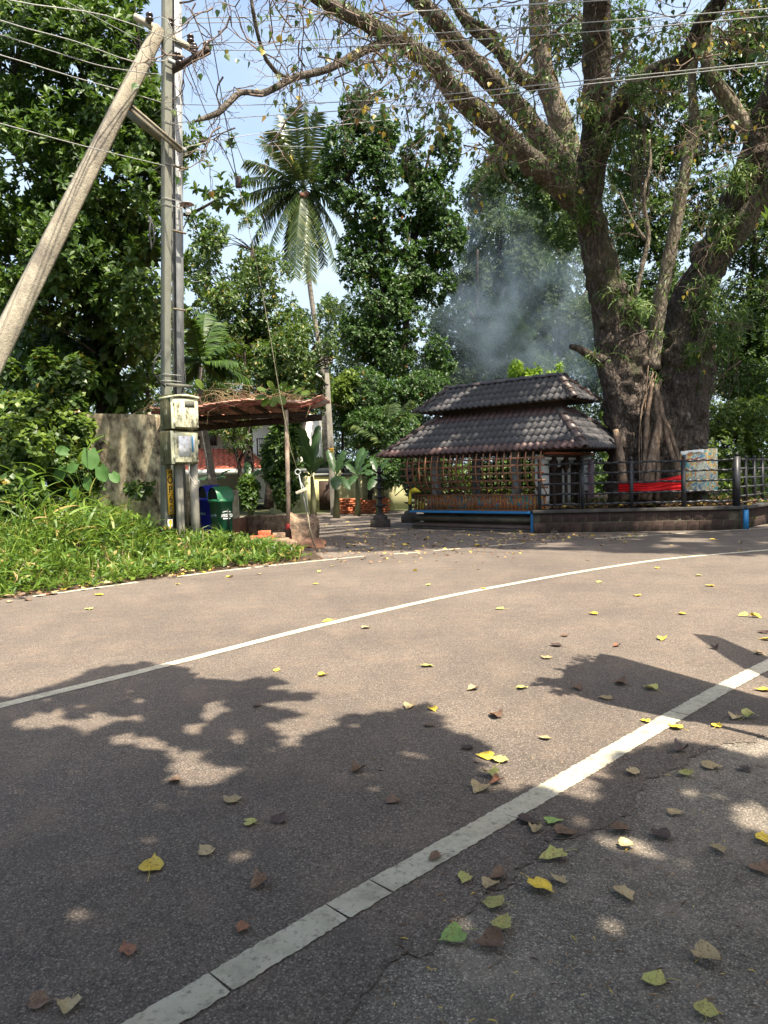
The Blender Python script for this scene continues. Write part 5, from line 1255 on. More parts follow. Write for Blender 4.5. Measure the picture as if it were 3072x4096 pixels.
for x, y, a in ((1062, 1566, 2.6), (1090, 1556, 1.9), (1180, 1570, .6), (1206, 1575, .1), (1100, 1595, -1.8), (1120, 1590, -1.2), (1058, 1590, 3.2), (806, 1548, 2.0), (1135, 1560, 1.2), (1075, 1600, -2.2)):
    broad_leaf('leaf', at(x, y, 13.95), (math.cos(a), -.35, math.sin(a) * .7), (0, -.6, .8), .19, .19, M['leaf_yellowgreen'], pv)
# broken laterite blocks and loose bricks
def boulder_box(name, corners_b, corners_t, mat, lab, cat='stone', seed=0, n=7, amp=.05):
    m = MB(); C8 = np.array(list(corners_b) + list(corners_t), float); cen = C8.mean(0)
    V = []; F = []
    quads = [(0, 1, 5, 4), (1, 2, 6, 5), (2, 3, 7, 6), (3, 0, 4, 7), (4, 5, 6, 7)]
    for q in quads:
        k0 = len(V); a, b, c, d = C8[list(q)]
        for i in range(n + 1):
            for j in range(n + 1):
                s, t = i / n, j / n; p = (a * (1 - s) + b * s) * (1 - t) + (d * (1 - s) + c * s) * t
                dd = nrm(p - cen); p = p + dd * amp * fbm((p * 3.1 + seed)[None], 4)[0] + dd * -.02 * (fbm((p * 9 + seed)[None], 2)[0] > .2)
                p = cen + (p - cen) * (1 - .06 * np.clip(np.abs((p - cen) @ np.array([0, 0, 1])) / (np.ptp(C8[:, 2]) / 2 + 1e-6), 0, 1) ** 4)
                V.append(p)
        F += [[k0 + i * (n + 1) + j, k0 + (i + 1) * (n + 1) + j, k0 + (i + 1) * (n + 1) + j + 1, k0 + i * (n + 1) + j + 1] for i in range(n) for j in range(n)]
    m.add(V, F); o = m.build(name, mat, None); return props(o, lab, cat)
def gz(x, y): g = gnd(x, y); return g
b0, b1 = gnd(975, 2148), gnd(1222, 2172); bk = nrm(np.array([-(b1 - b0)[1], (b1 - b0)[0], 0])) * .35
def zt_(x, y, p): return at(x, y, p[1])[2]
boulder_box('laterite_lump', [b0, b1, b1 + bk, b0 + bk], [b0 + [0, 0, zt_(980, 2062, b0)], b1 + [-.02, 0, zt_(1212, 2058, b1)], b1 + bk + [0, 0, zt_(1212, 2055, b1)], b0 + bk + [0, 0, zt_(980, 2062, b0)]], M['laterite_pale'], 'long broken remnant of a plastered laterite wall behind the shelter post', 'wall', 1, 16, .06)
c0, c1 = gnd(1165, 2190), gnd(1262, 2185)
boulder_box('laterite_lump', [c0, c1, c1 + [0, .35, 0], c0 + [0, .35, 0]], [c0 + [0, 0, .62], c1 + [-.03, 0, .45], c1 + [-.05, .3, .5], c0 + [0, .3, .66]], M['laterite_pale'], 'upright rough laterite lump to the right of the shelter post', 'stone', 2, 10, .09)
c0, c1 = gnd(932, 2165), gnd(985, 2152)
boulder_box('laterite_lump', [c0, c1, c1 + [0, .35, 0], c0 + [0, .35, 0]], [c0 + [0, 0, .5], c1 + [0, 0, .5], c1 + [0, .3, .5], c0 + [0, .3, .5]], M['laterite'], 'dark red laterite block next to the green bin', 'stone', 3, 8, .03)
c0, c1 = gnd(1010, 2196), gnd(1150, 2202)
boulder_box('laterite_slab', [c0, c1, c1 + [0, .5, 0], c0 + [0, .5, 0]], [c0 + [0, 0, .16], c1 + [0, 0, .2], c1 + [0, .45, .2], c0 + [0, .45, .16]], M['laterite_pale'], 'low flat laterite slab at the foot of the shelter post', 'stone', 4, 10, .04)
c0, c1 = gnd(1155, 2196), gnd(1190, 2194)
boulder_box('laterite_lump', [c0, c1, c1 + [0, .25, 0], c0 + [0, .25, 0]], [c0 + [0, 0, .15], c1 + [0, 0, .12], c1 + [0, .22, .12], c0 + [0, .22, .15]], M['laterite_pale'], 'small squarish laterite piece between the flat slab and the upright lump', 'stone', 5, 6, .05)
c0, c1 = gnd(1200, 2192), gnd(1292, 2190)
boulder_box('rubble_heap', [c0, c1, c1 + [0, .5, 0], c0 + [0, .5, 0]], [c0 + [.1, .1, .12], c1 + [-.1, .1, .10], c1 + [-.1, .4, .12], c0 + [.1, .4, .14]], M['laterite'], 'crumbled red laterite rubble under the upright lump', 'rubble', 6, 10, .12)
def brick(c, ang, lab, tilt=0, mat='brick_red', sz=(.24, .115, .09), grp='loose red bricks by the shelter post'):
    m = MB(); ca_, sa = math.cos(ang), math.sin(ang); ax_ = np.array([[ca_, sa, 0], [-sa, ca_, 0], [0, 0, 1]])
    m.box(c, sz, ax_); o = m.build('brick', M[mat], None, bevel=.006); return props(o, lab, 'brick', grp)
q = gnd(1030, 2200); 
brick(at(1058, 2132, 13.6), .1, 'upper loose red brick lying across the lower bricks behind the flat slab')
brick(at(1028, 2152, 13.5), .0, 'lower left loose red brick beside the flat slab')
brick(at(1072, 2150, 13.6), .05, 'lower middle loose red brick under the upper one')
brick(at(1115, 2140, 13.8), .3, 'pale dusty brick leaning by the shelter post', mat='laterite_pale')
# support under the loose bricks
c0, c1 = at(1000, 2168, 13.9), at(1140, 2166, 13.9); c0[2] = c1[2] = 0
boulder_box('laterite_slab', [c0 + [0, -.25, 0], c1 + [0, -.25, 0], c1 + [0, .3, 0], c0 + [0, .3, 0]], [c0 + [0, -.2, zt_(1028, 2160, c0)], c1 + [0, -.2, zt_(1028, 2160, c0)], c1 + [0, .25, zt_(1028, 2160, c0)], c0 + [0, .25, zt_(1028, 2160, c0)]], M['laterite'], 'broken laterite base carrying the loose red bricks', 'stone', 8, 8, .02)

# ---------------------------------------------------------------- old stained wall on the left
ow = thing('stained_wall', 'tall old plaster wall streaked black and ochre, overgrown at its foot', 'wall', at(475, 2080, 17))
p0, p1 = at(300, 1900, 16.6), at(632, 1900, 15.4); p0[2] = p1[2] = 0
h0_, h1_ = at(300, 1652, 16.6)[2], at(632, 1658, 15.4)[2]
nn = nrm(np.array([-(p1 - p0)[1], (p1 - p0)[0], 0])) * .22; N1, N2 = 24, 24; V = []
for i in range(N1 + 1):
    for j in range(N2 + 1):
        t, s = i / N1, j / N2; p = p0 + (p1 - p0) * t + np.array([0, 0, (h0_ + (h1_ - h0_) * t) * s]); V.append(p - nrm(nn) * .014 * fbm((p * 2.3)[None], 3)[0] * (0 if i in (0, N1) or j == N2 else 1))
m = MB(); m.add(V, [[i * (N2 + 1) + j, (i + 1) * (N2 + 1) + j, (i + 1) * (N2 + 1) + j + 1, i * (N2 + 1) + j + 1] for i in range(N1) for j in range(N2)])
T0, T1 = p0 + [0, 0, h0_], p1 + [0, 0, h1_]
m.add([p0, p1, T1, T0, p0 + nn, p1 + nn, T1 + nn, T0 + nn], [[3, 2, 6, 7], [1, 5, 6, 2], [5, 4, 7, 6], [0, 3, 7, 4]]); m.build('plaster', M['old_wall'], ow)

# ---------------------------------------------------------------- house behind, compound wall, far pole
HY = 34.0
hs_ = thing('white_house', 'two-storey white and cream house with red tiled roofs, seen under the shelter', 'house', (at(950, 1950, HY)[0], HY, 0))
def fb(x0, x1, y0, y1, Y, d, name, mat, par=hs_, extra=0):
    a, b_ = at(x0, y1, Y), at(x1, y0, Y); m = MB(); m.box(((a[0] + b_[0]) / 2, Y + d / 2, (a[2] + b_[2]) / 2), (b_[0] - a[0], d, b_[2] - a[2])); return m.build(name, M[mat], par)
w = fb(640, 1000, 1675, 1990, HY, 6, 'wall', 'house_cream')
w2 = fb(990, 1240, 1640, 2010, HY - 1.2, 6, 'wall', 'house_white')
fb(700, 985, 1790, 1800, HY - .3, .6, 'ledge', 'house_white')
def hwin(x0, x1, y0, y1, Y, bars):
    f = fb(x0, x1, y0, y1, Y, .1, 'window', 'window_dark')
    g = fb(x0 + 4, x1 - 4, y0 + 5, y1 - 5, Y - .03, .02, 'pane', 'glass', f)
    n = bars
    for k in range(1, n): xx = x0 + (x1 - x0) * k / n; fb(xx - 1.2, xx + 1.2, y0 + 4, y1 - 4, Y - .06, .03, 'mullion', 'house_white' if bars > 4 else 'window_dark', f)
    if bars > 4:
        for k in range(1, 7): yy = y0 + (y1 - y0) * k / 7; fb(x0 + 4, x1 - 4, yy - 1, yy + 1, Y - .075, .02, 'transom', 'house_white', f)
hwin(822, 862, 1718, 1782, HY - .1, 4); hwin(1028, 1070, 1752, 1824, HY - 1.3, 6); hwin(780, 796, 1745, 1800, HY - .1, 2)
def slope_roof(pts_e, pts_r, rows, name='roof'):
    """tile rows between an eave line and a ridge line given as two points each"""
    m = MB(); e0, e1 = pts_e; r0, r1 = pts_r
    for k in range(rows):
        f, g = k / rows, (k + 1) / rows + .01; a0, a1, b1_, b0_ = e0 + (r0 - e0) * f, e1 + (r1 - e1) * f, e1 + (r1 - e1) * g, e0 + (r0 - e0) * g
        t = np.array([0, 0, .06]); n = max(2, int(np.linalg.norm(a1 - a0) / .12)); V = []
        for i in range(n + 1):
            z = .03 * (i % 2); V += [a0 + (a1 - a0) * i / n + t + [0, 0, z], b0_ + (b1_ - b0_) * i / n + [0, 0, z]]
        m.add(V, [[2 * i, 2 * i + 2, 2 * i + 3, 2 * i + 1] for i in range(n)])
        m.add([a0, a1, a1 + t, a0 + t], [[0, 1, 2, 3]])
    return m.build(name, M['roof_red'], hs_)
slope_roof((at(700, 1880, HY - 3.5), at(1055, 1872, HY - 3.5)), (at(720, 1795, HY - .1), at(955, 1795, HY - .1)), 14)
slope_roof((at(1000, 1872, HY - 3.5), at(1075, 1866, HY - 2.8)), (at(940, 1798, HY - .5), at(990, 1800, HY - .5)), 12)
m = MB(); a, b_ = at(700, 1882, HY - 3.52), at(1060, 1874, HY - 3.52); m.beam(a - [0, 0, .1], b_ - [0, 0, .1], .1, .22); m.build('gutter', M['house_white'], hs_)
slope_roof((at(640, 1690, HY - 1.6), at(1000, 1682, HY - 1.6)), (at(700, 1630, HY + 2), at(960, 1630, HY + 2)), 12)
slope_roof((at(960, 1662, HY - 2.6), at(1260, 1655, HY - 2.6)), (at(1010, 1600, HY + 1.5), at(1200, 1600, HY + 1.5)), 12)
for x in (700, 1070): fb(x, x + 14, 1880, 2000, HY - 3.4, .3, 'column', 'house_white')
cw = thing('compound_wall', 'pale yellow-green compound wall with pillars behind the banana plants', 'wall', (at(1380, 1980, 28.6)[0], 28.6, 0))
a, b_ = at(1080, 2000, 28.6), at(1640, 2000, 29.5); a[2] = b_[2] = 0
m = MB(); m.beam(a + [0, 0, .7], b_ + [0, 0, .7], .2, 1.45); m.build('panel', M['compound_wall'], cw)
m = MB(); m.beam(a + [0, -.02, 1.5], b_ + [0, -.02, 1.5], .3, .1); m.build('coping', M['concrete_pillar'], cw)
for t in (.28, .47, .62, .85):
    c = a + (b_ - a) * t; m = MB(); m.box(c + [0, -.1, .8], (.4, .4, 1.7)); m.build('pillar', M['compound_wall'], cw)
m = MB(); c = a + (b_ - a) * .40; m.box(c + [0, -.12, .65], (.9, .06, 1.2)); m.build('gate', M['dark_wood'], cw)
cw2 = thing('white_outbuilding', 'small pale outbuilding with a grey roof behind the banana leaves', 'building', (at(1300, 1900, 31)[0], 31, 0))
fb(1245, 1560, 1885, 2010, 31, 3, 'wall', 'house_white', cw2); m = MB(); m.box((at(1400, 1880, 31)[0], 32, at(1400, 1880, 31)[2]), (4.2, 4, .2)); m.build('roof', M['concrete_pillar'], cw2)
fp = thing('utility_pole', 'far weathered concrete pole with a street light and a small orange plate', 'utility pole', (at(1336, 2048, 26)[0], 26, 0))
b_ = at(1337, 2048, 26); t = at(1301, 1368, 26); dv = (t - b_) / (t[2] - b_[2]); b_ = b_ - dv * (b_[2] + .1)
m = MB(); V = []
for c, w in ((b_, .26), (t, .14)):
    for i, j in ((-1, -1), (1, -1), (1, 1), (-1, 1)): V.append(c + [i * w / 2, j * w * .35, 0])
m.hexa(V); m.build('pole', M['pole_concrete'], fp, bevel=.01)
m = MB(); m.beam(at(1287, 1450, 25.85), at(1328, 1453, 25.85), .06, .08); m.build('crossarm', M['angle_iron'], fp)
for y in (1418, 1455, 1475, 1538): m = MB(); c = at(1304, y, 26); m.box(c, (.19, .15, .03)); m.build('band', M['iron_black'], fp)
for x in (1290, 1303, 1324): insulator(at(x, 1444, 25.85), fp)
m = MB(); P_, _ = smooth_path([at(1308, 1540, 25.9), at(1293, 1520, 25.7), at(1278, 1502, 25.5), at(1266, 1496, 25.4)], np.ones(4), .1); m.tube(P_, .02, 6); m.build('light_arm', M['angle_iron'], fp, True)
m = MB(); m.beam(at(1283, 1508, 25.4), at(1264, 1495, 25.3), .1, .06, w2=.05, h2=.05); m.build('light_head', M['white_paint'], fp, bevel=.01)
m = MB(); c = at(1325, 1805, 25.88); m.box(c, (.16, .01, .24)); pp = m.build('number_plate', M['plate_yellow'], fp)
for k, (dx, dz) in enumerate(((-.04, .07), (.035, .075), (-.03, 0), (.04, .005), (0, -.07))): m = MB(); m.box(c + [dx, -.008, dz], (.05, .004, .035)); m.build('plate_mark', M['letter_black'], pp)
wire('thin far wire running left from the far pole into the leaves', [(1287, 1450, 25.8), (1180, 1500, 26.5)], .008)
wire('second thin far wire running left from the far pole, just below the first', [(1290, 1456, 25.8), (1175, 1512, 26.5)], .008)
wire('short pale wire in the trees to the left of the palm trunk', [(400 * 1.852, 1130, 17), (800, 1125, 20)], .006)
# brick stack at the foot of the far pole
bs = thing('brick_stack', 'neat stack of new red bricks beside the far pole', 'brick stack', gnd(1405, 2054))
bm0 = MB(); bm0.box((0, 0, 0), (.225, .11, .075)); bme = bm0.mesh('brick', M['brick_red'])
o0 = gnd(1362, 2056)
for lay in range(7):
    for i in range(8):
        if lay >= 6 and i in (4, 5): continue
        for j in range(3):
            o = link('brick', bme, bs, np.array([o0[0] + .02 + i * .235 + (.1 if lay % 2 else 0) + random.uniform(-.01, .01), o0[1] + j * .12 + random.uniform(-.02, .02), .04 + lay * .082]) - base_of(bs)); o.rotation_euler = (0, 0, random.uniform(-.03, .03))

# ---------------------------------------------------------------- banana plants
def banana(x, y, Y, leaves, label):
    b = at(x, y, Y); b[2] = 0
    t = thing('banana_plant', label, 'banana plant', b, 'banana plants behind the yard')
    top = b + [0, 0, 1.4]; m = MB(); m.tube([b, b + [.03, 0, .7], top], [.12, .09, .05], 12, .1, 4); m.build('stem', M['banana_stem'], t, True)
    for (px, py, dy, wd) in leaves:
        e = at(px, py, Y + dy); d = e - top; L = np.linalg.norm(d); mid = top + d * .5 + [0, 0, .28 * L]
        n = 12; P_ = [(1 - s) ** 2 * top + 2 * s * (1 - s) * mid + s * s * e for s in np.linspace(0, 1, n)]
        P_ = np.array(P_); T = nrm(np.gradient(P_, axis=0)); S = nrm(np.cross(T, [0, 0, 1.])); Nn = np.cross(S, T)
        tw = random.uniform(-.5, .5); S = S * math.cos(tw) + Nn * math.sin(tw); Nn = np.cross(S, T)
        V = []
        for i in range(n):
            s = i / (n - 1); w = wd * .68 * (0 if s < .12 else math.sin(math.pi * min(1, (s - .1) / .9)) ** .42) / 2
            w = max(w, .015)
            for k in (-1, -.5, 0, .5, 1): V.append(P_[i] + S[i] * k * w * (1 + .05 * math.sin(i * 3.1 + k)) + Nn[i] * (-.28 * k * k * w + .03 * math.sin(i * 2.3 + k * 2) * abs(k)))
        F = [[5 * i + j, 5 * i + 5 + j, 5 * i + 6 + j, 5 * i + 1 + j] for i in range(n - 1) for j in range(4)]
        m = MB(); m.add(V, F); m.build('leaf', M['banana'], t, True)
banana(1250, 2010, 22.5, [(1208, 1712, -.4, .5), (1200, 1782, -.8, .4), (1275, 1700, .5, .45), (1290, 1830, -.6, .4), (1215, 1850, -.8, .42), (1180, 1900, -.3, .35)], 'banana plant with long blue-green leaves left of the far pole')
banana(1345, 2020, 24, [(1378, 1800, .2, .5), (1345, 1960, -.8, .55), (1420, 1830, -.3, .5), (1310, 1800, .4, .4), (1400, 1960, -.7, .4)], 'banana plant close behind the far pole with a drooping dark leaf')
banana(1430, 2030, 25, [(1380, 1850, .2, .5), (1470, 1800, .4, .45), (1490, 1900, -.7, .5), (1400, 1940, -.7, .45), (1450, 1790, .9, .5), (1500, 1850, .4, .4)], 'bright green banana plant to the right of the brick stack')
banana(1515, 2035, 24.5, [(1475, 1960, -.5, .5), (1560, 1830, .3, .4), (1490, 1830, .5, .45), (1550, 1920, -.4, .4), (1460, 1880, .3, .45)], 'ragged banana plant just left of the oil lamp')
banana(1000, 2040, 24, [(960, 1900, .2, .5), (1060, 1880, .3, .5), (1040, 1960, -.6, .45), (985, 1850, .5, .4)], 'banana plant with upright leaves behind the green bin')
banana(870, 2040, 25, [(830, 1920, .2, .6), (900, 1905, .3, .6), (925, 1880, -.3, .4), (780, 1925, .3, .5)], 'low banana plant with broad dark leaves above the grey wall')

# ---------------------------------------------------------------- coconut palm
def palm_frond(c, e, up_, n, wl, t, mat='palm', droop=.35):
    """rachis from c towards e, arching, with two rows of drooping leaflets"""
    L = np.linalg.norm(e - c); mid = (c + e) / 2 + np.array([0, 0, up_ * L])
    S_ = np.linspace(0, 1, 16); P_ = np.array([(1 - s) ** 2 * c + 2 * s * (1 - s) * mid + s * s * e for s in S_])
    m = MB(); m.tube(P_, np.linspace(.035, .006, 16), 4)
    q = np.linspace(.12, .995, n); C_ = np.stack([np.interp(q, S_, P_[:, k]) for k in range(3)], 1); T = nrm(np.stack([np.interp(q, S_, np.gradient(P_, axis=0)[:, k]) for k in range(3)], 1))
    sd = nrm(np.cross(T, [0, 0, 1.])); parts = []
    for s in (-1, 1):
        ax = nrm(sd * s + T * .55 + np.array([0, 0, -droop]) + RNG.normal(size=(n, 3)) * .10)
        ln = wl * (.35 + .65 * np.sin(np.pi * np.clip(q * .95, 0, 1)) ** .6) * RNG.uniform(.85, 1.1, n)
        parts.append(scatter(T_BLADE, C_, ax, nrm(np.cross(ax, T) * s), ln, .075))
    V, F = join(parts); m.V.append(V); m.F3.append(F + m.n); m.n += len(V)
    m.build('frond', M[mat], t)
PYY = 38.0
pl = thing('coconut_palm', 'tall coconut palm with a leaning thin trunk standing against the sky', 'palm tree', (at(1300, 2000, PYY)[0], PYY, 0))
limb('trunk', [(1318, 2010, PYY, 34), (1290, 1500, PYY, 22), (1262, 1300, PYY, 20), (1240, 1150, PYY, 19), (1222, 950, PYY, 19), (1212, 770, PYY, 22)], 'palm_trunk', 10, .05, 4, .5, pl); LIMBS.pop()
pc = at(1212, 755, PYY)
for (x, y, dy, up_) in ((1218, 400, 0, -.02), (1135, 470, 1, .05), (1270, 450, -1, .05), (1180, 430, -1.5, .0), (1050, 560, .5, .14), (1330, 520, 1, .1), (985, 640, -1, .16), (965, 720, 1.5, .18), (950, 800, 0, .22), (955, 900, -1, .25), (1000, 980, .5, .28), (1060, 1040, -1, .28), (1140, 1090, 1.5, .25), (1180, 1110, -1.8, .25), (1245, 1120, -1.2, .22), (1300, 1060, 1, .28), (1350, 1080, -.5, .30), (1380, 1000, 0, .3), (1440, 900, .5, .25), (1450, 780, -1, .2), (1420, 640, 1, .16), (1090, 520, -2, .1), (1380, 580, -1.5, .1), (1040, 860, 2.5, .2), (1170, 960, 3, .1)):
    palm_frond(pc, at(x, y, PYY + dy), up_, 84, 1.0, pl)
mb = MB(); 
for k in range(9): a = random.uniform(0, 6.3); c = pc + [.28 * math.cos(a), .28 * math.sin(a) - .1, -.3 - random.uniform(0, .25)]; mb.lathe([(0, -.13), (.08, -.1), (.11, 0), (.08, .1), (0, .13)], c, 8)
mb.build('coconuts', M['laterite'], pl, True)
# small palm crowns lower down
pl = thing('coconut_palm', 'young palm with dark fronds above the shelter roof on the left', 'palm tree', (at(815, 2000, 22)[0], 22, 0))
limb('trunk', [(870, 2000, 24, 24), (825, 1750, 23, 22), (800, 1600, 22.3, 20), (805, 1470, 22, 20)], 'palm_trunk', 8, .05, 4, .5, pl); LIMBS.pop()
for (x, y, dy) in ((700, 1350, 0), (720, 1430, .5), (760, 1280, -.5), (860, 1290, .6), (930, 1370, 0), (950, 1450, -.4), (900, 1500, .5), (730, 1500, .2), (1000, 1520, .4), (820, 1250, 1)): palm_frond(at(805, 1450, 22), at(x, y, 22 + dy), .15, 44, .6, pl, 'leaf_dark')
pl = thing('palm_seedling', 'small palm with pale fronds low behind the far pole and lamp', 'palm tree', (at(1560, 2010, 27)[0], 27, 0))
for (x, y, dy) in ((1420, 1700, 0), (1460, 1760, .4), (1560, 1620, .3), (1640, 1600, -.2), (1500, 1840, -.5), (1670, 1640, .4)): palm_frond(at(1540, 1790, 27), at(x, y, 27 + dy), .22, 36, .6, pl)

# ---------------------------------------------------------------- trees
def tree(label, trunk, limbs, blobs, n, k, l, w, mat, tpl=T_LEAF, thin=.75, nsc=.9, fill=.35, tmat='bark_dark', cat='tree', group=None, spread=.9, twigs=60, name='tree', droop=0.):
    b = at(*trunk[0][:3]); b[2] = 0
    t = thing(name, label, cat, b, group)
    n0 = len(LIMBS)
    if len(trunk) > 1: limb('trunk', trunk, tmat, 12, .12, 2, .5, t)
    for L in limbs: limb('limb', L, tmat, 8, .1, 2, .5, t)
    skel = np.concatenate([q[0] for q in LIMBS[n0:]]) if len(LIMBS) > n0 else None; del LIMBS[n0:]
    P_, D = blob_pts(blobs, n, fill, thin, nsc)
    if skel is not None and twigs:
        mb = MB()
        for i in RNG.integers(0, len(P_), twigs):
            q = P_[i]; j = np.argmin(np.linalg.norm(skel - q, axis=1) + np.maximum(0, skel[:, 2] - q[2]) * 1.0); a = skel[j]
            L = np.linalg.norm(q - a)
            if L > 2.2: a = q + (a - q) * (1.3 / L) + RNG.normal(size=3) * .3; L = 1.4
            if True: mid = (a + q) / 2 + np.array([0, 0, .12 * L])
            mb.tube([a, mid, q], [.012 + .008 * L, .01 + .004 * L, .006], 4, cap=False)
        o = mb.build('twigs', M[tmat], t); o['kind'] = 'stuff'
    V, F = whorls(P_, D, k, l, w, tpl, spread, .3, droop)
    o = link('crown', mesh_np('crown', V - base_of(t), [F], M[mat]), t); o['kind'] = 'stuff'
    return t

# left: big dark glossy tree
tree('huge glossy dark-leaved tree filling the upper left, behind the leaning strut', [(430, 2050, 18.5, 90), (420, 1600, 18.5, 70), (400, 1200, 18.3, 60), (360, 700, 18, 48), (330, 300, 18, 30)],
     [[(400, 1150, 18.3, 40), (560, 900, 17.6, 30), (700, 640, 17, 20), (820, 560, 16.8, 12)], [(380, 900, 18.2, 40), (200, 600, 17.5, 26), (60, 300, 17, 16)], [(600, 830, 17.5, 20), (760, 860, 17, 14), (900, 780, 16.8, 8)], [(360, 700, 18, 34), (500, 440, 17.6, 26), (560, 200, 17.2, 14)]],
     [(150, 250, 17.5, 330, 330, 2.6), (400, 330, 17.4, 230, 330, 2.2), (80, 700, 17, 300, 300, 2.5), (380, 700, 16.8, 260, 260, 2.3), (600, 560, 16.8, 120, 210, 1.6), (560, 900, 16.4, 180, 230, 2), (250, 1050, 16.4, 300, 240, 2.2), (600, 1180, 16.8, 170, 230, 1.8), (30, 1050, 16, 180, 300, 2),
      (740, 560, 17, 90, 110, 1, .5), (800, 700, 16.8, 120, 60, 1, .5), (900, 760, 16.6, 100, 60, .8, .45), (760, 820, 16.6, 70, 60, .8, .5), (930, 590, 16.6, 30, 40, .4, .4), (820, 980, 17.5, 90, 60, .8, .45), (720, 420, 17.2, 40, 90, .7, .25), (560, 150, 17.2, 60, 120, .8, .3), (250, -150, 17.5, 330, 150, 2)],
     8600, 8, .20, .088, 'leaf_dark', T_OVAL, .82, 1.1, .3, twigs=160)
# large-leaved saplings in front of it, by the strut
tree('shrubby tree with very large drooping dark leaves beside the strut', [(215, 2050, 18, 30), (215, 1500, 18, 24), (230, 1250, 17.8, 18)], [[(215, 1400, 17.8, 14), (330, 1200, 17.6, 10), (420, 1120, 17.5, 7)], [(215, 1450, 17.8, 12), (120, 1350, 17.6, 9), (60, 1300, 17.5, 6)]],
     [(330, 1120, 17.4, 150, 90, .8), (400, 1250, 17.5, 120, 90, .8), (180, 1420, 17.4, 130, 70, .8), (60, 1080, 17.3, 60, 50, .5), (520, 1350, 18, 100, 120, .8), (300, 1500, 17.8, 170, 100, .8), (450, 1500, 18, 120, 90, .7), (60, 1420, 18.4, 130, 110, .9), (180, 1330, 18.3, 120, 100, .9), (330, 1400, 18.3, 140, 110, .9), (100, 1560, 18.2, 150, 90, .8), (480, 1600, 18.4, 120, 60, .6)],
     560, 6, .38, .17, 'leaf_dark', T_LEAF, .0, 1, .2, spread=1.0, twigs=50, cat='tree', droop=.6)
tree('yellow-green shrub catching the sun between the big tree and the steel pole', [(590, 2000, 21, 20), (590, 1500, 21, 14)], [], [(560, 1240, 21, 80, 70, .8), (610, 1330, 20.5, 60, 120, .8), (600, 1500, 21, 70, 80, .8)], 500, 6, .22, .10, 'leaf_yellowgreen', T_LEAF, .6, 1, .2)
# middle distance, left of the palm
tree('slender roundish tree directly below and left of the coconut palm', [(1000, 2020, 30, 40), (990, 1600, 30, 32), (985, 1300, 30, 24), (1010, 1000, 30, 14)], [[(985, 1450, 30, 18), (1080, 1350, 30, 12), (1160, 1250, 30, 8)], [(985, 1300, 30, 16), (880, 1150, 30, 12)], [(1080, 1620, 29, 20), (1010, 1420, 29, 16), (960, 1250, 29, 10)]],
     [(850, 1100, 30, 110, 150, 1.5), (980, 1020, 30, 130, 130, 1.6), (1070, 1150, 29.5, 120, 150, 1.6), (920, 1280, 29.5, 160, 140, 1.8), (1130, 1330, 29.5, 110, 140, 1.5), (1010, 1380, 30, 140, 110, 1.6), (880, 960, 30, 60, 90, 1, .5), (800, 900, 30, 60, 70, .8, .35), (1000, 900, 30, 50, 60, .7, .4)],
     6500, 6, .18, .08, 'leaf_mid', T_LEAF, .72, .8, .3, twigs=90)
tree('dark leafy tree with reddish limbs standing behind the shelter', [(1075, 2030, 27, 44), (1100, 1750, 27, 36), (1080, 1560, 27, 28), (1010, 1380, 27, 18)], [[(1090, 1600, 27, 24), (1130, 1480, 27, 20), (1100, 1330, 27, 12)], [(1090, 1640, 27, 20), (1230, 1450, 27, 12), (1280, 1330, 27, 7)], [(960, 1700, 27, 14), (980, 1500, 27, 12), (975, 1380, 27, 8)]],
     [(900, 1450, 27, 150, 110, 1.5), (1050, 1480, 27, 120, 120, 1.4), (1180, 1430, 26.5, 110, 130, 1.4), (1290, 1370, 26.5, 70, 110, 1), (1310, 1230, 27, 50, 50, .7, .35), (1240, 1560, 26.5, 90, 120, 1.2), (820, 1500, 27.5, 100, 120, 1.2), (930, 1610, 28, 160, 70, 1.2)],
     6500, 6, .16, .07, 'leaf_mid', T_LEAF, .78, 1, .3, twigs=80)
tree('trunk smothered in dark ivy leaves behind the shelter post', [(1130, 2030, 23, 36), (1140, 1700, 23, 30), (1160, 1560, 23, 24)], [], [(1140, 1780, 23, 68, 150, .8), (1140, 1930, 23, 60, 110, .7), (1150, 1640, 23, 70, 90, .7), (1085, 1850, 23.5, 35, 110, .6), (990, 1975, 23, 40, 70, .6)], 1800, 6, .2, .10, 'leaf_dark', T_LEAF, .3, 1, .5, cat='tree', twigs=0)
tree('drooping narrow-leaved shrub in front of the white house', [(975, 2030, 24, 20), (955, 1850, 24, 16), (930, 1760, 24, 10)], [[(955, 1850, 24, 12), (985, 1780, 24, 9), (1000, 1700, 24, 6)]], [(900, 1715, 24, 70, 40, .7), (955, 1760, 24, 60, 60, .7), (960, 1700, 24, 110, 25, .7)], 170, 6, .20, .04, 'leaf_mid', T_KITE, .2, 1, .2, cat='shrub', name='shrub')
tree('small tree with grey leaning trunk seen below the shelter roof', [(845, 2050, 24.5, 22), (832, 1880, 24.5, 20), (815, 1740, 24.5, 16), (812, 1660, 24.5, 12)], [], [(790, 1560, 25, 110, 60, .8), (890, 1580, 25, 90, 60, .8)], 500, 6, .24, .10, 'leaf_mid', T_LEAF, .3, 1, .2, 'bark_limb' if False else .35, twigs=20) if False else None
g = thing('tree', 'bare leaning grey trunk crossing the red roof under the shelter', 'tree', at(845, 2050, 24.5) * [1, 1, 0]); limb('trunk', [(845, 1950, 24.5, 22), (832, 1840, 24.5, 20), (815, 1740, 24.5, 17), (812, 1650, 24.5, 14)], 'palm_trunk', 10, .1, 3, .3, g); LIMBS.pop()
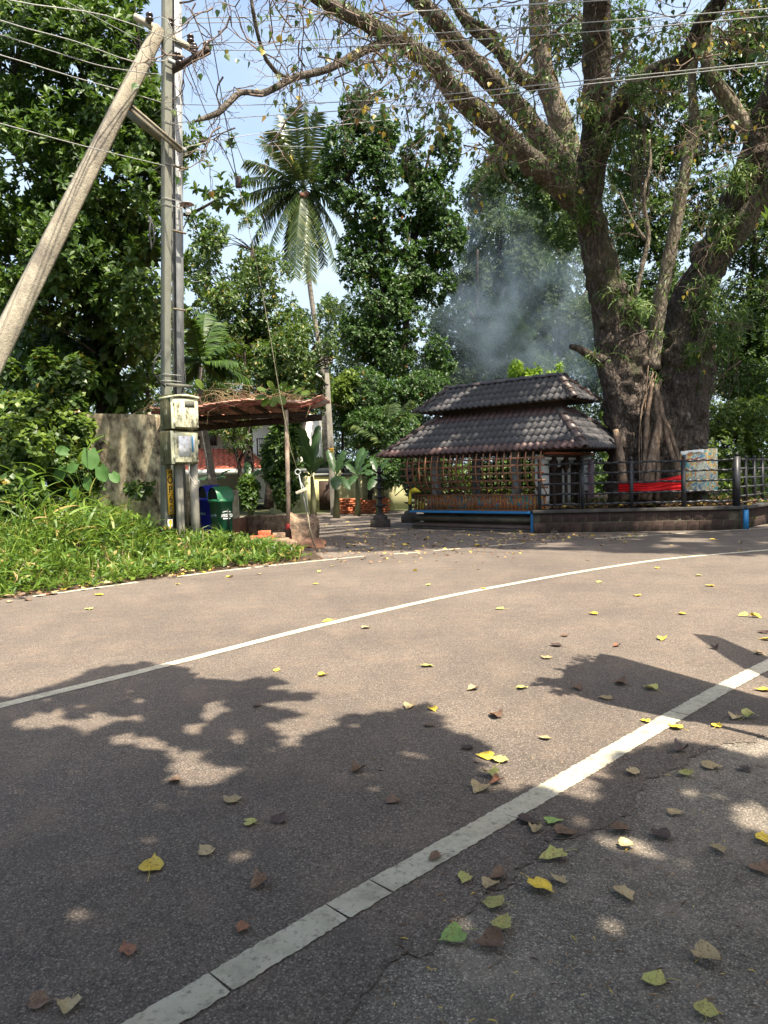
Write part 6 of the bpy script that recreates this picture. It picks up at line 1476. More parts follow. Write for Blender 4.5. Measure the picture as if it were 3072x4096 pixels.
# centre: two tall trees side by side
tree('tall dark evergreen right beside the palm, its top just under the long bare branch', [(1525, 2030, 32, 40), (1530, 1600, 32, 34), (1535, 1300, 32, 28), (1520, 900, 32, 20), (1490, 560, 32, 12)], [[(1530, 1300, 32, 18), (1420, 1100, 32, 10)], [(1535, 1150, 32, 16), (1640, 950, 32, 10)], [(1520, 900, 32, 14), (1420, 750, 32, 8)]],
     [(1430, 440, 32, 70, 90, .9), (1520, 500, 32, 80, 130, 1), (1400, 600, 32, 110, 120, 1.2), (1510, 680, 32, 110, 120, 1.2), (1350, 720, 32, 85, 90, .9, .8), (1450, 850, 32, 130, 110, 1.2), (1560, 900, 32, 75, 130, 1, .8), (1450, 1050, 32, 110, 140, 1.1, .9), (1600, 1080, 32, 90, 110, 1, .8), (1520, 1200, 31.5, 120, 120, 1.3), (1450, 1330, 31.5, 90, 120, 1.2), (1560, 1400, 31.5, 110, 120, 1.2), (1640, 1300, 31.5, 90, 70, 1, .8), (1720, 1400, 31, 90, 60, .7, .6), (1780, 1470, 31, 60, 40, .5, .5)],
     7600, 7, .175, .098, 'leaf_centre', T_OVAL, .80, 1.1, .35, twigs=160)
tree('tall dark evergreen with a forked crown, directly above the shrine roof end', [(1600, 2030, 33, 36), (1610, 1500, 33, 30), (1640, 1150, 33, 24), (1680, 800, 33, 16), (1720, 600, 33, 9)], [[(1640, 1120, 33, 16), (1660, 900, 33, 12), (1770, 780, 33, 8)]],
     [(1730, 520, 33, 80, 90, .9), (1690, 650, 33, 100, 100, 1.1), (1790, 600, 33, 60, 110, .9, .8), (1740, 800, 33, 120, 110, 1.3), (1650, 860, 33, 80, 90, 1), (1780, 960, 33, 90, 110, 1.2), (1660, 1060, 33, 110, 110, 1.2), (1740, 1140, 33, 90, 80, 1.1), (1620, 1220, 33, 90, 80, 1)],
     5400, 7, .175, .098, 'leaf_centre', T_OVAL, .82, 1.1, .35, twigs=110)
tree('low leafy growth under the two tall evergreens, left of the shrine roof', [(1480, 2030, 29, 20), (1485, 1800, 29, 16)], [], [(1450, 1580, 30, 130, 110, 1.5), (1600, 1620, 29, 120, 110, 1.5), (1480, 1720, 28, 110, 90, 1.2), (1610, 1760, 27, 90, 110, 1.1), (1700, 1560, 29, 110, 80, 1.2), (1560, 1880, 26, 100, 80, 1), (1690, 1900, 24, 100, 100, 1), (1400, 1660, 30, 80, 80, 1)], 6000, 6, .15, .075, 'leaf_centre', T_LEAF, .5, 1, .3, cat='shrub', name='shrub')
tree('sunlit lime-green bush behind the far pole', [(1370, 2030, 30, 14), (1370, 1700, 30, 10)], [], [(1370, 1570, 29, 55, 70, .8), (1400, 1520, 29, 30, 40, .5)], 420, 6, .2, .09, 'leaf_yellowgreen', T_LEAF, .4, 1, .3, cat='shrub', name='shrub')
tree('bright lime-leaved sapling rising just behind the shrine roof ridge', [(2050, 1900, 19.6, 10), (2060, 1600, 19.6, 7), (2070, 1480, 19.5, 4)], [], [(2062, 1478, 19.5, 26, 38, .25), (2105, 1500, 19.5, 40, 22, .25), (2150, 1490, 19.5, 14, 26, .2), (2235, 1480, 19.5, 10, 24, .15), (2205, 1500, 19.5, 22, 12, .2)], 170, 5, .16, .06, 'leaf_lime', T_LEAF, 0, 1, .1, cat='sapling', name='sapling', droop=.5, twigs=0)
# hazy feathery trees behind the shrine
def feather(label, blobs, n, Y, tx, l=.22, w=.075, mat='leaf_fine'):
    tree(label, [(tx, 2020, Y, 24), (tx + 5, 1500, Y, 18), (tx + 10, 1000, Y, 10)], [[(tx + 5, 1400, Y, 16), (tx + 120, 1150, Y, 8)], [(tx + 5, 1300, Y, 16), (tx - 110, 1050, Y, 8)]], [(a, b_, Y + dY, c, d, e) for a, b_, dY, c, d, e in blobs], n, 6, l, w, mat, T_KITE, .74, .7, .3, spread=1.3, twigs=70)
feather('pale green feathery tree wreathed in smoke behind the shrine', [(1930, 780, 0, 90, 90, 1.8), (1960, 950, 0, 150, 120, 2.4), (2060, 1080, 0, 150, 120, 2.4), (1900, 1130, 0, 120, 120, 2), (2100, 930, 0, 110, 90, 2)], 7500, 44, 1990)
feather('darker feathery tree to the right of the smoke, left of the great trunk', [(2170, 900, 0, 110, 140, 2), (2230, 1080, 0, 120, 150, 2), (2300, 1280, 0, 130, 130, 2), (2180, 1280, 0, 140, 150, 2), (2330, 1500, 0, 120, 120, 2), (2100, 1350, 0, 110, 110, 2)], 7500, 46, 2230)
feather('dim feathery tree low behind the upper shrine roof', [(1850, 1350, 0, 150, 150, 2), (2000, 1350, 0, 140, 160, 2), (1780, 1500, 0, 140, 120, 2), (1950, 1560, 0, 180, 110, 2), (2120, 1520, 0, 150, 120, 2)], 7000, 42, 1900)
tree('dark broad crown hanging at the upper right behind the smoke', [(2480, 2020, 38, 20), (2470, 1400, 38, 18), (2380, 950, 38, 14)], [], [(2050, 640, 38, 150, 90, 2), (2180, 720, 38, 140, 130, 2), (1960, 700, 38, 90, 80, 1.5), (2250, 900, 38, 110, 100, 1.6)], 5200, 6, .2, .09, 'leaf_dark', T_KITE, .8, .9, .3)
# right side, behind the great tree
tree('dense dark leafy tree seen through the gap between the great limbs', [(2670, 2020, 30, 40), (2680, 1300, 30, 34), (2700, 800, 30, 24)], [[(2690, 1200, 30, 20), (2580, 900, 30, 14)], [(2690, 1000, 30, 20), (2850, 820, 30, 14), (2950, 740, 30, 8)]],
     [(2530, 400, 30, 130, 150, 1.6), (2680, 300, 30, 160, 150, 1.8), (2850, 200, 30, 170, 130, 1.8), (2560, 640, 30, 120, 140, 1.6), (2680, 560, 30, 150, 140, 1.8), (2840, 520, 30, 140, 120, 1.6), (2560, 900, 30, 110, 160, 1.6), (2680, 900, 30, 130, 150, 1.6), (2800, 800, 30, 120, 120, 1.4), (2500, 1200, 30, 100, 150, 1.4), (2650, 1200, 30, 120, 150, 1.6), (2570, 1380, 30, 110, 90, 1.4), (2280, 100, 29, 120, 130, 1.5, .7), (2450, 130, 29, 130, 130, 1.5, .8), (3000, 350, 30, 120, 160, 1.6), (3000, 80, 30, 130, 130, 1.6)],
     13500, 6, .17, .085, 'leaf_dark', T_KITE, .70, 1.0, .3, twigs=200)
tree('dark tree at the far right edge behind the right-hand stem', [(2990, 2020, 28, 40), (2990, 1400, 28, 30), (3010, 1000, 28, 20)], [], [(3020, 1000, 28, 90, 120, 1.4), (2990, 1180, 28, 110, 120, 1.4), (3060, 1330, 28, 90, 130, 1.4), (2950, 1380, 28.5, 110, 110, 1.4), (3020, 1540, 27, 130, 100, 1.4), (2900, 1500, 28, 110, 90, 1.2), (3100, 800, 28, 70, 150, 1.2)], 6000, 6, .16, .08, 'leaf_dark', T_KITE, .75, 1, .3, twigs=80)
tree('sunlit rounded green bush to the right of the great trunk', [(2900, 2020, 23, 16), (2900, 1800, 23, 12)], [], [(2860, 1690, 23.5, 100, 80, 1.1), (2970, 1680, 23.5, 90, 90, 1.1), (2900, 1790, 23, 110, 90, 1.1), (3030, 1790, 23, 80, 90, 1), (2980, 1890, 22.5, 110, 80, .9), (3060, 1640, 24, 60, 80, .9)], 2300, 7, .13, .065, 'leaf_yellowgreen', T_LEAF, .35, 1.4, .6, cat='bush', name='bush', twigs=20)
# far woods closing the view
def wood(name, label, x0, x1, ytop, ybot, Y, n, l, mat, seed, dY=5, rag_=60):
    r = np.random.default_rng(seed); x = r.uniform(x0, x1, n); top = np.interp(x, np.linspace(x0, x1, len(ytop)), ytop) + rag_ * vnoise(np.stack([x / 70, x * 0, x * 0 + seed], 1)) + rag_ * .5 * vnoise(np.stack([x / 23, x * 0, x * 0 + seed], 1))
    y = top + (ybot - top) * r.uniform(0, 1, n) ** 1.1
    yy = Y + dY * r.uniform(0, 1, n)
    s = yy / FPX
    C = at(1536, 2048, 1.0)
    P_ = np.array([at(a, b_, c) for a, b_, c in zip(x, y, yy)])
    P_ = P_[fbm(P_ * .55, 3) > -.32]
    V, F = whorls(P_, rnd_dir(len(P_)) * [1, 1, .6] + [0, -.5, .6], 6, l, l * .42, T_KITE, 1.1, .3)
    o = link(name, mesh_np(name, V, [F], M[mat])); props(o, label, 'wood', kind='stuff')
wood('far_wood', 'distant hazy wood closing the view behind the shrine', 1300, 2500, (1230, 1180, 1150, 1150, 1100, 1150), 1980, 58, 15000, .32, 'leaf_far', 3)
wood('far_wood', 'tall feathery wood in shade rising behind the smoke', 1880, 2560, (760, 640, 600, 640, 700), 1960, 50, 17000, .28, 'leaf_fine', 13, rag_=90)
wood('far_wood', 'distant pale trees low on the skyline beside the palm trunk', 1180, 1560, (1250, 1190, 1200, 1180), 1980, 75, 2500, .5, 'leaf_far', 4, rag_=25)
wood('far_wood', 'dark wood behind the house on the left', -100, 1320, (1150, 1300, 1400, 1380, 1430), 1960, 48, 15000, .28, 'leaf_mid', 5)
wood('far_wood', 'dark wood behind the great tree on the right', 2400, 3200, (1200, 1250, 1200, 1100), 2000, 42, 9500, .27, 'leaf_mid', 6)
wood('far_wood', 'wood continuing to the right beyond the great tree', 3150, 6500, (1100, 1200, 1150, 1200), 2010, 40, 9000, .4, 'leaf_mid', 16, rag_=90)
wood('far_wood', 'wood continuing to the left behind the big dark tree', -3000, -50, (900, 1000, 1100), 2010, 36, 7000, .4, 'leaf_mid', 17, rag_=90)
wood('hedge', 'leafy undergrowth along the back of the yard', 1120, 2500, (1850, 1850, 1850, 1860), 2035, 30, 3800, .26, 'leaf_mid', 7, dY=2, rag_=25)
# trees off to the right and behind the camera, whose shade falls on the near road
def px_mask_keep(P_gnd):
    """P_gnd: points on the ground -> source pixels, only where in front of the camera"""
    v = P_gnd - EYEP; z = v @ _f; ok = z > .4; z = np.where(ok, z, 1)
    return np.stack([1536 + FPX * (v @ CR) / z, 2048 - FPX * (v @ CU) / z], 1), ok
S1 = [(-900, 2850), (0, 2795), (118, 2780), (262, 2742), (353, 2680), (506, 2662), (633, 2645), (760, 2680), (735, 2712), (960, 2735), (1060, 2716), (1130, 2726), (1000, 2766), (1170, 2762), (1265, 2778), (1040, 2808), (1060, 2842), (1390, 2870), (1500, 2866), (1690, 2828), (1745, 2874), (1715, 2905), (1860, 2950), (1955, 3008), (1835, 3018), (1945, 3084), (1920, 3140), (2030, 3178), (2108, 3178), (2220, 3165), (2320, 3240), (2410, 3225), (2428, 3120), (2505, 3045), (2684, 2990), (2830, 2990), (3016, 2988), (3072, 3016), (4200, 3100), (5000, 9000), (-5000, 9000)]
HOLES = [(154, 2897, 100, 24, 0), (380, 2890, 84, 38, -.35), (545, 2965, 118, 26, .05), (770, 2918, 50, 18, .2), (850, 2850, 56, 30, -.5), (945, 2951, 42, 20, .1), (750, 3014, 102, 17, -.08), (745, 3078, 92, 34, 0), (890, 3105, 76, 30, -.3), (740, 3150, 48, 26, 0), (255, 2983, 42, 14, 0), (545, 2798, 40, 11, 0), (530, 2872, 38, 12, 0), (1220, 2900, 150, 36, -.06), (1150, 2960, 70, 40, -.6), (508, 2758, 30, 8, 0), (1600, 3010, 40, 12, 0), (240, 2850, 30, 10, 0),
         (2560, 3390, 185, 34, .28), (3010, 3260, 110, 70, .3), (2900, 3200, 60, 20, .5), (2340, 3290, 60, 16, .1), (3000, 3330, 120, 18, .1), (2760, 3480, 90, 26, .2), (2650, 3640, 40, 14, .4), (3010, 3560, 60, 24, .3), (2930, 3700, 40, 16, 0), (2250, 3470, 30, 8, 0), (2760, 3150, 60, 14, .3), (160, 2860, 20, 12, 0), (2400, 3610, 60, 14, .2), (2900, 3560, 50, 12, 0), (700, 3240, 34, 10, 0)]
def near_keep(q):
    pg = np.c_[q, np.zeros(len(q))]; px, ok = px_mask_keep(pg)
    keep = in_poly(px, S1) & ok; GX, GY = 24, 10
    behind = ~ok | (px[:, 1] > 4096)
    for cx_, cy_, rx, ry, a in HOLES:
        dx, dy = px[:, 0] - cx_, px[:, 1] - cy_; u = dx * math.cos(a) + dy * math.sin(a); v = -dx * math.sin(a) + dy * math.cos(a)
        keep &= ~((u / (rx * 1.08 + GX)) ** 2 + (v / (ry * 1.08 + GY)) ** 2 < 1)
    return keep | behind
def near_canopy(label, poly, n, h0, h1, l, trunk_at, mat='leaf_mid', edge_n=0):
    q, P_ = shade_pts(poly, n, h0, h1); k = near_keep(q); P_ = P_[k]
    t = thing('tree', label, 'tree', (*trunk_at, 0))
    m = MB(); c = P_.mean(0); m.tube(smooth_path([[*trunk_at, -.1], [trunk_at[0], trunk_at[1], c[2] * .6], c], [.28, .22, .12], .4)[0], np.interp(np.linspace(0, 1, len(smooth_path([[*trunk_at, -.1], [trunk_at[0], trunk_at[1], c[2] * .6], c], [.28, .22, .12], .4)[0])), [0, 1], [.28, .1]), 12); m.build('trunk', M['bark_limb'], t, True)
    nrm_ = nrm(np.tile(SUN, (len(P_), 1)) + RNG.normal(size=(len(P_), 3)) * .35)
    ax = nrm(np.cross(nrm_, rnd_dir(len(P_))))
    V, F = scatter(T_LEAF, P_ - ax * l / 2, ax, nrm_, l * RNG.uniform(.7, 1.1, len(P_)), l * .62)
    link('crown', mesh_np('crown', V - base_of(t), [F], M[mat]), t)['kind'] = 'stuff'
near_canopy('leafy tree overhanging the road from behind the viewer', [(-5.5, 5.6), (-1.5, 5.6), (.9, 3.6), (1.9, 3.0), (3.9, 4.0), (5.5, 3.5), (6, -3), (-8, -4), (-9, 2)], 62000, 4.3, 5.6, .23, (6.5, -5.5))
# unseen sheets added at the right, cut to the outline of the road shadow
def lift(px, py, h):
    g = gnd(px, py); return g + SUN * (h / SUN[2])
caster = thing('shadow_caster', 'unseen flat sheets on posts, added right of the view to shade the road', 'shadow caster', (4.5, 2.4, 0))
for poly, h in (([(2380, 2650), (2405, 2615), (2470, 2625), (2850, 2732), (3060, 2790), (3400, 2900), (3500, 2960), (3072, 2905), (2740, 2885), (2430, 2818), (2330, 2790), (2240, 2750), (2260, 2700), (2300, 2660)], 2.45), ([(2776, 2535), (2870, 2545), (3072, 2632), (3300, 2700), (3600, 2790), (3400, 2800), (3072, 2712), (2975, 2670), (2900, 2625)], 2.6)):
    P_ = [lift(x, y, h) for x, y in poly]; m = MB(); n = len(P_); V = P_ + [p + np.array([0, 0, .03]) for p in P_]
    m.add(V, [[i, (i + 1) % n, n + (i + 1) % n, n + i] for i in range(n)]); m.NG += [np.arange(n), np.arange(n) + n]
    m.build('caster_sheet', M['galv_dark'], caster)
for px_, py_, h_ in ((2420, 2660, 2.45), (2460, 2800, 2.45), (3300, 2900, 2.45), (3150, 2850, 2.45), (3400, 2770, 2.6), (2960, 2610, 2.6)):
    g_ = lift(px_, py_, h_); m = MB(); m.tube([[g_[0], g_[1], 0], [g_[0], g_[1], h_ + .01]], .022, 8); m.build('post', M['rust_pole'], caster)
q = []  # loose leaves added to fray the left end of the cast shadow
for _ in range(60):
    px, py = random.choice(((2350, 2650), (2290, 2680), (2210, 2730), (2250, 2770), (2330, 2640), (2300, 2700), (2420, 2630), (2180, 2728))); q.append(lift(px + random.gauss(0, 16), py + random.gauss(0, 9), 2.45))
q = np.array(q); V, F = whorls(q, rnd_dir(len(q)), 3, .09, .05, T_LEAF, 1, .4); link('creeper', mesh_np('creeper', V - base_of(caster), [F], M['leaf_mid']), caster)['kind'] = 'stuff'

# ---------------------------------------------------------------- green verge on the left
def verge_pts(n, poly):
    poly = np.array(poly); lo, hi = poly.min(0), poly.max(0); q = np.stack([RNG.uniform(lo[0], hi[0], n), RNG.uniform(lo[1], hi[1], n)], 1); return q[in_poly(q, poly)]
fl = far_line
def dist_line(q):
    d = np.full(len(q), 1e9)
    for a, b_ in zip(fl[:-1], fl[1:]):
        ab = b_ - a; t = np.clip(((q - a) @ ab) / (ab @ ab), 0, 1); d = np.minimum(d, np.linalg.norm(q - a - t[:, None] * ab, axis=1))
    return d
verge = [(-9.5, 3.6), (-4.55, 8.2), (-2.5, 10.4), (-1.35, 11.35), (-1.5, 12.2), (-2.1, 13.0), (-2.6, 14.2), (-3.2, 15.2), (-4.2, 16.5), (-5.5, 17), (-9, 17), (-16, 16), (-14, 6)]
q = verge_pts(26000, verge); q = q[~((q[:, 0] > -4.9) & (q[:, 1] > 14.3))]; d = dist_line(q)
left = np.clip((-q[:, 0] - 2.2) / 3.5, 0, 1)         # plants grow taller towards the left
hgt = .06 + .30 * np.clip((d - .10) / 1.3, 0, 1) * (.30 + .70 * left) + .42 * np.clip((d - 1.3) / 2.2, 0, 1) * left
k = d > .07 + .16 * np.clip(fbm(np.c_[q * 2.3, q[:, 0] * 0 + 4], 3), 0, 1); q, d, hgt = q[k], d[k], hgt[k]
hgt = hgt * (1.15 + .75 * fbm(np.c_[q * 1.3, q[:, 0] * 0], 3))
def height_cap(q):                          # the plants stay lower in front of the poles and bins
    v = np.c_[q, np.full(len(q), .2)] - EYEP; z = v @ _f; X = 1536 + FPX * (v @ CR) / np.maximum(z, .5)
    yc = np.interp(X, [0, 300, 540, 640, 960, 1250], [1800, 1950, 2040, 2112, 2135, 2200]) + 14 * vnoise(np.c_[q * 4, q[:, 0] * 0])
    hor = 1912 - .026 * (X - 1536); return np.maximum(.07, EYE - (yc - hor) / FPX * z)
hgt = np.minimum(hgt, height_cap(q) * .78)
P3 = np.c_[q, np.zeros(len(q))]; n = len(q)
parts = []
sel = RNG.random(n)
for lo_, hi_, kind in ((0, .55, 'stem'), (.55, .9, 'grass'), (.9, 1, 'tall')):
    kk = (sel >= lo_) & (sel < hi_); P_, H_ = P3[kk], hgt[kk]; c = len(P_)
    if kind == 'stem':                        # little leafy stems: leaves at several heights
        for lev in (.25, .5, .75, 1.0):
            ax = nrm(rnd_dir(c) * [1, 1, .3] + [0, 0, .45]); pos = P_ + np.c_[RNG.normal(0, .05, (c, 2)), H_ * lev * RNG.uniform(.8, 1.1, c)]
            parts.append(scatter(T_LEAF, pos, ax, nrm(RNG.normal(size=(c, 3)) * .35 + [0, 0, 1]), RNG.uniform(.09, .19, c), RNG.uniform(.035, .06, c)))
    elif kind == 'grass':
        for _ in range(3):
            ax = nrm(rnd_dir(c) * [1, 1, .2] * .55 + [0, 0, 1]); parts.append(scatter(T_STRAP3, P_ + np.c_[RNG.normal(0, .03, (c, 2)), H_ * RNG.uniform(0, .4, c)], ax, nrm(RNG.normal(size=(c, 3)) * [1, 1, .1]), (.12 + H_ * .8) * RNG.uniform(.7, 1.2, c), RNG.uniform(.014, .03, c)))
    else:
        for lev in (.5, .75, 1.0, 1.15):
            ax = nrm(rnd_dir(c) * [1, 1, .2] * .9 + [0, 0, .5]); pos = P_ + np.c_[RNG.normal(0, .05, (c, 2)), H_ * lev]
            parts.append(scatter(T_STRAP, pos, ax, nrm(RNG.normal(size=(c, 3)) * .3 + [0, 0, 1]), RNG.uniform(.2, .36, c), RNG.uniform(.025, .045, c)))
V, F = join(parts); o = link('undergrowth', mesh_np('undergrowth', V, [F], M['grass'])); props(o, 'dense bright green weeds and grass covering the left verge', 'undergrowth', kind='stuff')
q = verge_pts(5200, verge); q = q[~((q[:, 0] > -4.9) & (q[:, 1] > 14.3))]; dd = dist_line(q); q = q[(fbm(np.c_[q * 1.6, q[:, 0] * 0 + 9], 3) > .08) & (dd > .3)]; dd = dist_line(q)
P_ = np.c_[q, np.minimum(np.clip(.1 + .16 * dd, .1, .75), height_cap(q) * .85) * RNG.uniform(.6, 1.1, len(q))]; V, F = whorls(P_, np.tile([[0, 0, 1.]], (len(q), 1)), 6, .13, .06, T_LEAF, 1.0, .4); o = link('weeds', mesh_np('weeds', V, [F], M['leaf_mid'])); props(o, 'patches of darker broad-leaved weeds among the grass of the verge', 'weeds', kind='stuff')
q = verge_pts(1500, verge); q = q[dist_line(q) > .15]; c = len(q); ax = nrm(rnd_dir(c) * [1, 1, .1] * .6 + [0, 0, 1]); V, F = scatter(T_STRAP3, np.c_[q, RNG.uniform(0, .15, c)], ax, nrm(RNG.normal(size=(c, 3)) * [1, 1, .1]), RNG.uniform(.2, .5, c), RNG.uniform(.006, .012, c)); o = link('dry_stalks', mesh_np('dry_stalks', V, [F], M['dryvine'])); props(o, 'dry straw-coloured stalks standing among the green verge plants', 'dry stalks', kind='stuff')
# taller broad grass on the left
q = verge_pts(1000, [(-9, 7.2), (-5.8, 8.6), (-4.3, 10.4), (-3.9, 12.2), (-5.2, 14.6), (-7, 15.5), (-12, 16), (-12, 9)]); q = q[fbm(np.c_[q * .8, q[:, 0] * 0], 2) > -.15]; c = len(q); parts = []
mb = MB(); hc_ = height_cap(q)
for lev in range(7):
    hh = np.minimum(hc_ * .8, 1.6) / 1.0 * (.25 + lev * .125) if False else np.minimum(1, hc_ / 1.1) * RNG.uniform(.5, 1.1, c) * (1 + .45 * np.clip((-q[:, 0] - 5) / 3, 0, 1)) * (.25 + lev * .125); ax = nrm(rnd_dir(c) * [1, 1, .1] + [0, 0, .7]); 
    parts.append(scatter(T_STRAP, np.c_[q + RNG.normal(0, .03, (c, 2)), hh], ax, nrm(RNG.normal(size=(c, 3)) * .3 + [0, 0, 1]), RNG.uniform(.35, .62, c), RNG.uniform(.03, .05, c)))
V, F = join(parts); o = link('tall_grass', mesh_np('tall_grass', V, [F], M['grass'])); props(o, 'tall arching bamboo-like grass at the back of the left verge', 'grass', kind='stuff')
# creepers mounded over the wall at the far left
bl = [(60, 1830, 13.5, 200, 190, .9), (190, 1760, 14.2, 150, 130, .9), (120, 1640, 14.2, 190, 110, .9), (300, 1930, 14, 150, 80, .6), (30, 2000, 12.5, 200, 150, .8), (560, 1960, 15.2, 90, 50, .4, .4)]
rb = random.Random(5); bl = [(b_[0], b_[1], b_[2], b_[3] * .7, b_[4] * .7, b_[5] * .8) + tuple(b_[6:]) for b_ in bl] + [(rb.uniform(-20, 330), rb.uniform(1480, 1930), rb.uniform(13.6, 15.6), rb.uniform(35, 80), rb.uniform(35, 90), .4) for _ in range(22)]
P_, D = blob_pts(bl, 6200, .4, .55, 1.6); V, F = whorls(P_, D, 4, .15, .12, T_LEAF, 1.0, .4, .3)
o = link('creeper_mound', mesh_np('creeper_mound', V, [F], M['leaf_mid'])); props(o, 'mound of leafy creepers swallowing the left end of the stained wall', 'creepers', kind='stuff')
P_, D = blob_pts([(110, 1650, 13.6, 170, 80, .5), (260, 1720, 13.8, 120, 90, .5), (80, 1780, 12.9, 150, 120, .5)], 420, .7, .3, 1.2); V, F = whorls(P_, D, 4, .13, .10, T_LEAF, 1.0, .4, .3)
o = link('creeper_tips', mesh_np('creeper_tips', V, [F], M['leaf_yellowgreen'])); props(o, 'sunlit pale green creeper tips over the darker mound at the left', 'creepers', kind='stuff')
ee = thing('elephant_ear_plant', 'plant with big round heart-shaped leaves in front of the stained wall', 'plant', at(360, 2080, 13.2) * [1, 1, 0])
for x, y, sz, a in ((358, 1830, .33, -1.3), (248, 1890, .27, -1.9), (403, 1890, .27, -1.0), (352, 1930, .22, -1.5), (300, 1870, .18, -2.4), (450, 1910, .2, -.7), (265, 1820, .2, 2.9), (305, 1970, .22, -2.0)):
    c = at(x, y - sz * 60, 13.0 + random.uniform(-.2, .2)); broad_leaf('leaf', c, (math.cos(a) * .7, -.25, math.sin(a)), (.1 + random.uniform(-.5, .5), -1, .55 + random.uniform(-.3, .5)), sz, sz * .95, M['ear'], ee)
    m = MB(); m.tube(smooth_path([at(360, 2120, 13.3), (at(360, 2080, 13.3) + c) / 2 + [0, 0, .15], c], [1, 1, 1], .12)[0], .009, 5); m.build('stalk', M['leaf_yellowgreen'], ee, True)
for lab, x, y, Y in (('wild bamboo-like clump of wide blades at the left edge of the verge', 130, 1900, 12), ('clump of long arching blades in front of the stained wall top', 330, 1760, 13.6), ('clump of wide blades close to the yellow number plate', 760, 2140, 12.8), ('clump of wide blades just below the blue bin', 860, 2150, 12.9)):
    t = thing('blade_plant', lab, 'plant', at(x, 2160, Y) * [1, 1, 0], 'clumps of wide-bladed plants on the verge')
    c0 = at(x, y, Y); sc = .62 if y > 2100 else 1
    for k in range(11 if sc == 1 else 8):
        a = random.uniform(0, 6.28); ax = np.array([math.cos(a), math.sin(a) * .6, random.uniform(.3, 1.3)]); L = random.uniform(.5, .85) * sc
        V, F = scatter(strap(7, .8), (c0 + [random.uniform(-.3, .3) * sc, random.uniform(-.2, .2), random.uniform(-.5, .1) * sc])[None], ax[None], np.array([[-math.cos(a), -math.sin(a), .5]]), L, .065 * sc)
        m = MB(); m.add(V, F); m.build('blade', M['grass'], t, True)
# seedlings along the terrace wall and on the bed
def seedlings(pts, label, l=.07, name='seedlings', mat='leaf_yellowgreen', k=5):
    pts = np.array(pts); V, F = whorls(pts, np.tile([[0, 0, 1.]], (len(pts), 1)), k, l, l * .7, T_LEAF, 1.0, .4); o = link(name, mesh_np(name, V, [F], M[mat])); props(o, label, 'seedlings', kind='stuff')
P_ = []
for x0, x1, n, hh in ((2770, 2860, 10, .2), (2840, 2990, 32, .35), (2900, 3010, 20, .45)):
    for _ in range(n): x = random.uniform(x0, x1); g = gnd(x, 2112, 0) + [0, -.1, random.uniform(.05, hh)]; P_.append(g)
seedlings(P_, 'yellow-green seedlings growing at the foot of the terrace wall corner')
P_ = []
for _ in range(420):
    x, y = random.uniform(WA[0] + .2, WB[0] + 2.5), random.uniform(16.0, 18.6); P_.append(np.array([x, y, .5 + random.uniform(.02, .22)]))
seedlings(P_, 'low green seedlings scattered over the leafy tree bed', .075)
P_ = [at(random.uniform(2880, 3100), random.uniform(1900, 2000), random.uniform(17, 20)) for _ in range(160)]; seedlings(P_, 'green weeds behind the railing to the right of the wrapped block', .11, 'weeds')

# ---------------------------------------------------------------- fallen leaves
def leaf_mesh(seed, curl, mat):
    r = np.random.default_rng(seed); ns = 9
    out = [(0, -.42), (.22, -.5), (.42, -.36), (.5, -.12), (.43, .14), (.27, .38), (.1, .58), (0, .78), (-.1, .58), (-.27, .38), (-.43, .14), (-.5, -.12), (-.42, -.36), (-.22, -.5)]
    bite = r.integers(0, 14); out = [(x * (1 + r.uniform(-.2, .12) - (.45 if seed % 3 == 0 and i in (bite, (bite + 1) % 14) else 0)), y * (1 + r.uniform(-.16, .1) - (.4 if seed % 3 == 0 and i == bite else 0))) for i, (x, y) in enumerate(out)]
    V = []; F = []
    c1, c2, tw_ = curl * r.uniform(.5, 1.2), curl * r.uniform(-.6, 1.0), r.uniform(-.4, .4) * curl
    def hgt_(x, y): return c1 * x * x * 1.6 + c2 * y * y * .55 + tw_ * x * y + .07 * math.sin(7 * x + seed) * math.sin(6 * y + seed) + .03 * math.sin(15 * x + seed * 2)
    for f in (1.0, .62, .28):
        for x, y in out: V.append((x * f, y * f, hgt_(x * f, y * f)))
    V.append((0, 0, 0)); n = len(out)
    for rr in range(2):
        for i in range(n): F.append([rr * n + i, rr * n + (i + 1) % n, (rr + 1) * n + (i + 1) % n, (rr + 1) * n + i])
    V = np.array(V); zmin = V[:, 2].min(); V[:, 2] -= zmin
    mb = MB(); mb.add(V * 1.0, F); mb.F3.append(np.array([[2 * n + i, 2 * n + (i + 1) % n, 3 * n] for i in range(n)]))
    sc_ = r.uniform(-.4, .4); pts = [np.array([0, -.42, V[0][2]]), np.array([.05, -.7, .06]), np.array([sc_ * .6, -1.1, .05])]; mb.tube(pts, [.018, .014, .012], 4)
    return mb.mesh('fallen_leaf', mat, smooth=True)
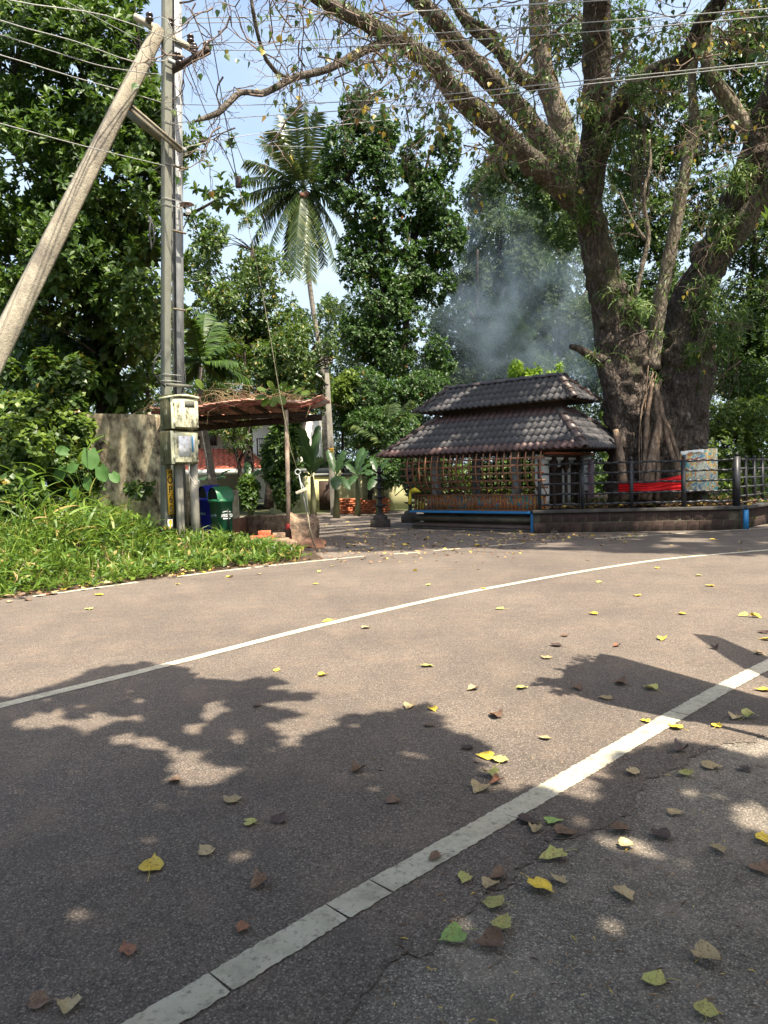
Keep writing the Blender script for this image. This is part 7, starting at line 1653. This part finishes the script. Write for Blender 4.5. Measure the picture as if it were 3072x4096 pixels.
def leafskin(name, c1, c2, c3):
    m, nt, b = newmat(name); v = texco(nt); oi = nt.nodes.new('ShaderNodeObjectInfo')
    ad = nt.nodes.new('ShaderNodeVectorMath'); ad.operation = 'ADD'; nt.links.new(v, ad.inputs[0])
    cx_ = nt.nodes.new('ShaderNodeCombineXYZ'); mu = nt.nodes.new('ShaderNodeMath'); mu.operation = 'MULTIPLY'; mu.inputs[1].default_value = 50; nt.links.new(oi.outputs['Random'], mu.inputs[0]); nt.links.new(mu.outputs[0], cx_.inputs[0]); nt.links.new(cx_.outputs[0], ad.inputs[1])
    col = ramp(nt, noise_tex(nt, ad.outputs[0], 2.6, 4, .6), [(.35, c1), (.6, c2)])
    col = mixc(nt, ramp(nt, noise_tex(nt, ad.outputs[0], 9, 4, .6), [(.52, (0, 0, 0)), (.64, (.9, .9, .9))]), col, c3)
    mr = nt.nodes.new('ShaderNodeMapRange'); mr.inputs[3].default_value = .75; mr.inputs[4].default_value = 1.15; nt.links.new(oi.outputs['Random'], mr.inputs[0]); col = mixc(nt, 1., col, mr.outputs[0], 'MULTIPLY')
    nt.links.new(col, b.inputs['Base Color']); b.inputs['Roughness'].default_value = .5; b.inputs['Specular IOR Level'].default_value = .35; return m
LC = {'bright yellow': leafskin('leaf_yellow', (.72, .50, .04), (.62, .46, .07), (.3, .17, .04)),
      'yellow-green': leafskin('leaf_ygreen', (.34, .36, .10), (.42, .38, .12), (.18, .12, .05)),
      'tan': leafskin('leaf_tan', (.36, .27, .15), (.42, .33, .17), (.17, .10, .05)),
      'brown': leafskin('leaf_brown', (.13, .075, .045), (.19, .12, .075), (.07, .04, .025)),
      'dark purple-brown': leafskin('leaf_dark_dry', (.055, .035, .032), (.085, .055, .045), (.03, .02, .018)),
      'green': leafskin('leaf_green_fallen', (.2, .32, .08), (.28, .38, .11), (.14, .12, .05)),
      'orange-brown': leafskin('leaf_orange', (.2, .085, .045), (.27, .12, .06), (.09, .04, .025))}
LM_ = {}
def leaf_variant(col, i):
    key = (col, i)
    if key not in LM_: LM_[key] = leaf_mesh(i * 7 + len(col), (.15, .5, 1.0, .3, .7, .25, 1.3, .2, .5)[i % 9], LC[col])
    return LM_[key]
Y_, G_, T_, B_, D_, E_2, O_ = 'bright yellow', 'yellow-green', 'tan', 'brown', 'dark purple-brown', 'green', 'orange-brown'
near = [(598, 1447, Y_), (697, 1458, Y_), (922, 1438, G_), (1022, 1488, T_), (1127, 1486, G_), (935, 1531, Y_), (885, 1526, T_), (1070, 1547, B_), (926, 1566, B_), (1011, 1614, D_), (1052, 1634, Y_), (1080, 1641, G_), (1177, 1594, T_), (1060, 1676, G_), (1072, 1690, O_), (1036, 1703, T_), (772, 1664, B_), (848, 1728, B_), (377, 1688, B_), (500, 1727, T_), (541, 1776, G_), (604, 1769, D_), (445, 1838, T_), (326, 1872, Y_), (562, 1909, B_), (274, 2052, O_), (525, 2003, O_), (1138, 1772, D_), (1193, 1774, E_2), (1158, 1791, T_), (1218, 1798, B_), (1197, 1849, G_), (941, 1853, B_), (1005, 1896, G_), (1078, 1893, B_), (1058, 1911, T_), (1168, 1914, Y_), (1208, 1899, T_), (1067, 1951, G_), (1084, 1996, G_), (980, 2021, E_2), (1062, 2040, B_), (1348, 1927, T_), (1430, 1804, D_), (1340, 1790, B_), (1352, 1826, T_), (1457, 1755, T_), (1367, 1669, T_), (1482, 1671, G_), (1533, 1654, T_), (1610, 1659, D_), (1552, 1832, T_), (1651, 1812, Y_), (1525, 2067, T_), (1414, 2117, G_), (1524, 2180, G_), (1548, 1567, Y_), (1461, 1571, Y_), (1396, 1557, Y_), (1588, 1549, T_), (1620, 1551, G_), (1247, 1486, B_), (1406, 1487, G_), (1310, 1507, T_), (1340, 1477, B_), (1283, 1326, Y_), (1080, 1315, G_), (1044, 1271, Y_), (708, 1341, Y_), (681, 1261, Y_), (497, 1246, Y_), (384, 1262, Y_), (215, 1285, Y_), (107, 1284, O_), (193, 1315, G_), (924, 1263, G_), (790, 1356, T_), (1294, 1257, G_), (1376, 1286, Y_), (1474, 1326, Y_), (1430, 1380, Y_), (1632, 1332, Y_), (1607, 1329, G_), (1201, 1394, D_), (1221, 1373, B_), (1545, 1400, D_), (1533, 1265, Y_), (1510, 1243, G_), (1648, 1366, D_), (1420, 1227, Y_), (735, 1213, Y_), (640, 1213, Y_), (718, 1223, G_), (1373, 1162, E_2), (150, 2172, T_), (85, 2165, B_), (1645, 1875, B_), (1654, 1381, Y_), (1640, 1412, T_), (1650, 1490, Y_), (300, 1248, B_), (235, 1253, Y_), (60, 1296, B_), (437, 1237, Y_), (20, 1300, T_), (1470, 1622, D_), (1332, 1395, O_), (555, 1524, B_), (377, 1245, Y_), (560, 1240, T_), (1180, 1420, T_), (1270, 1210, T_), (1110, 1196, Y_), (980, 1188, Y_), (900, 1190, T_), (1030, 1180, Y_), (1130, 1172, Y_), (1215, 1160, T_), (1300, 1178, T_), (1350, 1172, Y_), (1450, 1178, T_), (1540, 1165, Y_), (1600, 1172, T_), (1600, 1190, Y_), (1480, 1200, T_)]
ents = []
for x, y, c in near:
    X, Y2 = x * 1.852, y * 1.852
    if Y2 > 4090: Y2 = 4075
    ents.append([gnd(X, Y2, .006), c, X, Y2, 1.0])
rr = random.Random(11)
for _ in range(150):                       # the nearer part of the drift in the yard and along the wall
    X = rr.uniform(1230, 3060); Yp = rr.uniform(2085, 2205 - (X - 1230) * .045)
    g = gnd(X, Yp, -.004)
    if g[1] > 15.3 and g[0] > 3.0: continue
    ents.append([g, rr.choice([Y_, Y_, T_, T_, T_, B_, O_, G_]), X, Yp, 1.0])
for _ in range(40):
    X = rr.uniform(0, 1200); yl = np.interp(X, [0, 870, 1300], [2404, 2287, 2240]); ents.append([gnd(X, yl - rr.uniform(4, 26), .03), rr.choice([Y_, T_, O_, B_, T_]), X, yl, 1.0])
def dist_signed(g, line):
    q = np.array(g[:2]); i = np.argmin(np.linalg.norm(line - q, axis=1)); i = min(i, len(line) - 2); t = line[i + 1] - line[i]; v = q - line[i]; return t[0] * v[1] - t[1] * v[0]
def zone(g):
    q = g[:2]
    if dist_signed(g, near_line) < -.09: return 'on the shoulder right of the white edge line'
    if dist_signed(g, near_line) < .07: return 'on the white edge line'
    if dist_signed(g, mid_line) < 0: return 'on the near lane'
    if dist_signed(g, far_line) < -.05: return 'on the far lane'
    if g[0] < -.9 and g[1] < 13: return 'at the edge of the green verge'
    return 'in the leaf-strewn yard'
classes = {}
for e in ents:
    classes.setdefault((e[1], zone(e[0])), []).append(e)
ordn = ['nearest the camera', 'second nearest the camera', 'third nearest the camera', 'fourth nearest the camera', 'fifth nearest the camera', 'sixth nearest the camera', 'seventh nearest the camera', 'eighth nearest the camera', 'ninth nearest the camera', 'tenth nearest the camera']
cnt = 0
for (c, z), L in classes.items():
    L.sort(key=lambda e: np.linalg.norm(e[0][:2]))
    for i, e in enumerate(L):
        s = rr.uniform(.048, .08) if e[3] > 2500 else rr.uniform(.06, .10)
        if (e[2] // 1.852, e[3] // 1.852) in (): pass
        o = link('fallen_leaf', leaf_variant(c, rr.randrange(9)), None, e[0])
        o.scale = (s, s, s * rr.uniform(.8, 1.2)); o.rotation_euler = (rr.uniform(-.12, .12), rr.uniform(-.12, .12), rr.uniform(0, 6.28))
        if len(L) == 1: lab = '%s fallen leaf, the only one of its colour %s' % (c, z)
        elif i < 10: lab = '%s fallen leaf %s, %s of its colour there' % (c, z, ordn[i])
        else: lab = 'small far %s fallen leaf lying %s' % (c, z)
        lab = lab.replace('right of the white edge line', 'beyond the edge line').replace('nearest the camera of its colour there', 'nearest of its colour')
        props(o, lab, 'leaf', 'leaves fallen on road, yard and verge')
# crumbs of broken asphalt and soil along the ragged shoulder edge
n = 1500; e_ = np.array(edge); u = RNG.uniform(0, len(e_) - 1, n); q = np.stack([np.interp(u, np.arange(len(e_)), e_[:, 0]), np.interp(u, np.arange(len(e_)), e_[:, 1])], 1) + RNG.normal(0, .045, (n, 2))
P_ = np.c_[q, np.full(n, .001)]; s_ = RNG.uniform(.002, .007, n); T_PEB = (np.array([[0, 0, 0], [1, .2, .1], [.4, 1, 0], [.45, .4, .8], [-.3, .6, .2]]), np.array([[0, 1, 3], [1, 2, 3], [2, 4, 3], [4, 0, 3]]))
V, F = scatter(T_PEB, P_, rnd_dir(n) * [1, 1, 0], np.tile([[0, 0, 1.]], (n, 1)), s_, s_); o = link('crumbs', mesh_np('crumbs', V, [F], M['asphalt'])); props(o, 'crumbs of broken asphalt along the ragged edge of the shoulder', 'crumbs', kind='stuff')
# finer litter too small to count
def litter(name, label, pts, s0, s1, mat='dryleaf', lift_=.0):
    n = len(pts); ax = nrm(rnd_dir(n) * [1, 1, .25]); nr = nrm(RNG.normal(size=(n, 3)) * .35 + [0, 0, 1]); L = RNG.uniform(s0, s1, n)
    V, F = scatter(T_LEAF, pts + [0, 0, .012], ax, nr, L, L * .75); o = link(name, mesh_np(name, V, [F], M[mat])); props(o, label, 'leaf litter', kind='stuff')
q = verge_pts(9000, [WA[:2] + [.1, .3], WB[:2] + [.2, .2], WC[:2] + [.2, .2], (12, 20), (6, 20), (4.8, 18)])
litter('leaf_litter', 'thick dry leaf litter covering the bed round the great tree', np.c_[q, np.full(len(q), .50) + RNG.uniform(0, .05, len(q))], .06, .13)
P_ = []
for _ in range(2200):
    X = RNG.uniform(1250, 3100); Yp = np.interp(X, [1250, 2150, 3100], [2190, 2150, 2095]) + RNG.normal(0, 12 if X > 2100 else 38); g = gnd(X, Yp, -.004)
    if not (g[1] > 15.3 and g[0] > 3.1) and g[1] < 20 and (g[0] < .6 or g[1] < 18 - (g[0] - .7) * .83 - .15): P_.append(g)
litter('leaf_litter', 'scattered small dry leaves on the yard and at the wall foot', np.array(P_)[::2], .035, .085)
fl3 = np.array([np.interp(RNG.uniform(0, len(fl) - 1, 900), np.arange(len(fl)), fl[:, k]) for k in (0, 1)]).T if False else None
u = RNG.uniform(0, len(fl) - 1, 900); q = np.stack([np.interp(u, np.arange(len(fl)), fl[:, 0]), np.interp(u, np.arange(len(fl)), fl[:, 1])], 1); q = q[(q[:, 0] < -.8) & (q[:, 1] > 3)]
q = q + np.array([-.7, .7]) * RNG.uniform(.04, .28, (len(q), 1)); litter('leaf_litter', 'dry leaf bits and straw along the verge edge of the road', np.c_[q, np.full(len(q), .0)], .03, .09)
P_ = []
for _ in range(260): X, Yp = RNG.uniform(1500, 3072), RNG.uniform(3000, 4090); g = gnd(X, Yp, -.003); P_.append(g)
P_ = np.array(P_); n = len(P_); ax = nrm(rnd_dir(n) * [1, 1, .05]); V, F = scatter(T_KITE, P_ + [0, 0, .004], ax, np.tile([[0, 0, 1.]], (n, 1)), RNG.uniform(.006, .04, n), RNG.uniform(.0025, .005, n)); o = link('grit', mesh_np('grit', V, [F], M['dryleaf'])); props(o, 'tiny twigs, seeds and grit lying on the near shoulder', 'grit', kind='stuff')

# ---------------------------------------------------------------- smoke
def smoke():
    m = bpy.data.materials.new('smoke'); m.use_nodes = True; nt = m.node_tree; nt.nodes.remove(nt.nodes['Principled BSDF'])
    pv_ = nt.nodes.new('ShaderNodeVolumePrincipled'); pv_.inputs['Color'].default_value = (.64, .82, .98, 1); pv_.inputs['Anisotropy'].default_value = .25
    v = texco(nt, (1, 1, 1), 'Object'); n1 = nt.nodes.new('ShaderNodeTexNoise'); n1.inputs['Scale'].default_value = .42; n1.inputs['Detail'].default_value = 4; n1.inputs['Distortion'].default_value = .7; n1.inputs['Roughness'].default_value = .55
    nt.links.new(v, n1.inputs['Vector'])
    g = texco(nt, (1, 1, 1), 'Generated'); mp_ = nt.nodes.new('ShaderNodeVectorMath'); mp_.operation = 'DISTANCE'; mp_.inputs[1].default_value = (.5, .5, .5); nt.links.new(g, mp_.inputs[0])
    fall = ramp(nt, mp_.outputs['Value'], [(.12, (1, 1, 1)), (.5, (0, 0, 0))])
    d = ramp(nt, n1.outputs['Fac'], [(.44, (.04, .04, .04)), (.66, (1, 1, 1))])
    mu = nt.nodes.new('ShaderNodeMath'); mu.operation = 'MULTIPLY'; nt.links.new(fall, mu.inputs[0]); nt.links.new(d, mu.inputs[1])
    m2 = nt.nodes.new('ShaderNodeMath'); m2.operation = 'MULTIPLY'; m2.inputs[1].default_value = SMOKE_D; nt.links.new(mu.outputs[0], m2.inputs[0]); nt.links.new(m2.outputs[0], pv_.inputs['Density'])
    nt.links.new(pv_.outputs[0], nt.nodes['Material Output'].inputs['Volume']); return m
SMOKE_D = .18
sm = smoke()
def puff(name, x, y, Y, rx, ry, rd, label):
    c = at(x, y, Y); s = Y / FPX; a = np.linspace(0, math.pi, 12); prof = [(math.sin(t), -math.cos(t)) for t in a]
    m = MB(); m.lathe(prof, (0, 0, 0), 20); me = m.mesh(name, sm); o = link(name, me, None, c); o.scale = (rx * s, rd, ry * s); props(o, label, 'smoke', kind='stuff')
# one plume drifting up and left behind the shrine: geometry in metres so the noise keeps its scale
mb = MB(); 
def ell(x, y, Y, rx, ry, rd, rot=0):
    c = at(x, y, Y); s = Y / FPX; V = []; n1_, n2_ = 10, 18
    for i in range(n1_ + 1):
        for k in range(n2_):
            t = math.pi * i / n1_; a = 2 * math.pi * k / n2_; px_, pz_ = math.sin(t) * math.cos(a) * rx * s, -math.cos(t) * ry * s
            V.append(c + [px_ * math.cos(rot) - pz_ * math.sin(rot), math.sin(t) * math.sin(a) * rd, px_ * math.sin(rot) + pz_ * math.cos(rot)])
    return V, [[i * n2_ + k, i * n2_ + (k + 1) % n2_, (i + 1) * n2_ + (k + 1) % n2_, (i + 1) * n2_ + k] for i in range(n1_) for k in range(n2_)]
for (x, y, Y, rx, ry, rd, rot, lab) in ((2010, 1200, 39, 400, 470, 3.0, -.35, 'blue-grey smoke plume drifting up behind the shrine roof'), (2300, 1430, 36, 330, 240, 2.2, 0, 'thinner low smoke between the shrine roof and the great trunk')):
    V, F = ell(x, y, Y, rx, ry, rd, rot); mb = MB(); c = at(x, y, Y); mb.add(np.array(V) - c, F); o = link('smoke', mb.mesh('smoke', sm), None, c); props(o, lab, 'smoke', kind='stuff')
